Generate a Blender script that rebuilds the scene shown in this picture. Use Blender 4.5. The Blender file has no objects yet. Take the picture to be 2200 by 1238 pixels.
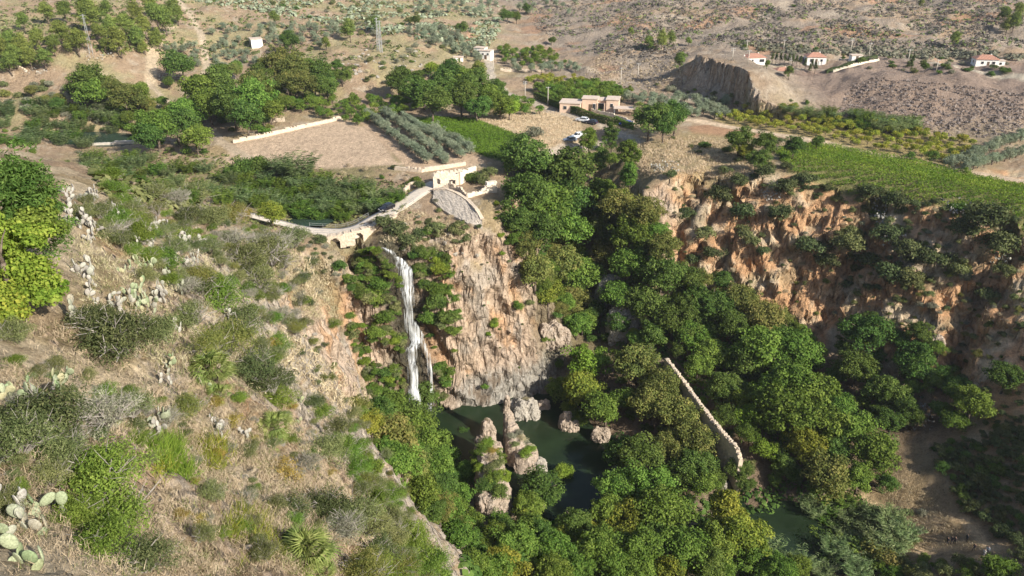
import bpy, bmesh, math, random
import numpy as np
from mathutils import Vector, Matrix
from mathutils.bvhtree import BVHTree

R = math.radians
scene = bpy.context.scene
COL = scene.collection
rng = np.random.default_rng(11)
rnd = random.Random(11)

# ------------------------------------------------------------------ camera
CAM = (0.0, 0.0, 105.0)
PITCH = R(-25.4)
FPX = 1662.0                                   # focal length in pixels of the 2200 px wide photograph
cam_data = bpy.data.cameras.new("camera")
cam_data.sensor_width = 36.0
cam_data.lens = 36.0 * FPX / 2200.0
cam_data.clip_start = 0.5
cam_data.clip_end = 6000.0
cam = bpy.data.objects.new("camera", cam_data)
COL.objects.link(cam)
cam.location = CAM
cam.rotation_euler = (R(90) + PITCH, 0, 0)
scene.camera = cam

# ------------------------------------------------------------------ light
SUN_EL, SUN_AZ = 31.0, 40.0                    # azimuth: degrees behind the camera, measured from +x
SUN = Vector((math.cos(R(SUN_EL)) * math.cos(R(SUN_AZ)), -math.cos(R(SUN_EL)) * math.sin(R(SUN_AZ)), math.sin(R(SUN_EL))))
world = bpy.data.worlds.new("World")
scene.world = world
world.use_nodes = True
wn = world.node_tree
for n in list(wn.nodes):
    wn.nodes.remove(n)
sky = wn.nodes.new("ShaderNodeTexSky")
sky.sky_type = 'NISHITA'
sky.sun_disc = False
sky.sun_elevation = R(SUN_EL)
sky.sun_rotation = R(90 + SUN_AZ)              # clockwise from +y
sky.altitude = 300.0
sky.air_density = 1.0
sky.dust_density = 1.6
bg = wn.nodes.new("ShaderNodeBackground")
bg.inputs[1].default_value = 0.10
wo = wn.nodes.new("ShaderNodeOutputWorld")
wn.links.new(sky.outputs[0], bg.inputs[0])
wn.links.new(bg.outputs[0], wo.inputs[0])
sun_data = bpy.data.lights.new("sun", 'SUN')
sun_data.energy = 5.0
sun_data.angle = R(0.53)
sun_data.color = (1.0, 0.94, 0.83)
sun = bpy.data.objects.new("sun", sun_data)
COL.objects.link(sun)
sun.rotation_euler = (-SUN).to_track_quat('-Z', 'Y').to_euler()
scene.view_settings.view_transform = 'Standard'
scene.view_settings.look = 'None'
scene.view_settings.exposure = 0.8
scene.view_settings.gamma = 1.0
scene.view_settings.use_curve_mapping = False
scene.cycles.use_denoising = True
scene.cycles.max_bounces = 6
scene.cycles.diffuse_bounces = 3
scene.cycles.transmission_bounces = 4
scene.cycles.glossy_bounces = 2
scene.cycles.volume_bounces = 0
scene.cycles.use_adaptive_sampling = True
scene.cycles.adaptive_threshold = 0.02

# ------------------------------------------------------------------ helpers: picture rays and places
SP, CP = math.sin(PITCH), math.cos(PITCH)
def ray(u, v):
    a, b = (u - 1100.0) / FPX, (619.0 - v) / FPX
    return np.array((a, CP - b * SP, SP + b * CP))
def at_z(u, v, z):
    d = ray(u, v); t = (z - CAM[2]) / d[2]
    return (d[0] * t, d[1] * t, z)
def at_d(u, v, dist):
    d = ray(u, v); d = d / np.linalg.norm(d)
    return (d[0] * dist, d[1] * dist, CAM[2] + d[2] * dist)

# ------------------------------------------------------------------ noise (vectorised gradient noise)
_G = np.random.default_rng(3).normal(size=(256, 3)); _G /= np.linalg.norm(_G, axis=1)[:, None]
_P = np.random.default_rng(4).permutation(256); _P = np.concatenate([_P, _P, _P])
def pnoise(x, y, z):
    x, y, z = np.broadcast_arrays(np.asarray(x, float), np.asarray(y, float), np.asarray(z, float))
    xi, yi, zi = np.floor(x).astype(int), np.floor(y).astype(int), np.floor(z).astype(int)
    xf, yf, zf = x - xi, y - yi, z - zi
    xi &= 255; yi &= 255; zi &= 255
    f = lambda t: t * t * t * (t * (t * 6 - 15) + 10)
    u, v, w = f(xf), f(yf), f(zf)
    out = 0.0
    for dx in (0, 1):
        for dy in (0, 1):
            for dz in (0, 1):
                g = _G[_P[_P[_P[xi + dx] + yi + dy] + zi + dz]]
                d = g[..., 0] * (xf - dx) + g[..., 1] * (yf - dy) + g[..., 2] * (zf - dz)
                out = out + d * (u if dx else 1 - u) * (v if dy else 1 - v) * (w if dz else 1 - w)
    return out * 1.5
def fbm(x, y, z, octs=4, gain=0.5, ridged=False):
    s, a, f = 0.0, 1.0, 1.0
    for i in range(octs):
        n = pnoise(np.asarray(x) * f + 17.3 * i, np.asarray(y) * f + 5.1 * i, np.asarray(z) * f)
        s = s + a * ((1 - 2 * np.abs(n)) if ridged else n)
        a *= gain; f *= 2.03
    return s
def sstep(a, b, x):
    t = np.clip((x - a) / (b - a), 0, 1)
    return t * t * (3 - 2 * t)
def in_poly(px, py, poly):
    inside = np.zeros(px.shape, bool)
    n = len(poly)
    for i in range(n):
        x1, y1 = poly[i]; x2, y2 = poly[(i + 1) % n]
        if y1 == y2: continue
        c = ((y1 > py) != (y2 > py)) & (px < (x2 - x1) * (py - y1) / (y2 - y1) + x1)
        inside ^= c
    return inside
def seg_dist(px, py, pts):
    best = np.full(np.shape(px), 1e9)
    for (x1, y1), (x2, y2) in zip(pts[:-1], pts[1:]):
        dx, dy = x2 - x1, y2 - y1
        t = np.clip(((px - x1) * dx + (py - y1) * dy) / (dx * dx + dy * dy + 1e-9), 0, 1)
        best = np.minimum(best, np.hypot(px - x1 - t * dx, py - y1 - t * dy))
    return best
def poly_dist(px, py, poly):
    d = seg_dist(px, py, list(poly) + [poly[0]])
    return np.where(in_poly(px, py, poly), -d, d)

# ------------------------------------------------------------------ terrain
CP_ = []
def cz(u, v, z): CP_.append(at_z(u, v, z))
def cd(u, v, d): CP_.append(at_d(u, v, d))
def cw(*pts): CP_.extend(pts)
# the near hillside, left, running down and away from the viewpoint
for p in ((0, 1238, 13), (300, 1238, 15.5), (500, 1238, 19), (660, 1225, 23), (300, 1100, 20), (100, 1000, 19), (0, 900, 21.5), (150, 860, 25), (335, 935, 30),
          (450, 930, 33), (600, 1100, 28), (710, 1130, 31), (800, 1085, 47), (640, 960, 44), (590, 880, 47), (250, 760, 33), (0, 780, 26), (60, 690, 33), (350, 650, 42),
          (330, 520, 57), (180, 460, 50), (430, 550, 62), (490, 690, 56), (555, 650, 75), (600, 760, 76), (540, 510, 95), (230, 445, 74), (400, 475, 88), (130, 410, 57),
          (-300, 1238, 13), (-300, 800, 27), (-300, 500, 58), (740, 960, 58), (660, 900, 60), (800, 1150, 40), (815, 1238, 30)):
    cd(*p)
for p in ((640, 545, 56), (610, 590, 57), (690, 640, 38), (720, 560, 38), (760, 600, 30), (640, 690, 40), (700, 720, 28.5), (770, 700, 22), (800, 850, 6), (720, 860, 14), (660, 800, 30)):
    cz(*p)
cw((0, -6, 103.2), (-12, -6, 103), (30, -6, 100), (0, 3.5, 99.5), (1, 15, 81), (5, 25, 62), (0, 40, 49), (-2.5, 28, 64), (-6, 35, 65), (-5, 42, 55), (-6.5, 50, 48), (-60, 30, 88), (-60, 0, 100), (60, 0, 88), (0, -60, 106), (-100, 0, 95), (100, 0, 80))
# under the near slope
cw((-8, 62, 46), (-12, 80, 32), (-15, 100, 13), (-19, 125, 5), (-26, 100, 30), (-24, 118, 18), (10, 40, 50), (10, 60, 26), (10, 80, 8), (10, 97, 2), (40, 40, 48), (40, 60, 26), (40, 82, 6), (80, 55, 36), (82, 84, 7),
   (80, 98, 6), (0, 110, 2), (20, 104, 1), (40, 110, -1))
# pool and stream beds
cw((0, 140, -2), (8, 132, -2), (-8, 150, -2), (-13, 151, -2), (-3, 156, -1), (18, 140, -1.5), (12, 145, -1), (26, 135, 0), (45, 125, -3.5), (55, 121, -4.5), (62, 115, -4.5), (33, 131, -1))
# falls and tower: rim and foot of the cliff
cw((-27.5, 159.5, 38.5), (-24, 157, 14), (-21.5, 154.5, 0.5), (-32, 152, 10), (-36, 157, 33), (-40, 160, 37.5), (-34, 148, 14), (-31, 156, 26))
cw((-15, 163.5, 34), (-9, 166, 38), (-1, 169, 37), (3, 172, 34), (-16, 155.5, 1), (-9, 156.5, 0.8), (0, 159, 0.8), (6, 161, 1.5), (-12, 159, 16), (-3, 163, 19), (4.5, 166, 16), (9, 166, 5),
   (5, 180, 34), (8, 182, 18), (2, 190, 42), (10, 196, 24), (-12, 175, 41), (-2, 184, 42.5), (-20, 170, 40))
# bridge road and plateau near the mill
cw((-48, 167, 40.3), (-52, 172, 39.6), (-41, 167.5, 40.2), (-35, 169.6, 40.8), (-28, 178, 42), (-21.5, 190, 43), (-15, 196, 43.3), (-44, 172, 37.2), (-52, 178, 37.5), (-36, 178, 39.5), (-31, 162, 38.2), (-25, 168, 40))
# the side ravine
cw((18, 165, 4), (17, 180, 9), (18, 195, 17), (22, 210, 26), (25, 225, 35), (27, 240, 42), (12, 212, 41), (17, 232, 43.5), (33, 220, 42), (37, 199, 41.5), (36, 190, 32), (28, 195, 20), (30, 180, 12), (30, 210, 34))
# gorge floor
cw((20, 150, 1), (35, 150, 3), (45, 160, 6), (55, 150, 5), (60, 140, 3), (48, 131, 2.5), (38, 160, 7), (65, 128, 0), (75, 118, 0.5), (80, 108, 2), (74, 104, 0), (70, 140, 5), (45, 172, 12), (60, 168, 9))
# red cliff on the right
cw((44, 190, 30), (47, 199, 41.5), (50, 203, 42.5), (61, 197, 42.8), (74, 193, 43), (88.6, 188, 42.6), (101, 178, 42.5), (116, 165, 42.5), (130, 145, 38), (145, 120, 38), (41, 180, 24),
   (60, 176, 11), (71, 172, 11), (79, 163, 9), (87, 152, 6), (92, 140, 7), (65, 186, 29), (80, 180, 28), (92, 170, 27), (104, 160, 27), (112, 148, 25), (118, 135, 22), (95, 128, 10.5), (88, 107, 5), (95, 112, 9), (110, 118, 16.5),
   (85, 95, 6), (130, 115, 29), (124, 95, 26))
# the spur out of frame on the right that throws the big shadow
cw((116, 50, 42), (128, 66, 36), (142, 58, 40), (152, 58, 46), (164, 60, 60), (164, 40, 61), (164, 20, 62), (164, 80, 58), (138, 28, 44), (110, 25, 58), (152, 22, 50), (150, 84, 50), (175, 110, 72), (110, 75, 28))
cw((178, 5, 80), (178, 12, 80), (178, 23, 77), (178, 31, 74), (178, 40, 78), (178, 50, 80), (178, 58, 79), (178, 66, 74), (178, 74, 73), (178, 82, 77), (178, 92, 79), (184, 60, 79), (184, 30, 72), (184, 90, 80), (200, 100, 80), (200, 40, 74), (200, 10, 74), (230, 20, 74), (230, 60, 80), (150, 0, 62))
# far left plateau, valley and pine hill
for p in ((230, 295, 40.6), (330, 300, 41), (100, 295, 42), (-200, 300, 42), (400, 320, 42.3), (350, 400, 41.5), (250, 350, 42), (100, 230, 47), (0, 230, 47), (-300, 230, 50), (0, 170, 53), (200, 170, 53), (330, 180, 49), (350, 130, 53),
          (0, 80, 64), (200, 80, 64), (320, 90, 60), (0, 0, 72), (200, 0, 71), (400, 20, 66), (-300, 80, 68), (500, 300, 44), (500, 230, 46), (500, 150, 49), (500, 90, 56), (500, 0, 66),
          (450, 400, 41), (620, 440, 39.5), (680, 460, 38.8), (650, 310, 44), (800, 340, 44), (650, 230, 46), (700, 150, 51), (820, 200, 46), (800, 130, 54.5), (820, 60, 59), (820, 0, 62), (900, 330, 44), (960, 350, 43.6), (1000, 260, 44.5),
          (1100, 300, 44), (1200, 260, 44.6), (1100, 200, 45.5), (1100, 150, 47), (1040, 115, 50), (1100, 50, 53), (1100, 0, 57), (1200, 110, 49), (1200, 70, 52), (1270, 225, 46), (1400, 210, 46.3), (1400, 150, 49), (1400, 100, 54),
          (1300, 30, 57), (1400, 0, 64), (1480, 280, 44.5), (1550, 350, 43.3), (1420, 340, 43.2), (1650, 300, 44.5), (1850, 335, 43.6), (2050, 380, 43), (2200, 400, 43), (1900, 290, 44.5), (2200, 320, 44), (1480, 215, 46), (1470, 150, 53),
          (1540, 90, 55), (1630, 135, 54.5), (1750, 125, 55), (1700, 100, 56), (1700, 60, 58), (1700, 0, 66), (1900, 120, 55), (2110, 145, 54.5), (2110, 105, 55.5), (2100, 60, 60), (2100, 0, 67), (2300, 120, 55), (2300, 0, 66), (1900, 40, 60), (1900, 0, 64),
          (2400, 380, 44), (2400, 300, 46)):
    cz(*p)
# dark cliff (faces left) and the brown mounds
cw((66, 303, 46.3), (73, 290, 46), (82, 276, 45.5), (91, 265, 45), (71, 303.5, 57), (78, 291, 57.5), (87, 279, 55), (95.5, 268.5, 49), (100, 255, 45), (85, 300, 56.5), (100, 285, 53),
   (113, 249, 44.8), (140, 240, 45), (127, 262, 51), (145, 262, 53), (131, 279, 55.5), (160, 275, 56), (165, 250, 49), (117, 272, 50), (113, 290, 52), (200, 265, 55))
# far hills
cw((-500, 700, 120), (-250, 700, 84), (0, 750, 66), (200, 700, 84), (400, 700, 120), (600, 500, 130), (-600, 400, 120), (0, 1100, 110), (500, 1200, 190), (-600, 1200, 190), (0, 1700, 190), (1000, 1000, 220), (-1000, 900, 220), (900, 300, 150), (-900, 200, 140), (350, 250, 60), (-350, 250, 56), (350, 50, 90), (-300, 50, 85), (0, -300, 110))
CPA = np.array(CP_)
def _kern(d): return np.sqrt(d * d + 1.0)
_D = np.hypot(CPA[:, None, 0] - CPA[None, :, 0], CPA[:, None, 1] - CPA[None, :, 1])
_n = len(CPA)
_A = np.zeros((_n + 3, _n + 3))
_A[:_n, :_n] = _kern(_D) + np.eye(_n) * -0.35
_A[:_n, _n] = 1; _A[:_n, _n + 1:] = CPA[:, :2] / 100; _A[_n:, :_n] = _A[:_n, _n:].T
_W = np.linalg.solve(_A, np.concatenate([CPA[:, 2], np.zeros(3)]))
def base_h(x, y):
    x = np.asarray(x, float); y = np.asarray(y, float)
    xs, ys = x.ravel(), y.ravel()
    out = _W[_n] + _W[_n + 1] * xs / 100 + _W[_n + 2] * ys / 100
    cx, cy, w = CPA[:, 0].astype(np.float32), CPA[:, 1].astype(np.float32), _W[:_n].astype(np.float32)
    for i in range(0, len(xs), 40000):
        a, b = xs[i:i + 40000].astype(np.float32), ys[i:i + 40000].astype(np.float32)
        d = (a[:, None] - cx) ** 2; d += (b[:, None] - cy) ** 2; d += 1.0
        out[i:i + 40000] += (np.sqrt(d) @ w)
    return out.reshape(x.shape)

def gpoly(pts, z): return [at_z(u, v, z)[:2] for u, v in pts]
# flat worked land, in plan
F_BARE = gpoly([(480, 330), (505, 300), (735, 262), (800, 285), (850, 345), (870, 352), (720, 352), (560, 345), (470, 345)], 44)
F_GREEN = gpoly([(868, 262), (930, 255), (1020, 258), (1135, 300), (1110, 345), (1040, 335)], 44.2)
F_DRY = gpoly([(1020, 256), (1175, 236), (1245, 262), (1260, 300), (1160, 322), (1130, 296)], 44.5)
F_RIGHT = gpoly([(1655, 345), (1700, 322), (1790, 318), (2000, 352), (2200, 400), (2260, 420), (2240, 492), (2100, 452), (1900, 420), (1690, 384)], 43.2)
F_ORCH = gpoly([(1135, 195), (1180, 186), (1290, 186), (1360, 205), (1330, 225), (1200, 232)], 45.6)
F_YEL = gpoly([(1530, 255), (1600, 240), (1760, 262), (1960, 290), (2090, 300), (2120, 340), (2010, 352), (1790, 312), (1640, 285)], 44.2)
F_OLIVE = gpoly([(765, 262), (815, 248), (1045, 345), (980, 362), (880, 362)], 44.0)
F_RED = gpoly([(1478, 272), (1520, 266), (1665, 290), (1600, 298), (1490, 294)], 44.4)
F_DRY2 = gpoly([(1370, 310), (1480, 292), (1600, 305), (1660, 350), (1560, 388), (1470, 372), (1380, 380)], 43.3)
FLAT = [F_BARE, F_GREEN, F_DRY, F_RIGHT, F_ORCH, F_YEL, F_OLIVE, F_RED]
ROAD = [(-62, 165.5), (-53, 166.5), (-46, 167.2), (-40, 167.6), (-35.5, 169), (-31, 173), (-27, 179.5), (-24.3, 185), (-21.4, 190.5), (-19.5, 194)]
WALLC = [(-30.5, 159.5)]

MOUND = [(70, 308), (72.5, 298), (76, 287), (80, 275), (84.5, 262), (92, 257), (106, 260), (118, 275), (112, 300), (90, 314)]
BEDS = [(gpoly([(95, 284), (200, 281), (292, 286), (286, 309), (180, 311), (110, 306)], 41), 39.9), (gpoly([(612, 470), (640, 456), (690, 458), (720, 468), (690, 480), (640, 482)], 39.5), 38.2)]
GULLIES = [([(96, 188), (84, 178), (73, 167)], 2.6, 5.0), ([(118, 167), (110, 160), (101, 150)], 3.0, 5.5), ([(53, 206), (47, 196), (42, 186)], 2.0, 6.0), ([(57, 200), (48, 187), (42, 177)], 2.3, 6.5),
           ([(63, 199), (54, 186), (47, 174)], 2.6, 6.0), ([(75, 184), (70, 178), (65, 172)], 1.8, 3.2), ([(107, 160), (99, 150), (93, 141)], 2.6, 4.0), ([(88, 178), (82, 170), (78, 164)], 2.2, 2.5)]
def full_h(x, y):
    h = base_h(x, y)
    dist = np.hypot(x, y)
    flat = np.ones(h.shape)
    for f in FLAT:
        flat = np.minimum(flat, sstep(0.0, 6.0, poly_dist(x, y, f)))
    droad = seg_dist(x, y, ROAD)
    flat = np.minimum(flat, sstep(2.6, 7, droad))
    far = sstep(230, 330, dist)
    right = sstep(20, 90, x)
    gull = fbm(x / 34 + 3, y / 34, 0.3, 4, 0.5, ridged=True) - 0.9
    h = h + flat * far * (1.3 + 1.0 * right) * gull
    h = h + flat * far * 0.7 * fbm(x / 7, y / 7, 2.2, 3)
    mid = sstep(95, 150, dist) * (1 - far)
    gorge = sstep(41, 34, h)
    h = h + flat * mid * (0.55 + 0.9 * gorge) * fbm(x / 11, y / 11, 1.1, 4)
    h = h + flat * mid * (1 - gorge) * 0.25 * fbm(x / 3, y / 3, 1.7, 2)
    near = 1 - sstep(95, 150, dist)
    h = h + near * (0.55 * fbm(x / 6, y / 6, 4.1, 4) + 0.09 * fbm(x / 0.9, y / 0.9, 0.1, 3)) * sstep(6, 14, dist)
    # river above the falls
    # gullies down the red cliff
    red = sstep(34, 46, x) * sstep(128, 150, y) * (1 - sstep(206, 212, y)) * sstep(8, 16, h) * (1 - sstep(42.0, 43.0, h))
    for pts, w, dep in GULLIES:
        wob = 1.3 * fbm(x / 5, y / 5, 7.7, 2)
        d = seg_dist(x + wob, y - wob, pts)
        h = h - red * dep * np.exp(-(d / w) ** 2)
    s = x * .8 - y * .6 + 3 * fbm(x / 12, y / 12, 7.7, 2)
    h = h + red * 1.3 * (fbm(s / 6.5, h / 28, 5.5, 3, .5, True) - 1.0) + red * 1.0 * fbm(x / 8, y / 8, 3.5, 3)
    dm = poly_dist(x, y, MOUND) + 1.7 * fbm(x / 5, y / 5, 9.1, 3)
    h = np.where(dm < .3, np.maximum(h, 45.5 + (1.5 + 11.5 * sstep(256, 276, y)) * (1 - sstep(86, 110, x)) * sstep(.25, -.45, dm) - 3 * sstep(10, 30, -dm)), h)
    for poly, z in BEDS:
        d = poly_dist(x, y, poly)
        h = np.where(d < 3, np.minimum(h, z + np.clip(d + .8, 0, 4) * .9), h)
    return h

# angular columns and rows spaced by length along each column's own profile, so that cliffs get their share of faces
ang = np.concatenate([np.linspace(-88, -39, 60, endpoint=False), np.linspace(-39, 39, 660), np.linspace(39, 88, 61)[1:]])
ang = np.radians(ang)
rr = np.concatenate([np.arange(4, 60, 0.35), np.arange(60, 235, 0.5), np.geomspace(235, 1900, 240)])
NR = 860
XX = np.sin(ang)[:, None] * rr[None, :]
YY = np.cos(ang)[:, None] * rr[None, :]
HH = full_h(XX, YY)
dr = np.diff(rr)[None, :]
dh = np.diff(HH, axis=1)
rm = 0.5 * (rr[1:] + rr[:-1])
dist3 = np.hypot(rm[None, :], CAM[2] - 0.5 * (HH[:, 1:] + HH[:, :-1]))
wlen = np.hypot(dr, dh * 1.0) / (dist3 ** 0.9)
# smooth the weights over neighbouring columns so that rows do not shear
k = np.ones(9) / 9
wlen = np.apply_along_axis(lambda c: np.convolve(np.pad(c, 4, mode='edge'), k, 'valid'), 0, wlen)
cum = np.concatenate([np.zeros((len(ang), 1)), np.cumsum(wlen, axis=1)], axis=1)
cum /= cum[:, -1:]
q = np.linspace(0, 1, NR)
RRs = np.stack([np.interp(q, cum[i], rr) for i in range(len(ang))])
TX = np.sin(ang)[:, None] * RRs
TY = np.cos(ang)[:, None] * RRs
TZ = full_h(TX, TY)
# normals of the sheet
def grid_normals(X, Y, Z):
    P = np.stack([X, Y, Z], -1)
    du = np.gradient(P, axis=0); dv = np.gradient(P, axis=1)
    n = np.cross(dv, du)
    n /= np.linalg.norm(n, axis=-1, keepdims=True) + 1e-9
    n *= np.sign(n[..., 2:3] + 1e-9)
    return n
TN = grid_normals(TX, TY, TZ)
steep = sstep(0.80, 0.45, TN[..., 2])
dcam = np.hypot(TX, TY)
# crags: push steep ground in and out along its normal
red_zone = sstep(36, 48, TX) * sstep(100, 130, TY) * (1 - sstep(212, 216, TY))
falls_zone = sstep(-45, -38, TX) * (1 - sstep(10, 15, TX)) * sstep(120, 140, TY) * (1 - sstep(200, 210, TY))
near_zone = 1 - sstep(80, 130, dcam)
amp = steep * (1.0 * sstep(60, 140, dcam) + 0.45 * near_zone)
lean = TX + 0.35 * TZ
def blocks(x, y, z, sx, sy, sz, seed):
    """fracture blocks: one random step per warped cell, so that edges stay sharp"""
    w = 1.1 * fbm(x / 5 + seed, y / 5, z / 5, 3)
    a, b, c = np.floor((x + w) / sx + .4 * np.floor(z / sz)).astype(int), np.floor((y - w) / sy).astype(int), np.floor((z + 1.3 * w) / sz).astype(int)
    hsh = (a * 73856093) ^ (b * 19349663) ^ (c * 83492791) ^ (seed * 2654435)
    return ((hsh >> 3) & 1023) / 1023.0 - .5
crag = 1.8 * (fbm(lean / 8.5, TY / 6, TZ / 11, 4, 0.5, True) - 0.9) + 0.3 * fbm(lean / 2.4, TY / 2.4, TZ / 5.0, 3)
crag = crag + 1.0 * blocks(lean, TY, TZ, 4.2, 3.6, 8.5, 1) + .3 * blocks(lean, TY, TZ, 1.2, 1.5, 2.0, 2)
rcrag = 1.7 * (fbm(TX / 7, TY / 7, TZ / 6, 4, 0.55, True) - 0.9) + 0.9 * fbm(TX / 2.2, TY / 2.2, TZ / 2.0, 3) + 1.5 * blocks(TX, TY, TZ, 3.6, 3.6, 2.2, 3) + .8 * blocks(TX, TY, TZ, 1.5, 1.5, 1.2, 4)
crag = crag * (1 - red_zone) + red_zone * rcrag
ledge = 0.55 * (fbm(TX / 9, TY / 9, TZ / 2.2, 2, 0.5, True) - 0.7)
disp = amp * (crag + ledge * (0.5 + 0.8 * red_zone))
disp *= 1 - 0.75 * sstep(240, 300, dcam)
TX = TX + TN[..., 0] * disp; TY = TY + TN[..., 1] * disp; TZ = TZ + TN[..., 2] * disp
TN = grid_normals(TX, TY, TZ)
# ------------------------------------------------------------------ ground colours (what the ground is made of, by place)
C = lambda r, g, b: np.array((r, g, b))
SOIL, DRYGRASS, PALE = C(.34, .25, .17), C(.36, .28, .165), C(.46, .39, .31)
ROCKP, ROCKG, ROCKO = C(.57, .44, .34), C(.46, .41, .36), C(.60, .36, .20)
REDS, BROWN, GREENISH, DARKSOIL = C(.42, .27, .16), C(.265, .22, .185), C(.16, .16, .075), C(.17, .125, .085)
def mixc(a, b, t): return a + (b - a) * t[..., None]
steep = sstep(0.80, 0.50, TN[..., 2])
n1 = fbm(TX / 23, TY / 23, TZ / 23, 4); n2 = fbm(TX / 5, TY / 5, TZ / 5, 3); n3 = fbm(TX / 1.3, TY / 1.3, TZ / 1.3, 3)
dcam = np.hypot(TX, TY)
gc = np.broadcast_to(SOIL, TX.shape + (3,)).copy()
gc = mixc(gc, DRYGRASS, sstep(-.3, .4, n1 + .3 * n2))
gc = mixc(gc, PALE, sstep(.15, .6, n2 + 0.3 * n3) * .6)
# far right: dark brown, burnt-looking hills; patches of red earth
farr = sstep(240, 320, dcam) * sstep(-10, 60, TX + .18 * (TY - 250))
gc = mixc(gc, BROWN, farr * sstep(-.55, .1, n1) * .85)
gc = mixc(gc, PALE * .85, farr * sstep(.25, .5, fbm(TX / 16, TY / 9, 3.3, 4)) * .7)
gc = mixc(gc, REDS * C(1, .75, .62), farr * sstep(.33, .5, fbm(TX / 42 + 9, TY / 30, 3.3, 3)) * .42)
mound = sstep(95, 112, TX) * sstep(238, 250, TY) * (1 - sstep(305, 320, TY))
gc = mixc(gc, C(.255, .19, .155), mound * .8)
farl = sstep(250, 330, dcam) * (1 - sstep(-40, 20, TX))
gc = mixc(gc, C(.30, .27, .15), farl * sstep(-.1, .4, n1 + .4 * n2) * .7)
# rock on steep ground
fz = sstep(-48, -40, TX) * (1 - sstep(12, 18, TX)) * sstep(120, 140, TY) * (1 - sstep(204, 214, TY))
rock = mixc(np.broadcast_to(ROCKP, gc.shape), ROCKG, .8 * sstep(0.12, .45, fbm(TX / 8 + 4, TY / 8, TZ / 11, 4)))
rock = mixc(rock, ROCKO, sstep(.16, .5, fbm((TX + .3 * TZ) / 4.5, TY / 6, TZ / 13 + 3, 3)) * .8)
gc = mixc(gc, rock, np.clip(steep * (1 - farr * .4), 0, 1) * (.8))
# grey, water-polished foot of the tower and wet dark rock behind the falls, with painted shade beside them
gfoot = fz * sstep(9, 5, TZ + 2.5 * n1) * sstep(-22, -18, TX)
gc = mixc(gc, C(.36, .35, .32), gfoot * .85)
stain = fz * steep * sstep(.1, .5, fbm((TX + .25 * TZ) / 1.6, TY / 3, TZ / 26, 3))
gc = mixc(gc, C(.22, .20, .18), stain * .35)
# red cliff
rz = sstep(34, 44, TX) * sstep(112, 128, TY) * (1 - sstep(204, 210, TY)) * sstep(5, 12, TZ) * (1 - sstep(43.5, 45, TZ))
redc = mixc(np.broadcast_to(C(.56, .33, .18), gc.shape), C(.57, .46, .33), sstep(-.05, .45, fbm(TX / 9, TY / 9, TZ / 6, 4)))
redc = mixc(redc, C(.36, .30, .18), sstep(.1, .5, n2) * .55)
rzl = rz * sstep(38, 46, TX)
gc = mixc(gc, redc, rzl * .92)
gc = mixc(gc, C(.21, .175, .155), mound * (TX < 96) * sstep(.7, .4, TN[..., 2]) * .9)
# lower right slope: brown dry litter
lr = sstep(62, 74, TX) * (1 - sstep(122, 140, TY)) * sstep(80, 90, TY)
gc = mixc(gc, C(.30, .22, .13), lr * .75)
# gorge floor: leaf litter
fl = sstep(12, 5, TZ) * (TN[..., 2] > .6) * sstep(80, 92, TY) * (1 - lr)
gc = mixc(gc, DARKSOIL, fl * .8)
rav = (1 - sstep(10, 16, np.abs(TX - 19 - (TY - 180) * .1))) * sstep(160, 170, TY) * (1 - sstep(235, 245, TY))
gc = mixc(gc, C(.15, .13, .07), rav * .7)
# near hillside: dry grass, bare earth trail, pale rock
nz = 1 - sstep(95, 140, dcam)
gc = mixc(gc, C(.60, .495, .35), nz * sstep(-.2, .3, n2 + .3 * n3) * .75)
gc = mixc(gc, C(.50, .40, .275), nz * sstep(.0, .5, fbm(TX / 2.4 + 8, TY / 2.4, TZ / 3, 3)) * .6)
out = nz * sstep(.66, .50, TN[..., 2]) * sstep(35, 50, dcam)
gc = mixc(gc, C(.46, .41, .35), out * .9)
wall_l = sstep(-50, -44, TX) * (1 - sstep(-16, -10, TX)) * sstep(72, 96, TY) * (1 - sstep(160, 170, TY))
gc = mixc(gc, rock, wall_l * np.clip(sstep(.86, .62, TN[..., 2]), 0, 1) * .85)
wet_shade = np.exp(-((TX - (-27 + (38 - TZ) * .14)) / 4.6) ** 2) * fz * sstep(170, 162, TY)  # water-darkened rock behind the falls, widened to paint in the shade beside them
gc = mixc(gc, C(.07, .065, .045), np.clip(wet_shade * 1.1, 0, .95))
# green tinge where low plants cover
gc = mixc(gc, GREENISH, sstep(100, 160, dcam) * (1 - sstep(215, 240, dcam)) * sstep(-.1, .3, n1 + .3 * n2) * sstep(-20, -40, TX) * .6)
# fields
def paint(poly, col, soft=.6, k=1.0):
    global gc
    d = poly_dist(TX, TY, poly)
    t = sstep(soft, -soft, d) * k * sstep(49.0, 47.8, TZ)
    gc = mixc(gc, np.asarray(col) * (1 + .10 * n2[..., None] + .10 * n3[..., None]), t)
def paint_line(pts, w, col, k=1.0, soft=.5):
    global gc
    d = seg_dist(TX, TY, pts)
    gc = mixc(gc, np.asarray(col) * (1 + .10 * n3[..., None]), sstep(w / 2 + soft, w / 2 - soft, d) * k)
paint(F_BARE, (.52, .395, .285)); paint(F_OLIVE, (.50, .37, .26)); paint(F_DRY, (.54, .43, .28)); paint(F_GREEN, (.12, .15, .05)); paint(F_RIGHT, (.20, .19, .08))
paint(F_ORCH, (.20, .17, .08)); paint(F_YEL, (.34, .27, .13)); paint(F_RED, (.40, .245, .15)); paint(F_DRY2, (.36, .29, .16), 3, .8)
def pl(pts, z): return [at_z(u, v, z)[:2] for u, v in pts]
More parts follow.
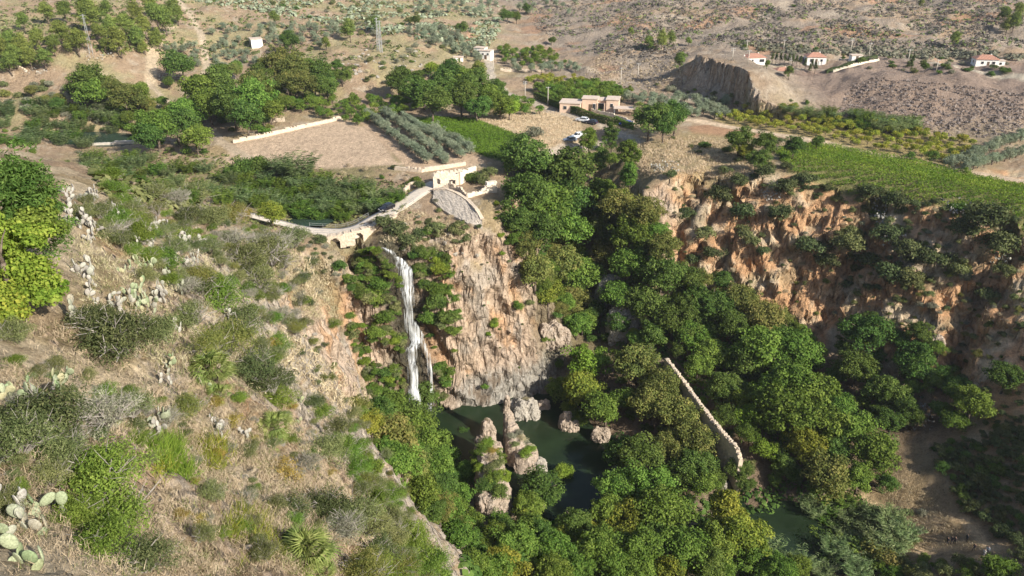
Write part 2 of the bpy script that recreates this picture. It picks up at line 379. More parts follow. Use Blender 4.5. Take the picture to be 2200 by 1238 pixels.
TRACKS = [(pl([(1475, 262), (1540, 268), (1640, 284), (1770, 307), (1850, 325), (2000, 348), (2200, 383), (2300, 400)], 43.8), 4.6, (.60, .47, .34)),
          (pl([(1110, 208), (1180, 240), (1290, 262), (1345, 280), (1370, 292)], 45), 3.8, (.46, .39, .31)),
          (pl([(1140, 328), (1215, 306), (1270, 296), (1330, 284)], 44.2), 3.6, (.46, .39, .31)),
          (pl([(1105, 207), (1098, 193), (1062, 176), (1052, 155), (1052, 138), (1042, 122)], 47.5), 4.0, (.46, .40, .33)),
          (pl([(380, 8), (428, 45), (432, 65), (420, 78), (380, 90)], 65), 3.0, (.50, .41, .30)),
          (pl([(380, 90), (330, 120), (315, 150)], 55), 4.0, (.50, .40, .28)),
          (pl([(445, 262), (470, 300), (530, 330)], 44), 3.2, (.47, .38, .28)),
          (pl([(1012, 82), (1010, 65), (1025, 48)], 55), 4.0, (.46, .30, .20)),
          (pl([(1840, 125), (1890, 130), (1920, 128), (2050, 150), (2200, 168)], 55), 4.0, (.50, .44, .35)),
          (pl([(1600, 125), (1700, 140), (1800, 140), (1890, 130)], 55), 3.0, (.45, .38, .28)),
          (pl([(320, 185), (350, 200), (375, 210)], 48), 2.4, (.46, .38, .28)),
          (pl([(1820, 1038), (1880, 1065), (1915, 1080)], 2), 2.0, (.56, .42, .26)),
          (pl([(1990, 1107), (2035, 1115), (2070, 1130), (2095, 1150), (2105, 1170)], 3), 1.7, (.60, .44, .27)),
          (pl([(1975, 1167), (2020, 1168), (2055, 1176), (2095, 1190), (2140, 1205)], 2), 1.7, (.60, .44, .27))]
def on_track(x, y, extra=.9):
    X_, Y_ = np.array([x]), np.array([y])
    return any(seg_dist(X_, Y_, t[0])[0] < t[1] / 2 + extra for t in TRACKS)
for pts, w, c in TRACKS: paint_line(pts, w, c)
gc = np.clip(gc * (1 + .12 * n3[..., None]), .02, .8)

def mesh_from_grid(name, X, Y, Z, colour=None):
    na, nr = X.shape
    me = bpy.data.meshes.new(name)
    me.vertices.add(na * nr)
    me.vertices.foreach_set("co", np.stack([X, Y, Z], -1).astype(np.float32).ravel())
    i = np.arange(na * nr).reshape(na, nr)
    q = np.stack([i[:-1, :-1], i[:-1, 1:], i[1:, 1:], i[1:, :-1]], -1).reshape(-1, 4)
    nq = len(q)
    me.loops.add(nq * 4); me.polygons.add(nq)
    me.loops.foreach_set("vertex_index", q.astype(np.int32).ravel())
    me.polygons.foreach_set("loop_start", np.arange(0, nq * 4, 4, dtype=np.int32))
    me.polygons.foreach_set("loop_total", np.full(nq, 4, np.int32))
    me.polygons.foreach_set("use_smooth", np.ones(nq, bool))
    me.update(calc_edges=True)
    if colour is not None:
        at = me.color_attributes.new("ground_colour", 'FLOAT_COLOR', 'POINT')
        at.data.foreach_set("color", np.concatenate([colour, np.ones(colour.shape[:2] + (1,))], -1).astype(np.float32).ravel())
    return me

# heights looked up later (after the crags): a ray straight down on the finished sheet
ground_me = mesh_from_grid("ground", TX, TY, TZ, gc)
_st = (TN[..., 2] < .62) & (dcam > 40) & (dcam < 330)
ground_me.polygons.foreach_set("use_smooth", ~(_st[:-1, :-1] & _st[1:, 1:]).ravel())
_sub = np.stack([TX, TY, TZ], -1)
_i = np.arange(TX.size).reshape(TX.shape)
_q = np.stack([_i[:-1, :-1], _i[:-1, 1:], _i[1:, 1:], _i[1:, :-1]], -1).reshape(-1, 4)
_keep = np.hypot(TX, TY).ravel()[_q[:, 0]] < 900
BVH = BVHTree.FromPolygons([tuple(p) for p in _sub.reshape(-1, 3)], _q[_keep].tolist())
def ground(x, y):
    h = BVH.ray_cast(Vector((x, y, 400)), Vector((0, 0, -1)))
    return h[0].z if h[0] is not None else 50.0
def gnormal(x, y):
    h = BVH.ray_cast(Vector((x, y, 400)), Vector((0, 0, -1)))
    return h[1] if h[0] is not None else Vector((0, 0, 1))
def hit(u, v):
    d = Vector(ray(u, v)).normalized()
    h = BVH.ray_cast(Vector(CAM), d)
    return h[0]
def crown_at(u, v, h, mind=0.0):
    """foot of a thing whose point at height h above the ground shows at pixel u, v"""
    d = Vector(ray(u, v)).normalized(); o = Vector((CAM[0], CAM[1], CAM[2] - h))
    q0 = hit(u, v)
    lim = max(6.0, .62 * (q0 - Vector(CAM)).length, mind) if q0 is not None else max(6.0, mind)
    t = 0.0
    for _ in range(12):
        p, n, i, l = BVH.ray_cast(o + d * t, d)
        if p is None: return None
        t += l
        up = n if n.z >= 0 else -n
        if t > lim and up.dot(d) < 0: return p
        t += .05
    return None
# ------------------------------------------------------------------ materials
def new_mat(name):
    m = bpy.data.materials.new(name); m.use_nodes = True
    nt = m.node_tree
    for n in list(nt.nodes): nt.nodes.remove(n)
    o = nt.nodes.new("ShaderNodeOutputMaterial")
    return m, nt, o
def N(nt, t, **kw):
    n = nt.nodes.new(t)
    for k, v in kw.items(): setattr(n, k, v)
    return n
def ramp(nt, fac, stops):
    r = N(nt, "ShaderNodeValToRGB")
    e = r.color_ramp.elements
    e[0].position, e[0].color = stops[0][0], (*stops[0][1], 1)
    e[1].position, e[1].color = stops[-1][0], (*stops[-1][1], 1)
    for p, c in stops[1:-1]:
        x = e.new(p); x.color = (*c, 1)
    nt.links.new(fac, r.inputs[0]); return r.outputs[0]
def noise_tex(nt, scale, detail=4, rough=.6, vec=None, dist=0.0):
    n = N(nt, "ShaderNodeTexNoise"); n.inputs["Scale"].default_value = scale; n.inputs["Detail"].default_value = detail
    n.inputs["Roughness"].default_value = rough; n.inputs["Distortion"].default_value = dist
    if vec is not None: nt.links.new(vec, n.inputs["Vector"])
    return n.outputs["Fac"]
def objco(nt): return N(nt, "ShaderNodeTexCoord").outputs["Object"]
def mult(nt, a, b, fac=1.0, mode='MULTIPLY'):
    m = N(nt, "ShaderNodeMix", data_type='RGBA', blend_type=mode); m.inputs[0].default_value = fac
    nt.links.new(a, m.inputs[6])
    if isinstance(b, tuple): m.inputs[7].default_value = (*b, 1)
    else: nt.links.new(b, m.inputs[7])
    return m.outputs[2]
def plain(name, col, rough=.8, var=.15, scale=2.0, metal=0.0, spec=.3, bump=0.0, bscale=None):
    m, nt, o = new_mat(name)
    p = N(nt, "ShaderNodeBsdfPrincipled")
    p.inputs["Roughness"].default_value = rough; p.inputs["Metallic"].default_value = metal
    p.inputs["Specular IOR Level"].default_value = spec
    f = noise_tex(nt, scale, 5, .65, objco(nt))
    lo = tuple(max(0, c * (1 - var)) for c in col); hi = tuple(min(1, c * (1 + var)) for c in col)
    nt.links.new(ramp(nt, f, [(.3, lo), (.7, hi)]), p.inputs["Base Color"])
    if bump:
        b = N(nt, "ShaderNodeBump"); b.inputs["Strength"].default_value = bump; b.inputs["Distance"].default_value = .1
        nt.links.new(noise_tex(nt, bscale or scale * 3, 5, .7, objco(nt)), b.inputs["Height"]); nt.links.new(b.outputs[0], p.inputs["Normal"])
    nt.links.new(p.outputs[0], o.inputs[0]); return m
def ground_material():
    m, nt, o = new_mat("ground_earth")
    p = N(nt, "ShaderNodeBsdfPrincipled"); p.inputs["Roughness"].default_value = .95; p.inputs["Specular IOR Level"].default_value = .1
    a = N(nt, "ShaderNodeVertexColor"); a.layer_name = "ground_colour"
    co = objco(nt)
    f1 = noise_tex(nt, .9, 8, .74, co); f2 = noise_tex(nt, 5.0, 6, .75, co, .6)
    vo = N(nt, "ShaderNodeTexVoronoi", feature='DISTANCE_TO_EDGE'); vo.inputs["Scale"].default_value = .55
    wa = N(nt, "ShaderNodeMix", data_type='RGBA', blend_type='ADD'); wa.inputs[0].default_value = 3.2
    nc = N(nt, "ShaderNodeTexNoise"); nc.inputs["Scale"].default_value = .7; nc.inputs["Detail"].default_value = 5
    nt.links.new(co, nc.inputs["Vector"]); nt.links.new(co, wa.inputs[6]); nt.links.new(nc.outputs["Color"], wa.inputs[7]); mpv = N(nt, "ShaderNodeMapping"); mpv.inputs["Scale"].default_value = (1.0, 1.0, .32); nt.links.new(wa.outputs[2], mpv.inputs[0]); nt.links.new(mpv.outputs[0], vo.inputs["Vector"])
    c = mult(nt, a.outputs[0], ramp(nt, f1, [(.30, (.55, .52, .48)), (.46, (.95, .94, .92)), (.56, (1.06, 1.05, 1.03)), (.70, (1.36, 1.34, 1.30))]))
    c = mult(nt, c, ramp(nt, f2, [(.34, (.58, .56, .52)), (.52, (1.02, 1.02, 1.02)), (.66, (1.3, 1.28, 1.22))]), .9)
    # cracks only where it is rock, that is on steep faces
    ge = N(nt, "ShaderNodeNewGeometry"); sx = N(nt, "ShaderNodeSeparateXYZ"); nt.links.new(ge.outputs["True Normal"], sx.inputs[0])
    st = N(nt, "ShaderNodeMapRange"); st.inputs[1].default_value = .75; st.inputs[2].default_value = .5; nt.links.new(sx.outputs[2], st.inputs[0])
    cr = N(nt, "ShaderNodeMix", data_type='RGBA', blend_type='MULTIPLY'); nt.links.new(st.outputs[0], cr.inputs[0]); nt.links.new(c, cr.inputs[6])
    nt.links.new(ramp(nt, vo.outputs["Distance"], [(.0, (.74, .71, .68)), (.07, (1, 1, 1)), (1, (1, 1, 1))]), cr.inputs[7])
    nt.links.new(cr.outputs[2], p.inputs["Base Color"])
    b = N(nt, "ShaderNodeBump"); b.inputs["Strength"].default_value = 1.0; b.inputs["Distance"].default_value = .9
    nt.links.new(f1, b.inputs["Height"])
    b2 = N(nt, "ShaderNodeBump"); b2.inputs["Strength"].default_value = .9; b2.inputs["Distance"].default_value = .18
    nt.links.new(f2, b2.inputs["Height"]); nt.links.new(b.outputs[0], b2.inputs["Normal"])
    b3 = N(nt, "ShaderNodeBump"); b3.inputs["Distance"].default_value = .6
    cl = N(nt, "ShaderNodeMapRange"); cl.inputs[2].default_value = .16; nt.links.new(vo.outputs["Distance"], cl.inputs[0])
    nt.links.new(cl.outputs[0], b3.inputs["Height"]); nt.links.new(st.outputs[0], b3.inputs["Strength"]); nt.links.new(b2.outputs[0], b3.inputs["Normal"])
    nt.links.new(b3.outputs[0], p.inputs["Normal"])
    nt.links.new(p.outputs[0], o.inputs[0]); return m
M = {}
M['ground'] = ground_material()
def leaf_mat(name, stops, trans=.28, tint=.16):
    """leaf colour varies from leaf to leaf (face attribute) and a little from plant to plant"""
    m, nt, o = new_mat(name)
    at = N(nt, "ShaderNodeAttribute"); at.attribute_name = "leaf_tone"
    c = ramp(nt, at.outputs["Fac"], stops)
    oi = N(nt, "ShaderNodeObjectInfo")
    hs = N(nt, "ShaderNodeHueSaturation")
    mr = N(nt, "ShaderNodeMapRange"); mr.inputs[3].default_value = 1 - tint * 1.3; mr.inputs[4].default_value = 1 + tint * 1.3
    nt.links.new(oi.outputs["Random"], mr.inputs[0]); nt.links.new(mr.outputs[0], hs.inputs["Value"])
    ml = N(nt, "ShaderNodeMath", operation='MULTIPLY'); ml.inputs[1].default_value = 7.31
    fr = N(nt, "ShaderNodeMath", operation='FRACT'); nt.links.new(oi.outputs["Random"], ml.inputs[0]); nt.links.new(ml.outputs[0], fr.inputs[0])
    mh = N(nt, "ShaderNodeMapRange"); mh.inputs[3].default_value = .5 - tint * .14; mh.inputs[4].default_value = .5 + tint * .12
    nt.links.new(fr.outputs[0], mh.inputs[0]); nt.links.new(mh.outputs[0], hs.inputs["Hue"])
    nt.links.new(c, hs.inputs["Color"])
    d = N(nt, "ShaderNodeBsdfDiffuse"); t = N(nt, "ShaderNodeBsdfTranslucent"); mx = N(nt, "ShaderNodeMixShader"); mx.inputs[0].default_value = trans
    nt.links.new(hs.outputs[0], d.inputs[0]); nt.links.new(mult(nt, hs.outputs[0], (1.15, 1.2, .6)), t.inputs[0])
    nt.links.new(d.outputs[0], mx.inputs[1]); nt.links.new(t.outputs[0], mx.inputs[2]); nt.links.new(mx.outputs[0], o.inputs[0])
    return m

# ------------------------------------------------------------------ object helpers
def tag(o, label=None, cat=None, group=None, kind=None):
    if label: o["label"] = label
    if cat: o["category"] = cat
    if group: o["group"] = group
    if kind: o["kind"] = kind
    return o
def link(name, me, mat=None, parent=None, loc=None):
    o = bpy.data.objects.new(name, me); COL.objects.link(o)
    if mat is not None and me is not None and not me.materials: me.materials.append(mat)
    if parent is not None: o.parent = parent
    if loc is not None: o.location = loc
    return o
def empty(name, loc, rz=0.0):
    o = bpy.data.objects.new(name, None); COL.objects.link(o); o.location = loc; o.rotation_euler = (0, 0, rz); o.empty_display_size = .3
    return o
def bm_mesh(name, bm, smooth=False):
    me = bpy.data.meshes.new(name); bm.to_mesh(me); bm.free()
    if smooth: me.polygons.foreach_set("use_smooth", np.ones(len(me.polygons), bool))
    return me
def box(bm, c, s, rz=0.0, bevel=0.0):
    r = bmesh.ops.create_cube(bm, size=1.0)
    Mx = Matrix.Translation(c) @ Matrix.Rotation(rz, 4, 'Z') @ Matrix.Diagonal((*s, 1))
    bmesh.ops.transform(bm, matrix=Mx, verts=r['verts'])
    return r['verts']
def tube(bm, p, q, r0, r1=None, n=8):
    p, q = Vector(p), Vector(q); r1 = r0 if r1 is None else r1
    d = (q - p); L = d.length
    if L < 1e-6: return
    m = Matrix.Translation(p) @ d.to_track_quat('Z', 'Y').to_matrix().to_4x4()
    a = [bm.verts.new(m @ Vector((r0 * math.cos(2 * math.pi * i / n), r0 * math.sin(2 * math.pi * i / n), 0))) for i in range(n)]
    b = [bm.verts.new(m @ Vector((r1 * math.cos(2 * math.pi * i / n), r1 * math.sin(2 * math.pi * i / n), L))) for i in range(n)]
    for i in range(n): bm.faces.new((a[i], a[(i + 1) % n], b[(i + 1) % n], b[i]))
    bm.faces.new(b); bm.faces.new(a[::-1])
def strip(name, pts, w, mat, dz=.06, kind='structure', step=1.0, parent=None, sides=0.0):
    """a ribbon that follows the ground along pts"""
    P = [Vector((x, y, 0)) for x, y in pts]
    S = []
    for a, b in zip(P[:-1], P[1:]):
        n = max(1, int((b - a).length / step))
        S += [a.lerp(b, i / n) for i in range(n)]
    S.append(P[-1])
    # soften the corners
    for _ in range(3): S = [S[0]] + [(S[i - 1] + S[i] * 2 + S[i + 1]) / 4 for i in range(1, len(S) - 1)] + [S[-1]]
    return S
def grid_sheet(name, rows, mat, parent=None):
    """rows: list of equal lists of points"""
    bm = bmesh.new()
    vs = [[bm.verts.new(p) for p in r] for r in rows]
    for a, b in zip(vs[:-1], vs[1:]):
        for i in range(len(a) - 1): bm.faces.new((a[i], a[i + 1], b[i + 1], b[i]))
    bmesh.ops.recalc_face_normals(bm, faces=bm.faces)
    me = bm_mesh(name, bm, True); return link(name, me, mat, parent)

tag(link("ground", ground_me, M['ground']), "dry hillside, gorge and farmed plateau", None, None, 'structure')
# ------------------------------------------------------------------ labels: say which one, by look and by the landmark it stands at
LANDMARKS = [("the waterfall", 890, 700), ("the road bridge", 740, 495), ("the ruined mill", 970, 392), ("the green pool", 1130, 940), ("the two rock pinnacles", 1070, 960), ("the long ruined wall", 1510, 870),
             ("the olive rows", 890, 310), ("the bright green field", 1000, 290), ("the flat-roofed house", 1270, 225), ("the parked white van", 1238, 298), ("the yellowing vineyard", 1900, 385),
             ("the dark shaded cliff", 1580, 185), ("the yellow orchard", 1800, 290), ("the lower stream", 1690, 1090), ("the walkers on the footpath", 2060, 1165), ("the ploughed field", 650, 310), ("the upper pond", 230, 295),
             ("the lattice mast", 195, 80), ("the white farmhouse", 1035, 112), ("the red-roofed bungalow", 1750, 125), ("the creeper-covered tree", 60, 520), ("the largest fan palm", 660, 1205), ("the cactus thicket", 350, 520),
             ("the tall rock tower", 1050, 620), ("the pale rocky spur", 600, 720), ("the big shadow", 2120, 1050), ("the brown hills", 1800, 30), ("the twin pylon", 816, 80), ("the red cliff", 1700, 560), ("the eroded right slope", 2050, 620),
             ("the black car", 838, 447), ("the dirt track", 1960, 335), ("the concrete weir", 240, 318), ("the side ravine", 1260, 470), ("the lone white villa", 2110, 140), ("the small white shed", 552, 108), ("the winding hill track", 425, 55)]
_U = ["", "first", "second", "third", "fourth", "fifth", "sixth", "seventh", "eighth", "ninth", "tenth", "eleventh", "twelfth", "thirteenth", "fourteenth", "fifteenth", "sixteenth", "seventeenth", "eighteenth", "nineteenth"]
ORD = [""] + [w + " " for w in _U[2:]] + ["twentieth "] + ["twenty-" + w + " " for w in _U[1:10]] + ["thirtieth "] + ["thirty-" + w + " " for w in _U[1:10]] + ["fortieth "] + ["forty-" + w + " " for w in _U[1:10]] + ["fiftieth "] + ["fifty-" + w + " " for w in _U[1:10]]
PENDING = []
def proj(p):
    d = Vector(p) - Vector(CAM)
    dep = d.y * CP + d.z * SP
    return 1100 + FPX * d.x / dep, 619 - FPX * (-d.y * SP + d.z * CP) / dep
def want_label(o, look, cat, group=None, top=0.0):
    p = Vector(o.location) + Vector((0, 0, top))
    o["category"] = cat
    if group: o["group"] = group
    PENDING.append((o, look, proj(p)))
def settle_labels():
    by = {}
    for o, look, (u, v) in PENDING:
        best = min(LANDMARKS, key=lambda l: math.hypot(u - l[1], (v - l[2]) * 1.3))
        du, dv = u - best[1], v - best[2]
        rel = ("left of" if du < 0 else "right of") if abs(du) > 1.1 * abs(dv) else ("beyond" if dv < 0 else "on the near side of")
        by.setdefault((look, rel, best[0]), []).append((math.hypot(du, dv), o))
    for (look, rel, lm), rows in by.items():
        rows.sort(key=lambda r: r[0])
        for i, (d, o) in enumerate(rows):
            o["label"] = f"{look}, {ORD[i]}closest {rel} {lm}" if i < len(ORD) else f"{look}, farther out {rel} {lm}"
            if i >= len(ORD): o["group"] = f"{look} farther out {rel} {lm}"
    PENDING.clear()

# ------------------------------------------------------------------ leaves, crowns, bushes
def leaf_mesh(name, cen, nrm, size, aspect, tone, mat, tip=False, up=None):
    """one small folded face per leaf; cen (n,3), nrm (n,3)"""
    n = len(cen)
    nrm = nrm / (np.linalg.norm(nrm, axis=1, keepdims=True) + 1e-9)
    ref = rng.normal(size=(n, 3)) if up is None else up
    t = np.cross(nrm, ref); t /= np.linalg.norm(t, axis=1, keepdims=True) + 1e-9
    b = np.cross(nrm, t)
    s = np.broadcast_to(np.asarray(size, float), (n,))[:, None]
    w = s * aspect
    v = np.stack([cen - b * s * .5, cen + t * w * .5 + nrm * s * .06, cen + b * s * .5, cen - t * w * .5 + nrm * s * .06], 1)
    me = bpy.data.meshes.new(name)
    me.vertices.add(n * 4); me.loops.add(n * 4); me.polygons.add(n)
    me.vertices.foreach_set("co", v.astype(np.float32).ravel())
    me.loops.foreach_set("vertex_index", np.arange(n * 4, dtype=np.int32))
    me.polygons.foreach_set("loop_start", np.arange(0, n * 4, 4, dtype=np.int32)); me.polygons.foreach_set("loop_total", np.full(n, 4, np.int32))
    me.update(calc_edges=True)
    a = me.attributes.new("leaf_tone", 'FLOAT', 'FACE'); a.data.foreach_set("value", np.clip(tone, 0, 1).astype(np.float32))
    me.materials.append(mat); return me
def unit(n):
    v = rng.normal(size=(n, 3)); return v / np.linalg.norm(v, axis=1, keepdims=True)
def crown_points(nclump, per, rad, h, flat=.8, clump=.33, lobes=3, low=-.35, hollow=.45, taper=0.0):
    """clumps spread through an uneven crown; returns leaf centres, normals, tones"""
    lob = unit(lobes) * np.array((.45, .45, .3)) * rad * rng.uniform(.5, 1, (lobes, 1)); lr = rng.uniform(.6, 1.0, lobes) * rad
    C_, N_, T_ = [], [], []
    for i in range(nclump):
        k = rng.integers(lobes); d = unit(1)[0]
        if d[2] < low: d[2] = -d[2]
        c = lob[k] + d * lr[k] * rng.uniform(hollow, 1.0) * .78
        c = c * np.array((1, 1, flat))
        if taper: c[:2] *= 1 - taper * (c[2] / rad + .5)
        r = rad * clump * rng.uniform(.6, 1.15)
        m = int(per * rng.uniform(.7, 1.3))
        dd = unit(m); dd[:, 2] = np.where(rng.random(m) < .72, np.abs(dd[:, 2]), dd[:, 2])
        rr_ = r * rng.uniform(.55, 1.05, (m, 1))
        p = c + dd * rr_ * np.array((1, 1, .8))
        C_.append(p); N_.append(dd * .8 + rng.normal(size=(m, 3)) * .55 + np.array((0, 0, .35)))
        T_.append(np.clip(.5 + rng.normal() * .16 + rng.normal(size=m) * .2, 0, 1))
    c, n, t = np.concatenate(C_), np.concatenate(N_), np.concatenate(T_)
    c[:, 2] += h
    return c, n, t
L = {}
def lm(k, a, b, c, **kw): L[k] = leaf_mat("leaf_" + k, [(0.05, a), (.5, b), (.95, c)], **kw)
lm('green', (0.064, 0.113, 0.023), (0.125, 0.195, 0.036), (0.211, 0.288, 0.061))
lm('deep', (0.047, 0.086, 0.021), (0.088, 0.146, 0.034), (0.156, 0.221, 0.057))
lm('lime', (0.110, 0.165, 0.022), (0.175, 0.250, 0.034), (0.280, 0.360, 0.060))
lm('yellow', (0.112, 0.140, 0.027), (.185, .215, .036), (.32, .32, .055))
lm('autumn', (0.091, 0.112, 0.032), (0.161, 0.181, 0.051), (0.268, 0.244, 0.079))
lm('silver', (0.131, 0.165, 0.103), (0.213, 0.250, 0.169), (0.338, 0.375, 0.263), trans=.15)
lm('pine', (0.076, 0.112, 0.032), (0.149, 0.195, 0.046), (0.244, 0.293, 0.073), trans=.15)
lm('cane', (0.098, 0.147, 0.057), (0.167, 0.224, 0.090), (0.310, 0.356, 0.172))
lm('vinefield', (.095, .16, .024), (.16, .235, .033), (.31, .34, .06), trans=.3)
lm('crop', (.065, .14, .018), (.105, .21, .028), (.17, .29, .045), trans=.3)
lm('dry', (.30, .245, .155), (.45, .375, .245), (.57, .49, .34), trans=.15)
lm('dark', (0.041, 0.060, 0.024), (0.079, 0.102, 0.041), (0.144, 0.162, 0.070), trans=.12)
lm('shrub', (0.075, 0.098, 0.037), (0.140, 0.160, 0.062), (0.237, 0.250, 0.106), trans=.15)
lm('greyish', (0.132, 0.136, 0.092), (0.201, 0.201, 0.138), (0.310, 0.299, 0.218), trans=.12)
lm('mustard', (0.190, 0.150, 0.035), (0.300, 0.235, 0.055), (0.420, 0.340, 0.100), trans=.2)
lm('vineleaf', (0.085, 0.150, 0.022), (0.150, 0.230, 0.034), (0.240, 0.300, 0.055), trans=.3)
lm('vineold', (0.150, 0.185, 0.028), (0.250, 0.280, 0.045), (0.420, 0.380, 0.070), trans=.3)
lm('vinemix', (.11, .165, .024), (.19, .25, .038), (.33, .34, .06), trans=.3)
M['bark'] = plain("bark", (.13, .10, .075), .9, .4, 3.0, bump=.4)
M['palebark'] = plain("pale_bark", (.30, .27, .23), .9, .3, 3.0, bump=.4)
M['twig'] = plain("dead_twig", (.30, .27, .24), .9, .25, 4.0)

def trunk_mesh(name, h, r, limbs=5, spread=2.0, mat=None):
    bm = bmesh.new()
    p = Vector((0, 0, -.8)); pts = [p]
    for i in range(4):
        p = p + Vector((rnd.uniform(-.12, .12) * h * .3, rnd.uniform(-.12, .12) * h * .3, (h + .8) / 4)); pts.append(p)
    for i in range(4): tube(bm, pts[i], pts[i + 1], r * (1.25 - .2 * i), r * (1.05 - .2 * i), 7)
    for j in range(limbs):
        a = 2 * math.pi * (j + rnd.random() * .6) / limbs
        s = pts[2].lerp(pts[4], rnd.random() * .9)
        e = s + Vector((math.cos(a) * spread, math.sin(a) * spread, spread * rnd.uniform(.5, 1.1)))
        m = s.lerp(e, .5) + Vector((0, 0, .15 * spread))
        tube(bm, s, m, r * .45, r * .3, 5); tube(bm, m, e, r * .3, r * .12, 5)
    me = bm_mesh(name, bm, True); me.materials.append(mat or M['bark']); return me
def twig_mesh(name, n, rad, h, mat):
    bm = bmesh.new()
    for i in range(n):
        a = rnd.uniform(0, 6.28); t = rnd.uniform(.2, 1)
        e = Vector((math.cos(a) * rad * t, math.sin(a) * rad * t, h * rnd.uniform(.5, 1.05) * (1.1 - .5 * t)))
        m = e * .5 + Vector((rnd.uniform(-.1, .1), rnd.uniform(-.1, .1), .18 * h))
        tube(bm, (0, 0, 0), m, .022 * rad, .014 * rad, 4); tube(bm, m, e, .014 * rad, .006 * rad, 3)
        for j in range(2):
            e2 = m.lerp(e, rnd.random()) + Vector((rnd.uniform(-.3, .3) * rad, rnd.uniform(-.3, .3) * rad, rnd.uniform(0, .3) * h))
            tube(bm, m.lerp(e, .4), e2, .009 * rad, .004 * rad, 3)
    me = bm_mesh(name, bm); me.materials.append(mat); return me

PROTO = {}
def tree_kind(kind, leaf, variants, rad, h, nclump, per, size, aspect=.6, trunk=None, tr=.22, bark=None, **kw):
    for i in range(variants):
        c, n, t = crown_points(nclump, per, rad, h, **kw)
        cr = leaf_mesh(kind + "_crown", c, n, rng.uniform(.7, 1.25, len(c)) * size, aspect, t, L[leaf])
        tk = trunk_mesh(kind + "_trunk", trunk if trunk else h, tr, 6, rad * .5, bark)
        PROTO.setdefault(kind, []).append((tk, cr, rad, h))
tree_kind('green', 'green', 4, 4.0, 4.7, 95, 95, .37, low=-.8, lobes=5, clump=.29)
tree_kind('deep', 'deep', 3, 4.0, 4.7, 95, 95, .36, low=-.8, lobes=5, clump=.29)
tree_kind('autumn', 'autumn', 3, 3.8, 4.4, 85, 90, .34, low=-.8, lobes=5, clump=.29)
tree_kind('yellow', 'yellow', 3, 4.0, 4.7, 95, 90, .37, low=-.8, lobes=5, clump=.29)
tree_kind('lime', 'lime', 2, 3.0, 3.2, 60, 80, .33, low=-.7, lobes=5)
tree_kind('tall', 'green', 2, 2.6, 6.0, 80, 85, .34, flat=2.1, low=-.9, lobes=4)
tree_kind('talldeep', 'deep', 2, 2.6, 6.0, 80, 85, .34, flat=2.1, low=-.9, lobes=4)
tree_kind('pine', 'pine', 4, 3.0, 3.3, 60, 90, .44, aspect=.22, flat=1.0, clump=.32, low=-.7, taper=.35, tr=.16)
tree_kind('olive', 'silver', 3, 1.9, 1.75, 40, 80, .25, aspect=.3, flat=.95, clump=.36, low=-.8, tr=.16, trunk=1.4)
tree_kind('citrus', 'green', 3, 1.7, 1.5, 30, 60, .25, flat=.9, clump=.36, tr=.1, trunk=1.0)
tree_kind('fruit', 'vineold', 3, 1.3, 1.3, 18, 45, .22, flat=.8, clump=.4, tr=.07, trunk=1.0)
tree_kind('cypress', 'dark', 2, 1.0, 3.2, 40, 40, .25, flat=2.9, clump=.45, taper=.5, tr=.1)
def bush_kind(kind, leaf, variants, nclump, per, size, aspect=.5, flat=.75, twigs=0, **kw):
    for i in range(variants):
        c, n, t = crown_points(nclump, per, 1.0, .42, flat=flat, clump=kw.pop('clump', .36), low=-.05, lobes=4, **kw)
        c[:, 2] = np.maximum(c[:, 2], -.25)
        me = leaf_mesh(kind + "_foliage", c, n, rng.uniform(.6, 1.3, len(c)) * size, aspect, t, L[leaf])
        PROTO.setdefault(kind, []).append((twig_mesh(kind + "_stems", twigs, 1.0, 1.15, M['twig']) if twigs else None, me, 1.0, .5))
bush_kind('b_dark', 'dark', 3, 34, 70, .135)
bush_kind('b_shrub', 'shrub', 3, 34, 70, .135)
bush_kind('b_grey', 'greyish', 3, 32, 60, .13)
bush_kind('b_green', 'green', 3, 34, 70, .135)
bush_kind('b_deep', 'deep', 2, 34, 70, .135)
bush_kind('b_lime', 'lime', 2, 34, 70, .13)
bush_kind('b_autumn', 'autumn', 2, 34, 70, .13)
bush_kind('b_mustard', 'mustard', 2, 34, 60, .11, aspect=.25)
bush_kind('b_dry', 'dry', 2, 30, 50, .14, aspect=.2)
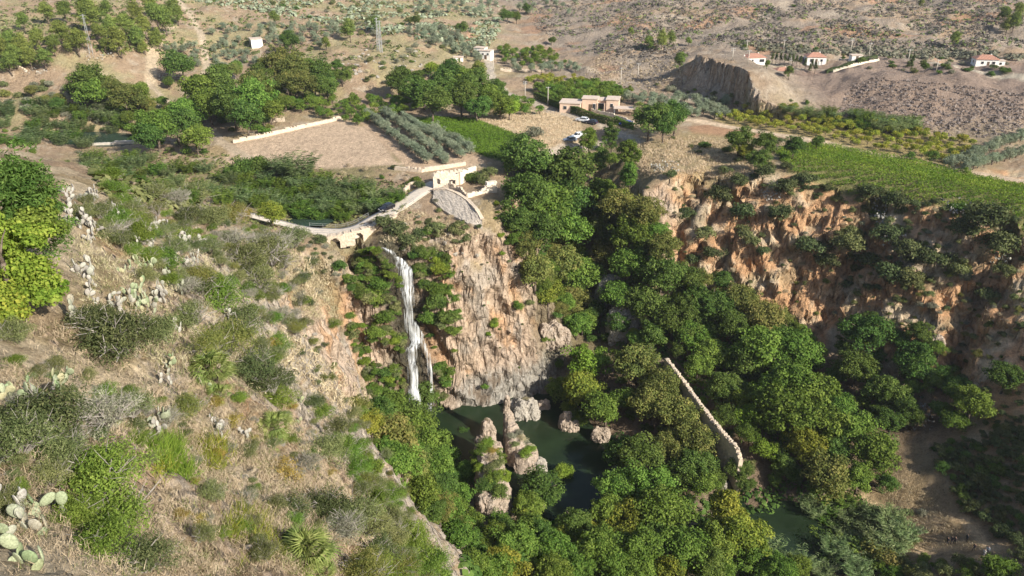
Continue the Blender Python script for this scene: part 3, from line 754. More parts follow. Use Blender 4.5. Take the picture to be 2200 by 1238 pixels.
# fine leaved ones for the near slope
bush_kind('n_shrub', 'shrub', 3, 70, 110, .070, aspect=.32, twigs=26)
bush_kind('n_dark', 'dark', 3, 70, 110, .070, aspect=.32, twigs=22)
bush_kind('n_green', 'green', 3, 70, 110, .074, aspect=.36, twigs=12)
bush_kind('n_autumn', 'autumn', 2, 70, 100, .070, aspect=.32, twigs=22)
bush_kind('n_grey', 'greyish', 2, 50, 90, .066, aspect=.28, twigs=50)
def cane_kind(kind, leaf, variants, stems=70, hgt=4.2, rad=2.2):
    for i in range(variants):
        C_, N_, T_, S_ = [], [], [], []
        UP = []
        for s in range(stems):
            a = rng.uniform(0, 6.28); r0 = rad * .8 * math.sqrt(rng.random()); out = rng.uniform(.1, .5)
            h = hgt * rng.uniform(.6, 1.05); tone = np.clip(.5 + rng.normal() * .18, 0, 1)
            lean = np.array((math.cos(a), math.sin(a), 0)) * out
            for j in range(15):
                f = .22 + .78 * j / 14
                p = np.array((math.cos(a) * r0, math.sin(a) * r0, 0)) + lean * h * f * f * 1.0 + np.array((0, 0, h * f * (1 - .18 * f * f)))
                b = rng.uniform(0, 6.28); dirv = np.array((math.cos(b), math.sin(b), -.25)) * .7 + lean
                dirv /= np.linalg.norm(dirv)
                C_.append(p + dirv * .3); nn = np.cross(dirv, np.cross((0, 0, 1), dirv)); N_.append(nn); UP.append(np.cross(nn, dirv)); T_.append(tone + rng.normal() * .12)
        c, n, t, up = np.array(C_), np.array(N_), np.array(T_), np.array(UP)
        me = leaf_mesh(kind + "_foliage", c, n, rng.uniform(.7, 1.1, len(c)), .14, t, L[leaf], up=up)
        PROTO.setdefault(kind, []).append((None, me, rad, hgt * .6))
cane_kind('cane', 'cane', 3)
cane_kind('canegreen', 'green', 2, hgt=3.6)

NAMES = {'green': ('broadleaf_tree', 'tree'), 'deep': ('dark_broadleaf_tree', 'tree'), 'autumn': ('browning_tree', 'tree'), 'yellow': ('yellowing_tree', 'tree'), 'lime': ('bright_green_tree', 'tree'), 'tall': ('tall_poplar_tree', 'tree'),
         'talldeep': ('tall_dark_tree', 'tree'), 'pine': ('pine_tree', 'pine tree'), 'olive': ('olive_tree', 'olive tree'), 'citrus': ('citrus_tree', 'citrus tree'), 'fruit': ('young_fruit_tree', 'fruit tree'), 'cypress': ('cypress_tree', 'cypress'),
         'b_dark': ('dark_shrub', 'shrub'), 'b_shrub': ('olive_green_shrub', 'shrub'), 'b_grey': ('grey_green_shrub', 'shrub'), 'b_green': ('green_shrub', 'shrub'), 'b_deep': ('deep_green_shrub', 'shrub'), 'b_lime': ('bright_green_shrub', 'shrub'),
         'b_autumn': ('browning_shrub', 'shrub'), 'b_mustard': ('mustard_yellow_shrub', 'shrub'), 'b_dry': ('dry_bush', 'dry bush'), 'n_shrub': ('twiggy_shrub', 'shrub'), 'n_dark': ('dark_twiggy_shrub', 'shrub'), 'n_green': ('fine_leaved_shrub', 'shrub'),
         'n_autumn': ('brown_twiggy_shrub', 'shrub'), 'n_grey': ('bare_twigged_shrub', 'shrub'), 'cane': ('cane_clump', 'cane clump'), 'canegreen': ('green_cane_clump', 'cane clump')}
LOOK = {'green': 'leafy mid-green tree', 'deep': 'dense dark green tree', 'autumn': 'tree with browning leaves', 'yellow': 'yellowing broad-crowned tree', 'lime': 'bright lime-green tree', 'tall': 'tall narrow green tree', 'talldeep': 'tall narrow dark tree',
        'pine': 'round-topped green pine', 'olive': 'silvery olive tree', 'citrus': 'small round citrus tree', 'fruit': 'small yellow-green fruit tree', 'cypress': 'slim dark cypress', 'b_dark': 'dark green shrub', 'b_shrub': 'olive-green shrub', 'b_grey': 'grey-green shrub',
        'b_green': 'mid-green leafy shrub', 'b_deep': 'deep green shrub', 'b_lime': 'bright green shrub', 'b_autumn': 'browning shrub', 'b_mustard': 'mustard-yellow shrub', 'b_dry': 'dry straw-coloured bush', 'n_shrub': 'twiggy olive-green shrub',
        'n_dark': 'dark twiggy shrub', 'n_green': 'fine-leaved green shrub', 'n_autumn': 'brown twiggy shrub', 'n_grey': 'grey bare-twigged shrub', 'cane': 'arching pale cane clump', 'canegreen': 'dense green cane clump'}
ALLPLANTS = []
def min_dist(g):
    g = g or ''
    return 105.0 if 'gorge' in g and 'wall' not in g else 150.0 if any(w in g for w in ('river', 'pond', 'plateau', 'far ', 'ploughed')) else 0.0
def plant(kind, loc, s=1.0, sz=None, group=None, sink=.15, look=None):
    """a tree (empty > trunk, crown) or bush (empty > stems, foliage / one mesh)"""
    tk, cr, rad, h = PROTO[kind][rnd.randrange(len(PROTO[kind]))]
    nm, cat = NAMES[kind]
    if kind == 'b_shrub' and group and ('red cliff' in group or 'far' in group): nm = 'cliff_shrub' if 'red cliff' in group else 'hill_shrub'
    loc = Vector(loc) - Vector((0, 0, sink * s))
    gn = gnormal(loc.x, loc.y); gn = gn if gn.z >= 0 else -gn
    if gn.z < .6 and not (tk is not None and not kind.startswith(('b_', 'n_'))): loc = loc + Vector((gn.x, gn.y, .4)) * (.45 * s * rad)
    sc = (s * rnd.uniform(.92, 1.08), s * rnd.uniform(.92, 1.08), (sz or s))
    if tk is None:
        o = link(nm, cr, None, None, loc); o.rotation_euler = (0, 0, rnd.uniform(0, 6.28)); o.scale = sc
    else:
        o = empty(nm, loc, rnd.uniform(0, 6.28)); o.scale = sc
        istree = not kind.startswith(('b_', 'n_'))
        link('trunk' if istree else 'stems', tk, None, o); link('crown' if istree else 'foliage', cr, None, o)
    want_label(o, look or LOOK[kind], cat, group, h * (sz or s))
    ALLPLANTS.append((loc.x, loc.y, rad * s))
    return o
def pick(kinds):
    x = rnd.random() * sum(w for _, w in kinds)
    for k, w in kinds:
        x -= w
        if x <= 0: return k
    return kinds[-1][0]
def scatter(poly, n, sep, kinds, smin, smax, group, hfac=.8, avoid=None, tries=30, zmax=None, zs=1.0, planar=False):
    """strew plants over the ground seen inside poly (pixels of the photograph), at least sep metres apart"""
    us = [p[0] for p in poly]; vs = [p[1] for p in poly]
    done = []; out = []
    for _ in range(n * tries):
        if len(out) >= n: break
        u, v = rnd.uniform(min(us), max(us)), rnd.uniform(min(vs), max(vs))
        if not in_poly(np.array([u]), np.array([v]), poly)[0]: continue
        k = pick(kinds); s = rnd.uniform(smin, smax)
        tk, cr, rad, h = PROTO[k][0]
        p = crown_at(u, v, h * s * hfac, min_dist(group))
        if p is None: continue
        if zmax is not None and p.z > zmax: continue
        if avoid is not None and avoid(p): continue
        if on_track(p.x, p.y, .6 + .5 * s * rad): continue
        if any((p.x - a) ** 2 + (p.y - b) ** 2 < (sep * .5 * (1 + s / smax)) ** 2 for a, b in done): continue
        done.append((p.x, p.y)); out.append(plant(k, (p.x, p.y, ground(p.x, p.y)), s, s * rnd.uniform(.85, 1.15) * zs, group))
    return out
def at_px(kind, u, v, rpx, group=None, sz=None, look=None, hf=.8):
    """one plant whose crown centre shows at u, v with a radius of rpx pixels"""
    tk, cr, rad, h = PROTO[kind][0]
    mind = min_dist(group)
    p = hit(u, v)
    if mind and (p - Vector(CAM)).length < mind: p = crown_at(u, v, .5, mind) or p
    for _ in range(3):
        s = rpx * (Vector(CAM) - p).length / FPX / rad
        q_ = crown_at(u, v, h * s * hf, mind)
        if q_ is None: break
        p = q_
    return plant(kind, (p.x, p.y, ground(p.x, p.y)), s, sz and sz * s, group, look=look)
def row(kind, a, b, step, s, group, jit=.3, z=44):
    pa, pb = Vector((*a, 0)), Vector((*b, 0)); n = max(1, int((pb - pa).length / step))
    for i in range(n + 1):
        p = pa.lerp(pb, i / n) + Vector((rnd.uniform(-jit, jit), rnd.uniform(-jit, jit), 0))
        k = s * rnd.uniform(.85, 1.15)
        plant(kind, (p.x, p.y, ground(p.x, p.y)), k, k * rnd.uniform(.9, 1.1), group)
def fill_field(kind, poly, dx, dy, ang, s, group, inset=1.0, keep=1.0):
    xs = np.array([p[0] for p in poly]); ys = np.array([p[1] for p in poly]); c, si = math.cos(ang), math.sin(ang)
    cx, cy = xs.mean(), ys.mean(); Rm = np.hypot(xs - cx, ys - cy).max()
    for i in range(int(-Rm / dx), int(Rm / dx) + 1):
        for j in range(int(-Rm / dy), int(Rm / dy) + 1):
            x = cx + c * i * dx - si * j * dy + rnd.uniform(-.35, .35); y = cy + si * i * dx + c * j * dy + rnd.uniform(-.35, .35)
            if poly_dist(np.array([x]), np.array([y]), poly)[0] > -inset or rnd.random() > keep or on_track(x, y, 1.4) or ground(x, y) > 48.5: continue
            k = s * rnd.uniform(.75, 1.2)
            plant(kind, (x, y, ground(x, y)), k, k * rnd.uniform(.85, 1.15), group)
# ------------------------------------------------------------------ water
def water_mat(name, col, rough=.12):
    m, nt, o = new_mat(name)
    p = N(nt, "ShaderNodeBsdfPrincipled"); p.inputs["Roughness"].default_value = rough; p.inputs["IOR"].default_value = 1.33; p.inputs["Specular IOR Level"].default_value = .32
    f = noise_tex(nt, .12, 4, .6, objco(nt))
    nt.links.new(ramp(nt, f, [(.35, tuple(c * .8 for c in col)), (.65, tuple(c * 1.25 for c in col))]), p.inputs["Base Color"])
    b = N(nt, "ShaderNodeBump"); b.inputs["Strength"].default_value = .4; b.inputs["Distance"].default_value = .05
    nt.links.new(noise_tex(nt, 1.6, 4, .6, objco(nt)), b.inputs["Height"]); nt.links.new(b.outputs[0], p.inputs["Normal"])
    nt.links.new(p.outputs[0], o.inputs[0]); return m
M['pool'] = water_mat("pool_water", (.016, .028, .013))
M['river'] = water_mat("river_water", (.03, .05, .035))
def water(name, pts, z, mat, label):
    bm = bmesh.new(); vs = [bm.verts.new((x, y, z)) for x, y in pts]; bm.faces.new(vs)
    bmesh.ops.recalc_face_normals(bm, faces=bm.faces)
    o = link(name, bm_mesh(name, bm), mat); tag(o, label, None, None, 'structure'); return o
water("pool_water", [(-34, 144), (-28, 162), (0, 166), (14, 166), (34, 156), (40, 138), (30, 122), (8, 116), (-14, 124), (-26, 134)], 0.0, M['pool'], "dark green plunge pool under the waterfall")
water("stream_water", [(40, 128), (50, 134), (60, 128), (74, 112), (68, 104), (54, 106), (44, 116)], -2.7, M['pool'], "dark green stream below the long wall")
water("river_water", [at_z(u, v, 38.9)[:2] for u, v in ((596, 478), (640, 448), (690, 450), (735, 466), (700, 484), (640, 487))], 38.9, M['river'], "green river above the road bridge")
water("pond_water", [at_z(u, v, 40.7)[:2] for u, v in ((70, 282), (200, 275), (300, 280), (300, 314), (180, 316), (90, 312))], 40.7, M['river'], "green pond held by the concrete weir")

def foam_mat():
    m, nt, o = new_mat("white_water")
    p = N(nt, "ShaderNodeBsdfPrincipled"); p.inputs["Base Color"].default_value = (.80, .83, .86, 1); p.inputs["Roughness"].default_value = .45
    mp = N(nt, "ShaderNodeMapping"); mp.inputs["Scale"].default_value = (2.6, .5, .10); nt.links.new(objco(nt), mp.inputs[0])
    f1 = noise_tex(nt, 1.0, 6, .7, mp.outputs[0])
    at = N(nt, "ShaderNodeAttribute"); at.attribute_name = "thin"
    ad = N(nt, "ShaderNodeMath", operation='SUBTRACT'); nt.links.new(f1, ad.inputs[0]); nt.links.new(at.outputs["Fac"], ad.inputs[1])
    mr = N(nt, "ShaderNodeMapRange"); mr.inputs[1].default_value = .28; mr.inputs[2].default_value = .58; nt.links.new(ad.outputs[0], mr.inputs[0])
    mp2 = N(nt, "ShaderNodeMapping"); mp2.inputs["Scale"].default_value = (5.5, 1.0, .22); nt.links.new(objco(nt), mp2.inputs[0])
    nt.links.new(ramp(nt, noise_tex(nt, 1.0, 5, .75, mp2.outputs[0]), [(.36, (.34, .37, .38)), (.47, (.68, .71, .73)), (.58, (.86, .87, .88))]), p.inputs["Base Color"])
    nt.links.new(mr.outputs[0], p.inputs["Alpha"]); nt.links.new(p.outputs[0], o.inputs[0])
    b = N(nt, "ShaderNodeBump"); b.inputs["Strength"].default_value = .7; b.inputs["Distance"].default_value = .3; nt.links.new(f1, b.inputs["Height"]); nt.links.new(b.outputs[0], p.inputs["Normal"])
    return m
M['foam'] = foam_mat()
pn1 = lambda a, b: float(pnoise(a, b, .37))
def fall(name, rows, fwd, thin, label):
    """rows (v, left u, right u) -> a bulging sheet of falling water hung just off the rock"""
    vs = np.array([r[0] for r in rows]); ul = np.array([r[1] for r in rows]); ur = np.array([r[2] for r in rows])
    vv = np.linspace(vs[0], vs[-1], max(8, int((vs[-1] - vs[0]) / 4)))
    ys = []
    for v in vv:
        h = [hit(u, v) for u in np.linspace(np.interp(v, vs, ul), np.interp(v, vs, ur), 3)]
        ys.append(min(p.y for p in h if p is not None))
    ys = np.array(ys); k_ = np.ones(5) / 5
    ys = np.convolve(np.pad(ys, 2, mode='edge'), k_, 'valid') - fwd
    NX = 13; bm = bmesh.new(); grid = []
    th = bm.verts.layers.float.new("thin")
    for v, y in zip(vv, ys):
        a, b = np.interp(v, vs, ul) - 1, np.interp(v, vs, ur) + 1; rw = []
        for i in range(NX):
            t = i / (NX - 1); u = a + (b - a) * t + .8 * pn1(v * .05, i * .7)
            d = ray(u, v); tt = (y - .3 * math.sin(math.pi * t) * min(1, (b - a) / 20) + .10 * pn1(v * .04 + 9, i * .9)) / d[1]
            vx = bm.verts.new((d[0] * tt, d[1] * tt, CAM[2] + d[2] * tt)); vx[th] = thin + .16 * (2 * abs(t - .5)) ** 2.5 + .12 * pn1(v * .03, i * .5)
            rw.append(vx)
        grid.append(rw)
    for r0, r1 in zip(grid[:-1], grid[1:]):
        for i in range(NX - 1): bm.faces.new((r0[i], r0[i + 1], r1[i + 1], r1[i]))
    bmesh.ops.recalc_face_normals(bm, faces=bm.faces)
    o = link(name, bm_mesh(name, bm, True), M['foam']); return o
wf = empty("waterfall", at_z(890, 860, 0)); tag(wf, "tall white two-step waterfall dropping into the green pool", "waterfall")
for nm_, rows_, f_, t_ in (("chute", [(532, 818, 826), (540, 828, 846), (548, 838, 852), (560, 848, 864)], .45, .10),
                           ("upper_fall", [(552, 846, 858), (562, 850, 872), (580, 853, 886), (610, 859, 889), (640, 864, 890), (665, 868, 890), (690, 869, 892), (708, 870, 902), (722, 880, 911), (738, 884, 908)], .8, .08),
                           ("left_strand", [(728, 888, 906), (742, 878, 904), (752, 872, 896), (775, 873, 896), (800, 875, 899), (850, 878, 904), (885, 881, 908)], .8, .08),
                           ("right_strand", [(726, 894, 912), (742, 904, 918), (760, 914, 924), (800, 920, 930), (850, 919, 933), (885, 918, 935)], .8, .13),
                           ("thin_veil", [(748, 894, 914), (780, 895, 922), (830, 898, 924), (885, 902, 924)], .65, .34)):
    o = fall(nm_, rows_, f_, t_, None); o.parent = wf; o.matrix_parent_inverse = Matrix.Translation(-Vector(wf.location))

# ------------------------------------------------------------------ road, tracks, kerb and railings
M['road'] = plain("pale_concrete_road", (.50, .435, .36), .9, .16, 1.2, bump=.2)
M['concrete'] = plain("concrete", (.47, .42, .35), .9, .2, 1.5, bump=.3)
M['galv'] = plain("galvanised_steel", (.42, .43, .43), .45, .1, 3.0, metal=.6)
M['plaster'] = plain("old_white_plaster", (.66, .57, .45), .9, .28, 1.1, bump=.5, bscale=4)
M['rubble'] = plain("rubble_masonry", (.35, .305, .255), .95, .55, 2.6, bump=.8, bscale=5)
M['palestone'] = plain("pale_stone", (.52, .43, .33), .95, .25, 1.6, bump=.6, bscale=4)
def smooth_line(pts, step=1.0, it=4):
    P = [Vector((x, y, 0)) for x, y in pts]; S = []
    for a, b in zip(P[:-1], P[1:]):
        n = max(1, int((b - a).length / step)); S += [a.lerp(b, i / n) for i in range(n)]
    S.append(P[-1])
    for _ in range(it): S = [S[0]] + [(S[i - 1] + S[i] * 2 + S[i + 1]) / 4 for i in range(1, len(S) - 1)] + [S[-1]]
    return S
def offsets(S, off):
    out = []
    for i in range(len(S)):
        t = (S[min(i + 1, len(S) - 1)] - S[max(i - 1, 0)]).normalized(); out.append(S[i] + Vector((t.y, -t.x, 0)) * off)
    return out
RS = smooth_line(ROAD, 1.0, 12)
def road_z(i):
    q_ = [ground(RS[j].x, RS[j].y) for j in range(max(0, i - 3), min(len(RS), i + 4))]
    return sum(q_) / len(q_) + .28
RZ = [road_z(i) for i in range(len(RS))]
rows = []
for off, dz in ((-2.25, -1.6), (-2.2, 0), (-1.1, .05), (0, .07), (1.1, .05), (2.2, 0), (2.25, -1.6)):
    rows.append([(p.x, p.y, RZ[i] + dz) for i, p in enumerate(offsets(RS, off))])
tag(grid_sheet("road", rows, M['road']), "narrow pale concrete road over the bridge", None, None, 'structure')
kb = bmesh.new()
ko = offsets(RS, 2.35)
for i in range(len(RS) - 1):
    a, b = ko[i], ko[i + 1]; z0, z1 = RZ[i], RZ[i + 1]
    n_ = (b - a).normalized(); s_ = Vector((n_.y, -n_.x, 0)) * .13
    q_ = [kb.verts.new((a + s_ * sg).to_tuple()[:2] + (z,)) for sg, z in ((-1, z0 - .4), (-1, z0 + .14), (1, z0 + .14), (1, z0 - .6))]
    w_ = [kb.verts.new((b + s_ * sg).to_tuple()[:2] + (z,)) for sg, z in ((-1, z1 - .4), (-1, z1 + .14), (1, z1 + .14), (1, z1 - .6))]
    for j in range(4): kb.faces.new((q_[j], q_[(j + 1) % 4], w_[(j + 1) % 4], w_[j]))
bmesh.ops.recalc_face_normals(kb, faces=kb.faces)
tag(link("kerb", bm_mesh("kerb", kb), M['concrete']), "low concrete kerb along the valley side of the road", None, None, 'structure')
def railing(off, i0, i1, label):
    S = offsets(RS, off); ep = Vector((S[i0].x, S[i0].y, RZ[i0]))
    o = empty("railing", ep); tag(o, label, "railing", "steel railings along the road")
    pb = bmesh.new(); tube(pb, (0, 0, -.2), (0, 0, 1.05), .035, .035, 6); pm = bm_mesh("railing_post", pb); pm.materials.append(M['galv'])
    for i in range(i0, i1 + 1, 3): link("post", pm, None, o, Vector((S[i].x, S[i].y, RZ[i])) - ep)
    for hh in (.55, 1.0):
        b_ = bmesh.new()
        for i in range(i0, i1): tube(b_, Vector((S[i].x, S[i].y, RZ[i] + hh)) - ep, Vector((S[i + 1].x, S[i + 1].y, RZ[i + 1] + hh)) - ep, .028, .028, 5)
        link("rail", bm_mesh("rail", b_), M['galv'], o)
nR = len(RS)
railing(2.2, 8, 43, "long grey steel railing on the waterfall side of the road")
railing(-2.15, 15, 30, "short grey steel railing between the road and the river")
pipe = bmesh.new()
po = offsets(RS, 2.75)
for i in range(12, 40): tube(pipe, (po[i].x, po[i].y, RZ[i] - .35), (po[i + 1].x, po[i + 1].y, RZ[i + 1] - .35), .13, .13, 7)
tag(link("water_pipe", bm_mesh("water_pipe", pipe, True), plain("dark_pipe", (.05, .045, .045), .5)), "dark pipe slung along the outer edge of the road bridge", "pipe")

# ------------------------------------------------------------------ walls made of small cells, with ragged tops and openings
def cell_wall(name, pts, base, top, thick, mat, cell=.35, hole=None, jit=.25, parent=None, seed=0, batter=0.0):
    """pts plan line; base(s), top(s) heights along it; hole(s, z) True where open"""
    r_ = random.Random(seed)
    P = [Vector((x, y, 0)) for x, y in pts]; Ls = [0]
    for a, b in zip(P[:-1], P[1:]): Ls.append(Ls[-1] + (b - a).length)
    def at(s):
        for i in range(len(P) - 1):
            if s <= Ls[i + 1] + 1e-6 or i == len(P) - 2:
                t = (s - Ls[i]) / (Ls[i + 1] - Ls[i]); d = (P[i + 1] - P[i]).normalized(); return P[i].lerp(P[i + 1], t), Vector((d.y, -d.x, 0))
    ns = max(1, int(Ls[-1] / cell)); cs = Ls[-1] / ns
    zb = min(base(i * cs) for i in range(ns + 1)); zt = max(top(i * cs) for i in range(ns + 1)) + cell
    nz = max(1, int((zt - zb) / cell))
    jt = {}
    def keep(i, j):
        if i < 0 or j < 0 or i >= ns or j >= nz: return False
        s, z = (i + .5) * cs, zb + (j + .5) * cell
        if (i,) not in jt: jt[(i,)] = r_.uniform(-jit, jit)
        return base(s) - cell <= z <= top(s) + jt[(i,)] and not (hole and hole(s, z))
    K = {(i, j) for i in range(ns) for j in range(nz) if keep(i, j)}
    bm = bmesh.new(); V = {}
    def vert(i, j, f):
        if (i, j, f) not in V:
            p, n = at(min(i * cs, Ls[-1])); q_ = r_.uniform(-.05, .05)
            z = zb + j * cell
            bt = batter * (zt - z)
            V[(i, j, f)] = bm.verts.new(p + n * ((thick * .5 + bt if f else -thick * .5) + q_) + Vector((0, 0, z + r_.uniform(-.06, .06))))
        return V[(i, j, f)]
    for i, j in K:
        bm.faces.new((vert(i, j, 1), vert(i + 1, j, 1), vert(i + 1, j + 1, 1), vert(i, j + 1, 1)))
        bm.faces.new((vert(i, j, 0), vert(i, j + 1, 0), vert(i + 1, j + 1, 0), vert(i + 1, j, 0)))
        for (a, b), (x0, y0), (x1, y1) in (((i - 1, j), (i, j), (i, j + 1)), ((i + 1, j), (i + 1, j + 1), (i + 1, j)), ((i, j - 1), (i + 1, j), (i, j)), ((i, j + 1), (i, j + 1), (i + 1, j + 1))):
            if (a, b) not in K: bm.faces.new((vert(x0, y0, 1), vert(x1, y1, 1), vert(x1, y1, 0), vert(x0, y0, 0)))
    bmesh.ops.recalc_face_normals(bm, faces=bm.faces)
    return link(name, bm_mesh(name, bm), mat, parent)
lerp = lambda xs, ys: (lambda s: float(np.interp(s, xs, ys)))
# bridge with three arches
i0, i1 = 19, 37
bo = offsets(RS, 2.6)
bpts = [(bo[i].x, bo[i].y - .15) for i in range(i0, min(i1, nR - 1), 3)]
br = empty("stone_bridge", (bpts[2][0], bpts[2][1], RZ[i0]))
tag(br, "low stone bridge with three small arches carrying the road", "bridge")
blen = sum(math.dist(a, b) for a, b in zip(bpts[:-1], bpts[1:]))
ARCH = [(blen * .12, 1.15, 1.5), (blen * .42, .85, 1.4), (blen * .78, .9, 1.5)]
ztop = lerp([0, blen], [RZ[i0] - .05, RZ[min(i1, nR - 1)] - .05])
def archhole(s, z):
    for c, r, dn in ARCH:
        zc = ztop(c) - .75 - r
        if abs(s - c) < r and z < zc + math.sqrt(max(0, r * r - (s - c) ** 2)): return True
    return False
o = cell_wall("arch_wall", bpts, lambda s: ztop(s) - 3.1, ztop, 1.6, M['palestone'], .22, archhole, .03, seed=5)
o.parent = br; o.matrix_parent_inverse = Matrix.Translation(-Vector(br.location))

# ------------------------------------------------------------------ ruined mill and its retaining wall
mb = Vector(at_z(958, 404, 43.6)); mb.z = ground(mb.x, mb.y)
mill = empty("ruined_mill", mb); tag(mill, "roofless white ruined mill with an arched window above the falls", "ruin")
def mpart(o): o.parent = mill; o.matrix_parent_inverse = Matrix.Translation(-mb); return o
gz = lambda x, y: ground(x, y)
X0, Y0, Z0 = mb.x, mb.y, mb.z
def arch(cx, w, z0, h): return lambda s, z: abs(s - cx) < w / 2 and z0 < z < z0 + h - (w / 2 - math.sqrt(max(0, (w / 2) ** 2 - (s - cx) ** 2)))
fa = arch(1.35, .85, Z0 + .6, 1.7)
hole_f = lambda s, z: fa(s, z) or (4.1 < s < 5.7 and Z0 + .3 < z < Z0 + 2.0)
mpart(cell_wall("front_wall", [(X0 - 3.2, Y0 + .6), (X0 + 3.2, Y0 + .9)], lambda s: Z0 - 1.5, lerp([0, .3, 1.2, 3.2, 4.0, 5.0, 5.6, 6.4], [Z0 + 2.6, Z0 + 3.6, Z0 + 4.1, Z0 + 4.0, Z0 + 3.7, Z0 + 3.9, Z0 + 3.2, Z0 + 3.5]), .6, M['plaster'], .2, hole_f, .08, seed=1))
mpart(cell_wall("side_wall", [(X0 + 3.4, Y0 + 1.0), (X0 + 7.2, Y0 + 8.5)], lambda s: Z0 - 1, lerp([0, 2, 4, 6, 8.4], [Z0 + 3.5, Z0 + 3.8, Z0 + 3.3, Z0 + 3.6, Z0 + 3.0]), .55, M['plaster'], .3, None, .2, seed=2))
mpart(cell_wall("back_wall", [(X0 - 3.0, Y0 + 1.0), (X0 - 1.8, Y0 + 5.0), (X0 + 4.4, Y0 + 5.4)], lambda s: Z0 - 1, lerp([0, 3, 6, 10], [Z0 + 3.2, Z0 + 2.4, Z0 + 2.8, Z0 + 3.0]), .55, M['plaster'], .3, None, .2, seed=3))
def gwall(name, pts, hs, thick, mat, seed, hole=None, jit=.2):
    ls = [0]
    for a, b in zip(pts[:-1], pts[1:]): ls.append(ls[-1] + math.dist(a, b))
    def g_(s):
        j = min(max(k_ for k_ in range(len(ls)) if ls[k_] <= s + 1e-6), len(pts) - 2); t = (s - ls[j]) / (ls[j + 1] - ls[j])
        return ground(pts[j][0] + (pts[j + 1][0] - pts[j][0]) * t, pts[j][1] + (pts[j + 1][1] - pts[j][1]) * t)
    ss = np.linspace(0, ls[-1], 12); gg = np.array([g_(s) for s in ss]); hh = lerp([h[0] * ls[-1] for h in hs], [h[1] for h in hs])
    gf = lambda s: float(np.interp(s, ss, gg))
    return mpart(cell_wall(name, pts, lambda s: gf(s) - 1.2, lambda s: gf(s) + hh(s), thick, M[mat], .25, hole, jit, seed=seed))
gwall("yard_wall", [(X0 - 4.2, Y0 - 1.0), (X0 + 1.0, Y0 - 2.2), (X0 + 3.8, Y0 - 4.2), (X0 + 5.8, Y0 - 7.4)], [(0, .5), (.2, .7), (.35, 1.0), (.5, 1.9), (.62, .9), (.75, 1.5), (1, .7)], .5, 'palestone', 4)
gwall("outer_wall", [(X0 + 5.8, Y0 - 7.4), (X0 + 9.6, Y0 - 6.0), (X0 + 13.0, Y0 - 3.6)], [(0, .8), (.2, 1.2), (.35, .6), (.5, 1.4), (.65, 1.9), (.8, 1.2), (1, 1.5)], .55, 'plaster', 6)
gwall("corner_block", [(X0 + 10.4, Y0 - 4.2), (X0 + 12.8, Y0 - 3.0)], [(0, 2.6), (1, 2.6)], 1.2, 'plaster', 7, None, .08)
def hp(u, v): return hit(u, v)
tops = [hp(u, v) for u, v in ((932, 412), (958, 411), (984, 421), (1006, 436), (1024, 455), (1036, 476))]
bots = [hp(u, v) for u, v in ((930, 434), (954, 456), (982, 472), (1004, 482), (1022, 486), (1036, 490))]
def resamp(P, n):
    out = []
    for i in range(n):
        t = i / (n - 1) * (len(P) - 1); j = min(int(t), len(P) - 2); out.append(P[j].lerp(P[j + 1], t - j))
    return out
T_, B_ = resamp(tops, 26), resamp(bots, 26)
rows = [[(a.x, a.y + .3, a.z - .5) for a in T_]]
for k_ in range(13):
    f = k_ / 12; rw = []
    for a, b in zip(T_, B_):
        p = a.lerp(b, f); z = max(a.z + .55 + (b.z - a.z) * f * 1.0, ground(p.x, p.y) + .15)
        rw.append((p.x + rnd.uniform(-.12, .12), p.y - .25 + rnd.uniform(-.1, .1), z + rnd.uniform(-.1, .1)))
    rows.append(rw)
rows.append([(b.x, b.y - .3, b.z - 1.0) for b in B_])
rv = grid_sheet("retaining_wall", rows, M['rubble']); rv.data.polygons.foreach_set("use_smooth", np.zeros(len(rv.data.polygons), bool)); tag(rv, "grey rubble retaining wall sloping down below the ruined mill", "wall")
cb = bmesh.new(); box(cb, (0, 0, 0), (1.0, 1.0, .4)); cme = bm_mesh("coping_stone", cb); cme.materials.append(M['palestone'])
CPT = resamp(tops, 33)
for a, b in zip(CPT[:-1], CPT[1:]):
    c_ = link("coping_stone", cme, None, rv, (a + b) / 2 + Vector((0, 0, .6))); d_ = b - a; c_.rotation_euler = (rnd.uniform(-.08, .08), -math.atan2(d_.z, math.hypot(d_.x, d_.y)), math.atan2(d_.y, d_.x)); c_.scale = (d_.length * .97, rnd.uniform(.8, 1), 1)

# ------------------------------------------------------------------ the long ruined wall across the gorge
wt = [(1432, 770, 11.5), (1470, 820, 10.4), (1510, 875, 9.4), (1550, 925, 8.6), (1585, 962, 8.0), (1592, 992, 6.0)]
wp = [at_z(*t) for t in wt]; wl = [0]
for a, b in zip(wp[:-1], wp[1:]): wl.append(wl[-1] + math.dist(a[:2], b[:2]))
wtop = lerp(wl, [p[2] for p in wp])
gw = cell_wall("ruined_wall", [p[:2] for p in wp], lambda s: wtop(s) - 8.5, wtop, .9, M['palestone'], .4, None, .3, seed=12)
tag(gw, "long high ruined stone wall cutting across the wooded gorge", "wall")
b_ = bmesh.new(); bmesh.ops.create_icosphere(b_, subdivisions=1, radius=.5)
for v_ in b_.verts: v_.co *= rnd.uniform(.8, 1.2)
stone_me = bm_mesh("wall_stone", b_); stone_me.materials.append(M['palestone'])
for i in range(46):
    s = wl[-1] * (i + .5) / 46; j = min(max(k_ for k_ in range(len(wl)) if wl[k_] <= s), len(wp) - 2); t = (s - wl[j]) / (wl[j + 1] - wl[j])
    a, b = Vector(wp[j]), Vector(wp[j + 1]); p = a.lerp(b, t)
    c_ = link("stone", stone_me, None, gw, (p.x + rnd.uniform(-.1, .1), p.y, wtop(s) + .12)); c_.scale = (rnd.uniform(.5, 1.1), rnd.uniform(.8, 1.1), rnd.uniform(.2, .45)); c_.rotation_euler = (0, 0, rnd.uniform(0, 6))

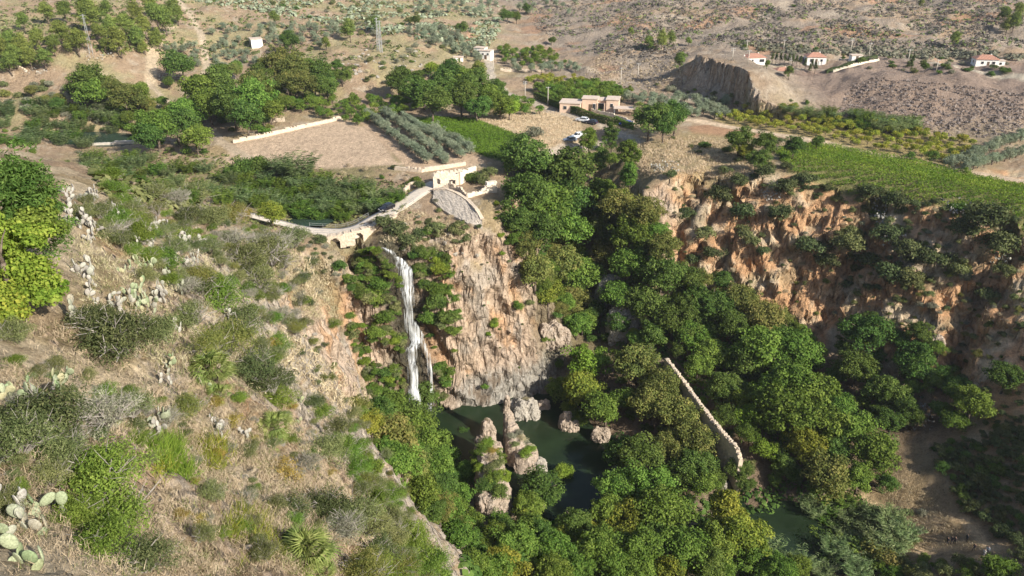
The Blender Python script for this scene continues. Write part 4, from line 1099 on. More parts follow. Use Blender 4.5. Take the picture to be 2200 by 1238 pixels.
# ------------------------------------------------------------------ field walls, weir, footbridge wall
def simple_wall(name, px, z, h, thick, mat, label, seed, cat="wall", jit=.15, down=1.0):
    pts = [at_z(u, v, z)[:2] for u, v in px]; ls = [0]
    for a, b in zip(pts[:-1], pts[1:]): ls.append(ls[-1] + math.dist(a, b))
    gg = lerp(ls, [ground(*p) for p in pts])
    o = cell_wall(name, pts, lambda s: gg(s) - down, lambda s: gg(s) + h, thick, mat, .4, None, jit, seed=seed); tag(o, label, cat); return o
simple_wall("field_wall", [(500, 304), (560, 296), (640, 281), (735, 262)], 44.2, 1.1, .7, M['palestone'], "low dry-stone wall along the top of the ploughed field", 21)
simple_wall("terrace_wall", [(848, 362), (905, 368), (955, 362), (1000, 355)], 43.6, 1.0, .6, M['palestone'], "pinkish terrace wall between the olive rows and the ruined mill", 22)
simple_wall("bank_wall", [(580, 262), (612, 262)], 45, 1.3, .6, M['palestone'], "short pale wall at the bare bank above the ploughed field", 23)
simple_wall("roadside_wall", [(868, 418), (882, 408), (896, 402)], 42.2, 1.4, .5, M['palestone'], "short pale block wall beside the road near the mill", 24)
simple_wall("weir", [(178, 313), (292, 308)], 40.6, .55, 1.6, M['concrete'], "pale concrete weir holding back the upper pond", 25, "weir", .02, 1.6)
simple_wall("garden_wall", [(1270, 238), (1320, 247), (1362, 258)], 45.6, 1.0, .3, M['plaster'], "pale garden wall in front of the flat-roofed house", 26, "wall", .02)
simple_wall("terrace_wall", [(1075, 152), (1180, 152)], 47.5, .7, .5, M['palestone'], "thin pale terrace wall above the orchard near the lane", 27)
simple_wall("boundary_wall", [(1790, 152), (1830, 152), (1885, 145)], 54, .9, .4, M['plaster'], "cream boundary wall of the red-roofed bungalow", 28)
simple_wall("dry_stone_wall", [(0, 163), (30, 166), (62, 170)], 52, .6, .6, M['palestone'], "pale dry-stone wall edging the field under the pine hill", 29)

# ------------------------------------------------------------------ rocks and pinnacles
def rock_mat(name, a, b, c):
    m, nt, o = new_mat(name); p = N(nt, "ShaderNodeBsdfPrincipled"); p.inputs["Roughness"].default_value = .95; p.inputs["Specular IOR Level"].default_value = .1
    f = noise_tex(nt, .55, 6, .7, objco(nt), .5); g = noise_tex(nt, 3.5, 5, .75, objco(nt))
    col = mult(nt, ramp(nt, f, [(.3, a), (.5, b), (.7, c)]), ramp(nt, g, [(.32, (.6, .58, .55)), (.55, (1.05, 1.05, 1.05)), (.75, (1.25, 1.25, 1.22))]))
    nt.links.new(col, p.inputs["Base Color"])
    bu = N(nt, "ShaderNodeBump"); bu.inputs["Strength"].default_value = .9; bu.inputs["Distance"].default_value = .25; nt.links.new(g, bu.inputs["Height"]); nt.links.new(bu.outputs[0], p.inputs["Normal"])
    nt.links.new(p.outputs[0], o.inputs[0]); return m
M['rockpink'] = rock_mat("pink_tufa", (.26, .215, .165), (.38, .305, .24), (.41, .35, .29))
M['rockgrey'] = rock_mat("grey_limestone", (.25, .225, .19), (.37, .335, .285), (.44, .405, .35))
def rock_mesh(name, parts, mat, seed, sub=4, rough=.28, freq=1.1, col=1.0):
    """parts: (centre, half-sizes) lumps pushed in and out by ridged noise"""
    bm = bmesh.new()
    for c, s in parts:
        r = bmesh.ops.create_icosphere(bm, subdivisions=3, radius=1.0)
        for v in r['verts']:
            P = Vector([math.copysign(abs(k_) ** .55, k_) for k_ in v.co]); v.co = Vector((P.x * s[0] + c[0], P.y * s[1] + c[1], P.z * s[2] + c[2]))
    big = max(max(s) for c, s in parts)
    me = bm_mesh(name, bm); o = bpy.data.objects.new(name, me); COL.objects.link(o)
    md = o.modifiers.new("remesh", 'REMESH'); md.mode = 'VOXEL'; md.voxel_size = max(.07, big * (.045 if sub >= 4 else .06 if sub == 3 else .16))
    dg = bpy.context.evaluated_depsgraph_get(); out = bpy.data.meshes.new_from_object(o.evaluated_get(dg)); bpy.data.objects.remove(o); bpy.data.meshes.remove(me); out.name = name
    n = len(out.vertices); W = np.zeros(n * 3); out.vertices.foreach_get("co", W); W = W.reshape(-1, 3)
    k_ = 1.0 / max(.8, min(min(s) for c, s in parts))
    for fr, am in ((.55 * k_, .40), (1.5 * k_, .15), (4.0 * k_, .045)):
        Nn = np.zeros(n * 3); out.vertices.foreach_get("normal", Nn); Nn = Nn.reshape(-1, 3)
        d = fbm(W[:, 0] * fr + seed * 3.1, W[:, 1] * fr, W[:, 2] * fr * .55, 3, .5, True) - .95
        W = W + Nn * (d * am / k_)[:, None]
        out.vertices.foreach_set("co", W.astype(np.float32).ravel()); out.update()
    out.polygons.foreach_set('use_smooth', np.zeros(len(out.polygons), bool)); out.materials.clear(); out.materials.append(mat); return out
def rock(name, base, parts, mat, label, seed, cat="rock", group=None, **kw):
    o = link(name, rock_mesh(name, parts, mat, seed, **kw), None, None, base); tag(o, label, cat, group); return o
pA = Vector(at_z(1050, 985, 0)); pB = Vector(at_z(1105, 960, 0))
rock("rock_pinnacle", pA, [((0, 0, 4.0), (1.5, 1.2, 6.0)), ((-1.7, -.3, 2.2), (1.1, 1.2, 3.9)), ((1.2, -2.4, 1.8), (1.7, 2.2, 3.8)), ((-.4, -5.5, 2.0), (2.6, 3.6, 5.0)), ((.6, -11, 2.6), (3.0, 4.6, 5.6)), ((1.5, -17.5, 2.6), (3.3, 4.6, 5.2))],
     M['rockpink'], "flat-topped pink rock pinnacle, left of the two standing in the pool", 3, "rock pinnacle")
rock("rock_pinnacle", pB, [((-1.6, 2.0, 4.0), (.75, .8, 8.2)), ((-1.1, 1.0, 2.6), (1.3, 1.3, 5.6)), ((-.6, -1.2, 2.4), (1.7, 1.8, 4.6)), ((.3, -4.4, 2.2), (2.2, 2.6, 4.0)), ((2.4, -6.8, 1.4), (2.6, 2.8, 3.4))],
     M['rockpink'], "thin pointed pink rock spire, right of the two standing in the pool", 9, "rock pinnacle")
for (u, v, z, parts, mt, lab, sd) in (
        (1128, 890, 0, [((0, 0, .8), (3.1, 2.6, 2.9)), ((-1.6, 1.0, .6), (1.8, 1.6, 2.4)), ((1.4, -.8, .2), (1.9, 1.7, 1.9))], 'rockgrey', "big pale boulder with grass on top in the middle of the pool", 2),
        (1168, 876, 0, [((0, 0, .5), (1.4, 1.1, 1.4))], 'rockpink', "small pale boulder touching the big one in the pool", 4),
        (1222, 920, 0, [((0, 0, .6), (2.2, 1.6, 1.9)), ((-.6, .8, 1.4), (1.3, 1.2, 2.4))], 'rockpink', "reddish boulder under a lime-green tree at the pool edge", 5),
        (1290, 942, 0, [((0, 0, .5), (1.9, 1.5, 1.9))], 'rockpink', "pale boulder at the right end of the pool", 6),
        (1305, 682, 8, [((0, 0, 1.5), (3.4, 3.0, 4.2)), ((1.0, -1, 0), (2.6, 2.2, 3.0))], 'rockgrey', "upper grey rock knob rising out of the trees behind the pool", 7),
        (1335, 730, 7, [((0, 0, 1.5), (3.8, 3.2, 4.6)), ((-1.5, -1.4, 0), (2.6, 2.2, 3.2))], 'rockgrey', "lower grey rock knob rising out of the trees behind the pool", 8),
        (1185, 800, 1, [((0, 0, 1), (3.0, 2.4, 3.4)), ((2.0, .8, .5), (2.2, 2.0, 2.6))], 'rockpink', "shadowed reddish rock at the foot of the rock tower", 10),
        (1110, 1015, 0, [((5.0, .5, .6), (1.3, 1.2, 2.6))], 'rockgrey', "rounded pale stone between the pinnacles and the pool", 11),
        (1595, 1030, 0, [((0, 0, 0), (1.1, .9, 1.2))], 'rockpink', "pale boulder at the stream edge below the long wall", 13),
        (1552, 1040, 0, [((0, 0, 0), (.8, .8, 1.1))], 'rockgrey', "small pale boulder at the stream edge beside dead twigs", 14),
        (1995, 795, 10, [((0, 0, .6), (1.6, 1.4, 1.6))], 'rockpink', "angular pale boulder below the eroded red slope", 15),
        (497, 178, 47, [((0, 0, .8), (1.3, 1.2, 2.0)), ((.5, -.6, .3), (1.5, 1.2, 1.4))], 'rockgrey', "white rock sticking out of dark shrubs under the lone shed", 16)):
    p = Vector(at_z(u, v, z)); p.z = ground(p.x, p.y) if z else 0
    rock("boulder", p, parts, M[mt], lab, sd, "boulder", None, sub=3)
# loose pale stones on the rocky hillock in the distance and the near slope
sm = [rock_mesh("loose_stone", [((0, 0, .2), (.7, .6, .5))], M['rockgrey'], 20 + i, sub=2) for i in range(3)]
for i in range(60):
    u, v = rnd.uniform(735, 905), rnd.uniform(108, 172); p = hit(u, v)
    o = link("pale_stone", sm[i % 3], None, None, p); s = rnd.uniform(.35, 1.2); o.scale = (s, s, s * .7); o.rotation_euler = (0, 0, rnd.uniform(0, 6)); want_label(o, "pale loose stone", "stone")
for i in range(60):
    u, v = rnd.choice([(rnd.uniform(560, 830), rnd.uniform(640, 1080)), (rnd.uniform(520, 620), rnd.uniform(620, 780)), (rnd.uniform(280, 620), rnd.uniform(900, 1200)), (rnd.uniform(860, 1030), rnd.uniform(470, 560))]); p = hit(u, v)
    o = link("pale_stone", sm[i % 3], None, None, p); s = rnd.uniform(.15, .45) * ((p - Vector(CAM)).length / 70) ** .8; o.scale = (s, s, s * .8); o.rotation_euler = (0, 0, rnd.uniform(0, 6)); want_label(o, "loose pale stone", "stone")

# ------------------------------------------------------------------ buildings
M['roof'] = plain("clay_tile", (.44, .235, .165), .85, .22, 2.5, bump=.3)
M['roofpale'] = plain("pale_flat_roof", (.52, .42, .34), .9, .12, 1.0)
M['wallwhite'] = plain("white_render", (.72, .69, .64), .85, .07, .8)
M['wallpink'] = plain("salmon_render", (.60, .44, .33), .85, .08, .8)
M['glass'] = plain("window_glass", (.03, .035, .04), .12, .2, 1.0, spec=.6)
M['frame'] = plain("window_frame", (.6, .58, .55), .6, .05)
M['wood'] = plain("door_wood", (.12, .08, .05), .7, .2, 4)
def house(name, px, z, rz, blocks, label, opens, cat="house"):
    """blocks: (x, y, w, d, h, wall, roof kind); opens: (kind, face x, face y, z, w, h, facing)"""
    p = Vector(at_z(px[0], px[1], z)); p.z = ground(p.x, p.y)
    o = empty(name, p, rz); tag(o, label, cat)
    if name == 'red_roofed_house': o.scale = (.74, .74, .74)
    for x, y, w, d, h, wm, rf in blocks:
        b = bmesh.new(); box(b, (x, y, h / 2 - .6), (w, d, h + 1.2)); link("wall", bm_mesh("wall", b), M[wm], o)
        b = bmesh.new()
        if rf == 'flat':
            box(b, (x, y, h + .13), (w + .5, d + .5, .26)); link("flat_roof", bm_mesh("flat_roof", b), M['roofpale'], o)
        else:
            hw, hd, hh = w / 2 + .45, d / 2 + .45, rf
            ins = min(hw, hd) * .85
            c = [(-hw, -hd, 0), (hw, -hd, 0), (hw, hd, 0), (-hw, hd, 0)]; r_ = [(-hw + ins, 0, hh), (hw - ins, 0, hh)] if w >= d else [(0, -hd + ins, hh), (0, hd - ins, hh)]
            vv = [b.verts.new((x + q[0], y + q[1], h + .02 + q[2])) for q in c + r_]; lo = [b.verts.new((x + q[0], y + q[1], h - .14)) for q in c]
            F = [(0, 1, 5, 4), (1, 2, 5), (2, 3, 4, 5), (3, 0, 4)] if w >= d else [(0, 1, 4), (1, 2, 5, 4), (2, 3, 5), (3, 0, 4, 5)]
            for f in F: b.faces.new([vv[i] for i in f])
            for i in range(4): b.faces.new((lo[i], lo[(i + 1) % 4], vv[(i + 1) % 4], vv[i]))
            b.faces.new(lo[::-1]); bmesh.ops.recalc_face_normals(b, faces=b.faces)
            rm_ = link("tiled_roof", bm_mesh("tiled_roof", b), M['roof'], o)
            # ridge caps and tile courses as raised rolls down the slope facing the valley
            b = bmesh.new()
            n_ = int(w / .6)
            for i in range(1, n_):
                xx = -hw + (2 * hw) * i / n_
                if w >= d:
                    t_ = min(1, (hw - abs(xx)) / ins)
                    tube(b, (x + xx, y - hd, h + .05), (x + xx, y - hd * (1 - t_), h + .05 + hh * t_), .08, .08, 4)
            if n_ > 1: link("tile_rolls", bm_mesh("tile_rolls", b), M['roof'], o); COL.objects[-1]["kind"] = "stuff"
            b = bmesh.new(); box(b, (x + w * .22, y + .2, h + hh * .8), (.6, .6, 1.3)); link("chimney", bm_mesh("chimney", b), M[wm], o)
    for kind, x, y, zz, w, h, face in opens:
        sx, sy = (w, .12) if face in 'sn' else (.12, w)
        b = bmesh.new(); box(b, (x, y, zz), (sx, sy, h))
        if kind == 'door': link("door", bm_mesh("door", b), M['wood'], o)
        elif kind == 'post': link("porch_post", bm_mesh("porch_post", b), M[blocks[0][5]], o)
        else:
            f = link("window", bm_mesh("window", b), M['frame'], o)
            b = bmesh.new(); ox, oy = (0, -.07 if face == 's' else .07) if face in 'sn' else (-.07 if face == 'w' else .07, 0)
            box(b, (x + ox, y + oy, zz), (sx * .86 if sx > .2 else .06, sy * .86 if sy > .2 else .06, h * .86)); link("pane", bm_mesh("pane", b), M['glass'], f)
    return o
house("flat_roofed_house", (1270, 236), 45.8, R(-12), [(-7.0, 0, 7.0, 7, 3.0, 'wallpink', 'flat'), (-.6, 2.4, 5.2, 5, 4.1, 'wallpink', 'flat'), (3.0, 4.6, 4.6, 5, 3.3, 'wallpink', 'flat'), (7.2, 3.5, 4.2, 6, 4.0, 'wallpink', 'flat')],
      "salmon flat-roofed house behind a long clipped hedge", [('window', -5.4, -3.55, 1.3, 1.8, 1.8, 's'), ('window', -8.6, -3.55, 1.6, 1.2, 1.2, 's'), ('door', -.2, -.15, 1.2, 1.2, 2.4, 's'), ('window', 1.0, -.15, 1.6, .9, 2.2, 's'), ('window', 3.2, 2.05, 1.4, 2.6, 2.3, 's'), ('window', 7.0, .45, 2.2, 1.0, 1.2, 's'), ('post', 2.2, -.4, 1.5, .3, 3.0, 's'), ('post', 4.6, -.4, 1.5, .3, 3.0, 's')])
b = bmesh.new()
p_ = Vector(at_z(1342, 242, 45.8)); p_.z = ground(p_.x, p_.y)
cano = empty("carport", p_, R(-10)); tag(cano, "grey flat carport beside the flat-roofed house", "carport")
box(b, (0, 0, 2.4), (7.5, 4.5, .18)); link("canopy_roof", bm_mesh("canopy_roof", b), M['roofpale'], cano)
for sx in (-3.4, 3.4):
    for sy in (-2, 2):
        b = bmesh.new(); box(b, (sx, sy, 1.0), (.18, .18, 2.7)); link("post", bm_mesh("post", b), M['galv'], cano)
house("white_farmhouse", (1038, 118), 50, R(-20), [(-1.5, 1.0, 5.0, 4, 4.4, 'wallwhite', 'flat'), (2.0, -1.0, 5.5, 4, 3.6, 'wallwhite', 'flat')], "white two-block farmhouse at the bend of the lane",
      [('window', 1.2, -3.06, 2.3, .9, 1.0, 's'), ('window', 3.6, -3.06, 2.3, .8, 1.0, 's'), ('door', 2.4, -3.06, .9, 1.0, 1.9, 's')])
house("small_shed", (553, 113), 52, R(25), [(0, 0, 4.8, 5.5, 2.8, 'wallwhite', 'flat')], "small white shed with an open dark side among the olive trees", [('door', -2.45, 0, 1.1, 2.0, 2.0, 'w')], "shed")
house("small_hut", (985, 128), 50, R(0), [(0, 0, 4.0, 2.5, 1.8, 'wallwhite', 'flat')], "low white hut left of the winding lane", [('door', .5, -1.3, .8, .8, 1.5, 's')], "hut")
house("red_roofed_house", (1618, 137), 54.5, R(8), [(0, 0, 10, 7, 3.1, 'wallwhite', 1.7), (-5.6, .5, 2.2, 4, 2.6, 'wallwhite', .8)], "white house with a low red roof and a wide dark window above the cliff", [('window', 3.0, -3.55, 1.5, 3.0, 1.7, 's'), ('window', -2.0, -3.55, 1.7, 1.0, 1.1, 's'), ('window', -4.2, -3.55, 1.7, .8, 1.1, 's')])
house("red_roofed_house", (1750, 131), 54.8, R(-6), [(0, 0, 9.5, 7.5, 3.2, 'wallwhite', 1.9)], "white bungalow with a steep red roof and a columned porch", [('window', -2.6, -3.82, 1.4, 1.4, 1.8, 's'), ('door', 0, -3.82, 1.1, 1.1, 2.1, 's'), ('window', 2.6, -3.82, 1.5, 1.2, 1.3, 's'), ('window', -4.8, 0, 1.6, 1.2, 1.2, 'w'), ('post', 1.2, -5.0, 1.3, .3, 2.6, 's'), ('post', 3.0, -5.0, 1.3, .3, 2.6, 's'), ('post', 4.6, -5.0, 1.3, .3, 2.6, 's')])
house("red_roofed_house", (1680, 149), 54, R(5), [(0, 0, 6.8, 5, 2.2, 'wallpink', 1.3)], "low red-roofed outbuilding half hidden by pines above the cliff", [('window', -1.5, -2.55, 1.2, .9, .9, 's'), ('door', 1.2, -2.55, 1.0, .9, 1.9, 's')])
house("red_roofed_house", (2112, 147), 54.5, R(-10), [(0, 0, 10.5, 7, 3.3, 'wallwhite', 1.8), (6.5, -1, 4, 4, 2.6, 'wallwhite', 'flat')], "lone white villa with a red roof and a shaded gable at the far right", [('window', -2.2, -3.56, 1.6, 1.3, 1.3, 's'), ('door', .6, -3.56, 1.1, 1.1, 2.1, 's'), ('window', 3.0, -3.56, 1.6, 1.6, 1.4, 's'), ('window', -5.3, 0, 1.7, 1.3, 1.3, 'w'), ('window', 6.5, -3.06, 1.3, 1.2, 1.2, 's')])
house("small_hut", (1838, 127), 55, R(0), [(0, 0, 4.2, 3, 2.0, 'wallwhite', 'flat')], "low pale hut between the bungalow and the pale track", [('door', 0, -1.55, .9, .9, 1.7, 's')], "hut")
# ------------------------------------------------------------------ cars
M['tyre'] = plain("tyre_rubber", (.02, .02, .02), .9, .1)
M['rim'] = plain("wheel_rim", (.4, .4, .4), .35, .05, metal=.8)
M['lamp'] = plain("lamp_glass", (.75, .75, .72), .15, .03, spec=.6)
M['redlamp'] = plain("red_lamp_glass", (.35, .02, .02), .2, .05)
def car(name, loc, rz, paint, label, van=False):
    o = empty(name, loc, rz); tag(o, label, "van" if van else "car")
    prof = [(-2.15, .35), (2.1, .35), (2.2, .55), (2.12, .82), (1.75, .95), (1.0, 1.02), (-1.95, 1.06), (-2.2, .95), (-2.24, .6)] if not van else [(-2.3, .35), (2.2, .35), (2.3, .6), (2.2, .95), (1.75, 1.15), (1.25, 1.2), (-2.28, 1.25), (-2.32, .6)]
    cab = [(.95, 1.0), (.30, 1.48), (-1.35, 1.52), (-2.0, 1.03)] if not van else [(1.45, 1.15), (.85, 1.82), (-2.2, 1.9), (-2.28, 1.2)]
    def loft(pr, w0, w1, z0, z1):
        b = bmesh.new(); rows = []
        for sy in (-1, -.9, .9, 1):
            rows.append([b.verts.new((x * (1 if abs(sy) < 1 else .97), (w0 + (w1 - w0) * np.clip((z - z0) / (z1 - z0), 0, 1)) * sy, z if abs(sy) < 1 else z0 + (z - z0) * .93 + .02)) for x, z in pr])
        for r0, r1 in zip(rows[:-1], rows[1:]):
            for i in range(len(pr)): b.faces.new((r0[i], r0[(i + 1) % len(pr)], r1[(i + 1) % len(pr)], r1[i]))
        b.faces.new(rows[0][::-1]); b.faces.new(rows[-1]); bmesh.ops.recalc_face_normals(b, faces=b.faces); return b
    link("body", bm_mesh("body", loft(prof, .86, .84, .35, 1.06)), paint, o)
    link("windows", bm_mesh("windows", loft(cab, .80, .66, 1.0, 1.55 if not van else 1.9)), M['glass'], o)
    b = bmesh.new(); zt = 1.51 if not van else 1.875
    if van: box(b, (-1.15, 0, 1.56), (2.1, 1.56, .72))
    box(b, ((-.55 if not van else -.65), 0, zt), ((1.75 if not van else 3.0), 1.38, .07))
    for sx, tx in ((.95, .32), (-1.98, -1.36)):
        for sy in (-1, 1): tube(b, (sx, .79 * sy, 1.03), (tx, .68 * sy, zt), .05, .05, 5)
    link("roof", bm_mesh("roof", b), paint, o)
    wb = bmesh.new(); tube(wb, (0, -.1, 0), (0, .1, 0), .33, .33, 16); wm = bm_mesh("tyre", wb); wm.materials.append(M['tyre'])
    rb = bmesh.new(); tube(rb, (0, -.115, 0), (0, .115, 0), .2, .2, 12); rm2 = bm_mesh("rim", rb); rm2.materials.append(M['rim'])
    for x in (1.35, -1.35):
        for y in (-.8, .8):
            w = link("wheel", wm, None, o, (x, y, .33)); link("rim", rm2, None, w)
    for y in (-.62, .62):
        b = bmesh.new(); box(b, (2.13, y, .72), (.14, .36, .16)); link("headlight", bm_mesh("headlight", b), M['lamp'], o)
        b = bmesh.new(); box(b, (-2.2, y * 1.1, .85), (.1, .22, .2)); link("taillight", bm_mesh("taillight", b), M['redlamp'], o)
    for y in (-.9, .9):
        b = bmesh.new(); box(b, (.85, y, 1.05), (.14, .2, .13)); link("mirror", bm_mesh("mirror", b), paint, o)
    b = bmesh.new(); box(b, (2.2, 0, .5), (.08, .52, .11)); link("number_plate", bm_mesh("number_plate", b), M['lamp'], o)
    return o
paints = {k: plain(k + "_car_paint", c, .28, .03, spec=.5) for k, c in (("black", (.012, .012, .016)), ("white", (.75, .76, .77)), ("grey", (.16, .19, .24)), ("blue", (.02, .05, .28)), ("navy", (.02, .025, .045)))}
def onground(u, v, z=44.0, dz=.02):
    p = hit(u, v); p.z += dz; return p
def road_car(s_px):
    best = min(range(len(RS)), key=lambda i: abs(proj((RS[i].x, RS[i].y, RZ[i]))[0] - s_px)); t = (RS[min(best + 1, nR - 1)] - RS[best - 1]).normalized()
    return RS[best], RZ[best], math.atan2(t.y, t.x)
p_, z_, a_ = road_car(838)
car("parked_car", Vector((p_.x - .5 * math.sin(-a_) * 0 - .95 * math.sin(a_), p_.y + .95 * math.cos(a_), z_ + .06)), a_ + math.pi, paints["black"], "black hatchback standing on the pale road by the canes")
car("parked_car", onground(1224, 305, dz=.1), R(202), paints["grey"], "grey blue car parked in front of the white van")
car("white_van", onground(1243, 298, dz=.1), R(200), paints["white"], "white van parked behind the grey car near the tall trees", True)
car("parked_car", onground(1251, 262, dz=.1), R(152), paints["white"], "white car parked on the lane under the clipped hedge")
car("parked_car", onground(1270, 267, dz=.1), R(150), paints["navy"], "dark car parked right behind the white one by the hedge")
car("parked_car", onground(1344, 270, dz=.1), R(170), paints["blue"], "bright blue car in the shade of the dense dark trees")
# ------------------------------------------------------------------ poles, masts
def pole(u, v0, v1, label, arms=1, mat='palebark'):
    p = hit(u, v1); dist = (p - Vector(CAM)).length; h = (v1 - v0) * dist / FPX / .95
    o = empty("utility_pole", p); tag(o, label, "utility pole", "utility poles")
    b = bmesh.new(); tube(b, (0, 0, -.4), (0, 0, h), .17, .11, 8); link("pole", bm_mesh("pole", b, True), M['concrete'], o)
    for k_ in range(arms):
        b = bmesh.new(); box(b, (0, 0, h - .35 - .7 * k_), (1.5, .12, .12)); link("crossarm", bm_mesh("crossarm", b), M['galv'], o)
        for x in (-.6, 0, .6):
            b = bmesh.new(); tube(b, (x, 0, h - .3 - .7 * k_), (x, 0, h - .05 - .7 * k_), .05, .04, 6); link("insulator", bm_mesh("insulator", b), M['lamp'], o)
for i, (u, v0, v1, lab) in enumerate(((1128, 178, 213, "pale utility pole at the corner of the orchard by the lane"), (1177, 190, 226, "white-topped pole standing in front of the orchard"), (1333, 150, 188, "pole left of its twin on the dry slope behind the orchard"),
        (1370, 140, 172, "pole right of its twin on the dry slope behind the orchard"), (1573, 107, 130, "pole at the left side of the white house above the cliff"), (1607, 112, 137, "pole in front of the white house above the cliff"),
        (1604, 90, 108, "pole behind the white house above the cliff"), (1683, 89, 108, "pole behind the dark hedge between the two houses"), (1827, 88, 113, "pole behind the low pale hut"), (1866, 98, 123, "pole beside the bare pale track junction"),
        (1950, 112, 136, "pole left of the cypress on the terraces"), (2011, 133, 153, "low pole right of the cypress on the terraces"), (1698, 127, 143, "pole among the dark trees below the bungalow"), (1060, 128, 152, "pole at the bend of the lane below the farmhouse"))):
    pole(u, v0, v1, lab, 1 + (i % 4 == 0))
def mast(u, v0, v1, label, w=1.2):
    p = hit(u, v1); dist = (p - Vector(CAM)).length; h = (v1 - v0) * dist / FPX / .95
    o = empty("lattice_mast", p, .4); tag(o, label, "lattice mast", "steel lattice masts")
    c = [(-1, -1), (1, -1), (1, 1), (-1, 1)]
    for x, y in c:
        b = bmesh.new(); tube(b, (x * w / 2, y * w / 2, -.3), (x * .14, y * .14, h), .075, .05, 4); link("leg", bm_mesh("leg", b), M['galv'], o)
    b = bmesh.new(); n_ = int(h / 1.2)
    for k_ in range(n_):
        f0, f1 = k_ / n_, (k_ + 1) / n_
        for a_ in range(4):
            (x0, y0), (x1, y1) = c[a_], c[(a_ + 1) % 4]; r0, r1 = w / 2 + (.14 - w / 2) * f0, w / 2 + (.14 - w / 2) * f1
            tube(b, (x0 * r0, y0 * r0, h * f0), (x1 * r1, y1 * r1, h * f1), .035, .035, 3)
    link("bracing", bm_mesh("bracing", b), M['galv'], o)
    b = bmesh.new(); box(b, (0, 0, h - .5), (2.0, .1, .1)); box(b, (0, 0, h - 1.5), (1.6, .1, .1)); link("crossarm", bm_mesh("crossarm", b), M['galv'], o)
mast(196, 50, 114, "tall steel lattice mast standing in front of the pines")
mast(813, 48, 108, "left one of the pair of lattice masts on the far hillock", 1.0)
mast(819, 54, 112, "right one of the pair of lattice masts on the far hillock", 1.0)
# ------------------------------------------------------------------ walkers
def person_mesh(name, pose, mats):
    J = {'pel': (0, 0, .95), 'waist': (0, 0, 1.1), 'chest': (.02, 0, 1.32), 'neck': (.03, 0, 1.5), 'head0': (.05, 0, 1.58), 'head1': (.05, 0, 1.72),
         'shl': (.02, .19, 1.42), 'ell': (-.06 - pose * .06, .24, 1.14), 'hal': (.06 + pose * .1, .24, .92), 'shr': (.02, -.19, 1.42), 'elr': (-.02 + pose * .04, -.24, 1.14), 'har': (.12 - pose * .14, -.24, .93),
         'hil': (0, .1, .9), 'knl': (.10 + pose * .16, .1, .5), 'anl': (.02 + pose * .26, .1, .08), 'tol': (.16 + pose * .26, .1, .04), 'hir': (0, -.1, .9), 'knr': (.08 - pose * .10, -.1, .5), 'anr': (-.04 - pose * .30, -.1, .1), 'tor': (.1 - pose * .30, -.1, .04)}
    Rr = {'pel': .15, 'waist': .14, 'chest': .17, 'neck': .06, 'head0': .09, 'head1': .11, 'shl': .075, 'ell': .05, 'hal': .045, 'shr': .075, 'elr': .05, 'har': .045, 'hil': .1, 'knl': .065, 'anl': .045, 'tol': .045, 'hir': .1, 'knr': .065, 'anr': .045, 'tor': .045}
    E = [('pel', 'waist'), ('waist', 'chest'), ('chest', 'neck'), ('neck', 'head0'), ('head0', 'head1'), ('chest', 'shl'), ('shl', 'ell'), ('ell', 'hal'), ('chest', 'shr'), ('shr', 'elr'), ('elr', 'har'), ('pel', 'hil'), ('hil', 'knl'), ('knl', 'anl'), ('anl', 'tol'), ('pel', 'hir'), ('hir', 'knr'), ('knr', 'anr'), ('anr', 'tor')]
    ks = list(J); me = bpy.data.meshes.new(name); me.from_pydata([J[k_] for k_ in ks], [(ks.index(a), ks.index(b)) for a, b in E], [])
    o = bpy.data.objects.new(name, me); COL.objects.link(o)
    md = o.modifiers.new("skin", 'SKIN'); sv = me.skin_vertices[0].data
    for i, k_ in enumerate(ks): sv[i].radius = (Rr[k_], Rr[k_]); sv[i].use_root = (k_ == 'pel')
    sb = o.modifiers.new("sub", 'SUBSURF'); sb.levels = 1; sb.render_levels = 1
    dg = bpy.context.evaluated_depsgraph_get(); out = bpy.data.meshes.new_from_object(o.evaluated_get(dg)); bpy.data.objects.remove(o); out.name = name
    out.materials.clear()
    for m_ in mats: out.materials.append(m_)
    for f in out.polygons:
        z = f.center.z; ay = abs(f.center.y)
        f.material_index = 3 if z < .09 else 1 if z < .98 and ay < .2 else 2 if (z > 1.47 and (f.center.x > .04 and z < 1.7)) or (ay > .2 and z < 1.0) else 4 if z > 1.56 else 0
    return out
skin = plain("skin", (.45, .28, .2), .7, .05); hair = plain("dark_hair", (.03, .02, .015), .8, .1); shoe = plain("shoe", (.06, .055, .05), .8, .1)
def cloth(n, c): return plain(n, c, .9, .1)
for i, (u, v, rz, top_, leg_, pose, lab) in enumerate(((2034, 1170, 20, (.03, .03, .035), (.02, .02, .025), 1, "person in black walking first in the file of walkers"), (2043, 1168, 25, (.05, .05, .06), (.03, .03, .045), .7, "person in dark clothes walking second, close behind the first"),
        (2050, 1169, 25, (.10, .08, .08), (.02, .02, .025), -.8, "person in brownish top walking third in the file"), (2075, 1164, 200, (.04, .045, .05), (.03, .03, .035), .2, "person standing beside the pale rock off the footpath"),
        (2091, 1184, 30, (.06, .05, .06), (.025, .025, .03), -.9, "person in dark clothes walking alone nearer the shadow"), (2112, 1196, 30, (.7, .68, .66), (.15, .15, .17), .8, "person in a white top entering the shadow"), (2120, 1190, 40, (.35, .42, .5), (.1, .1, .12), -.6, "person in a pale blue top inside the shadow edge"))):
    p = hit(u, v)
    o = link("person", person_mesh("person", pose, [cloth("top_cloth", top_), cloth("leg_cloth", leg_), skin, shoe, hair]), None, None, p); o.rotation_euler = (0, 0, R(180 + rz)); tag(o, lab, "person", "walkers on the footpath")
# ------------------------------------------------------------------ gorge and plateau trees, placed where they show
def pond(p): return (p.z < 1.2 and -22 < p.x < 30 and 126 < p.y < 165) or (p.z < -1.5)
G1 = "trees filling the gorge"
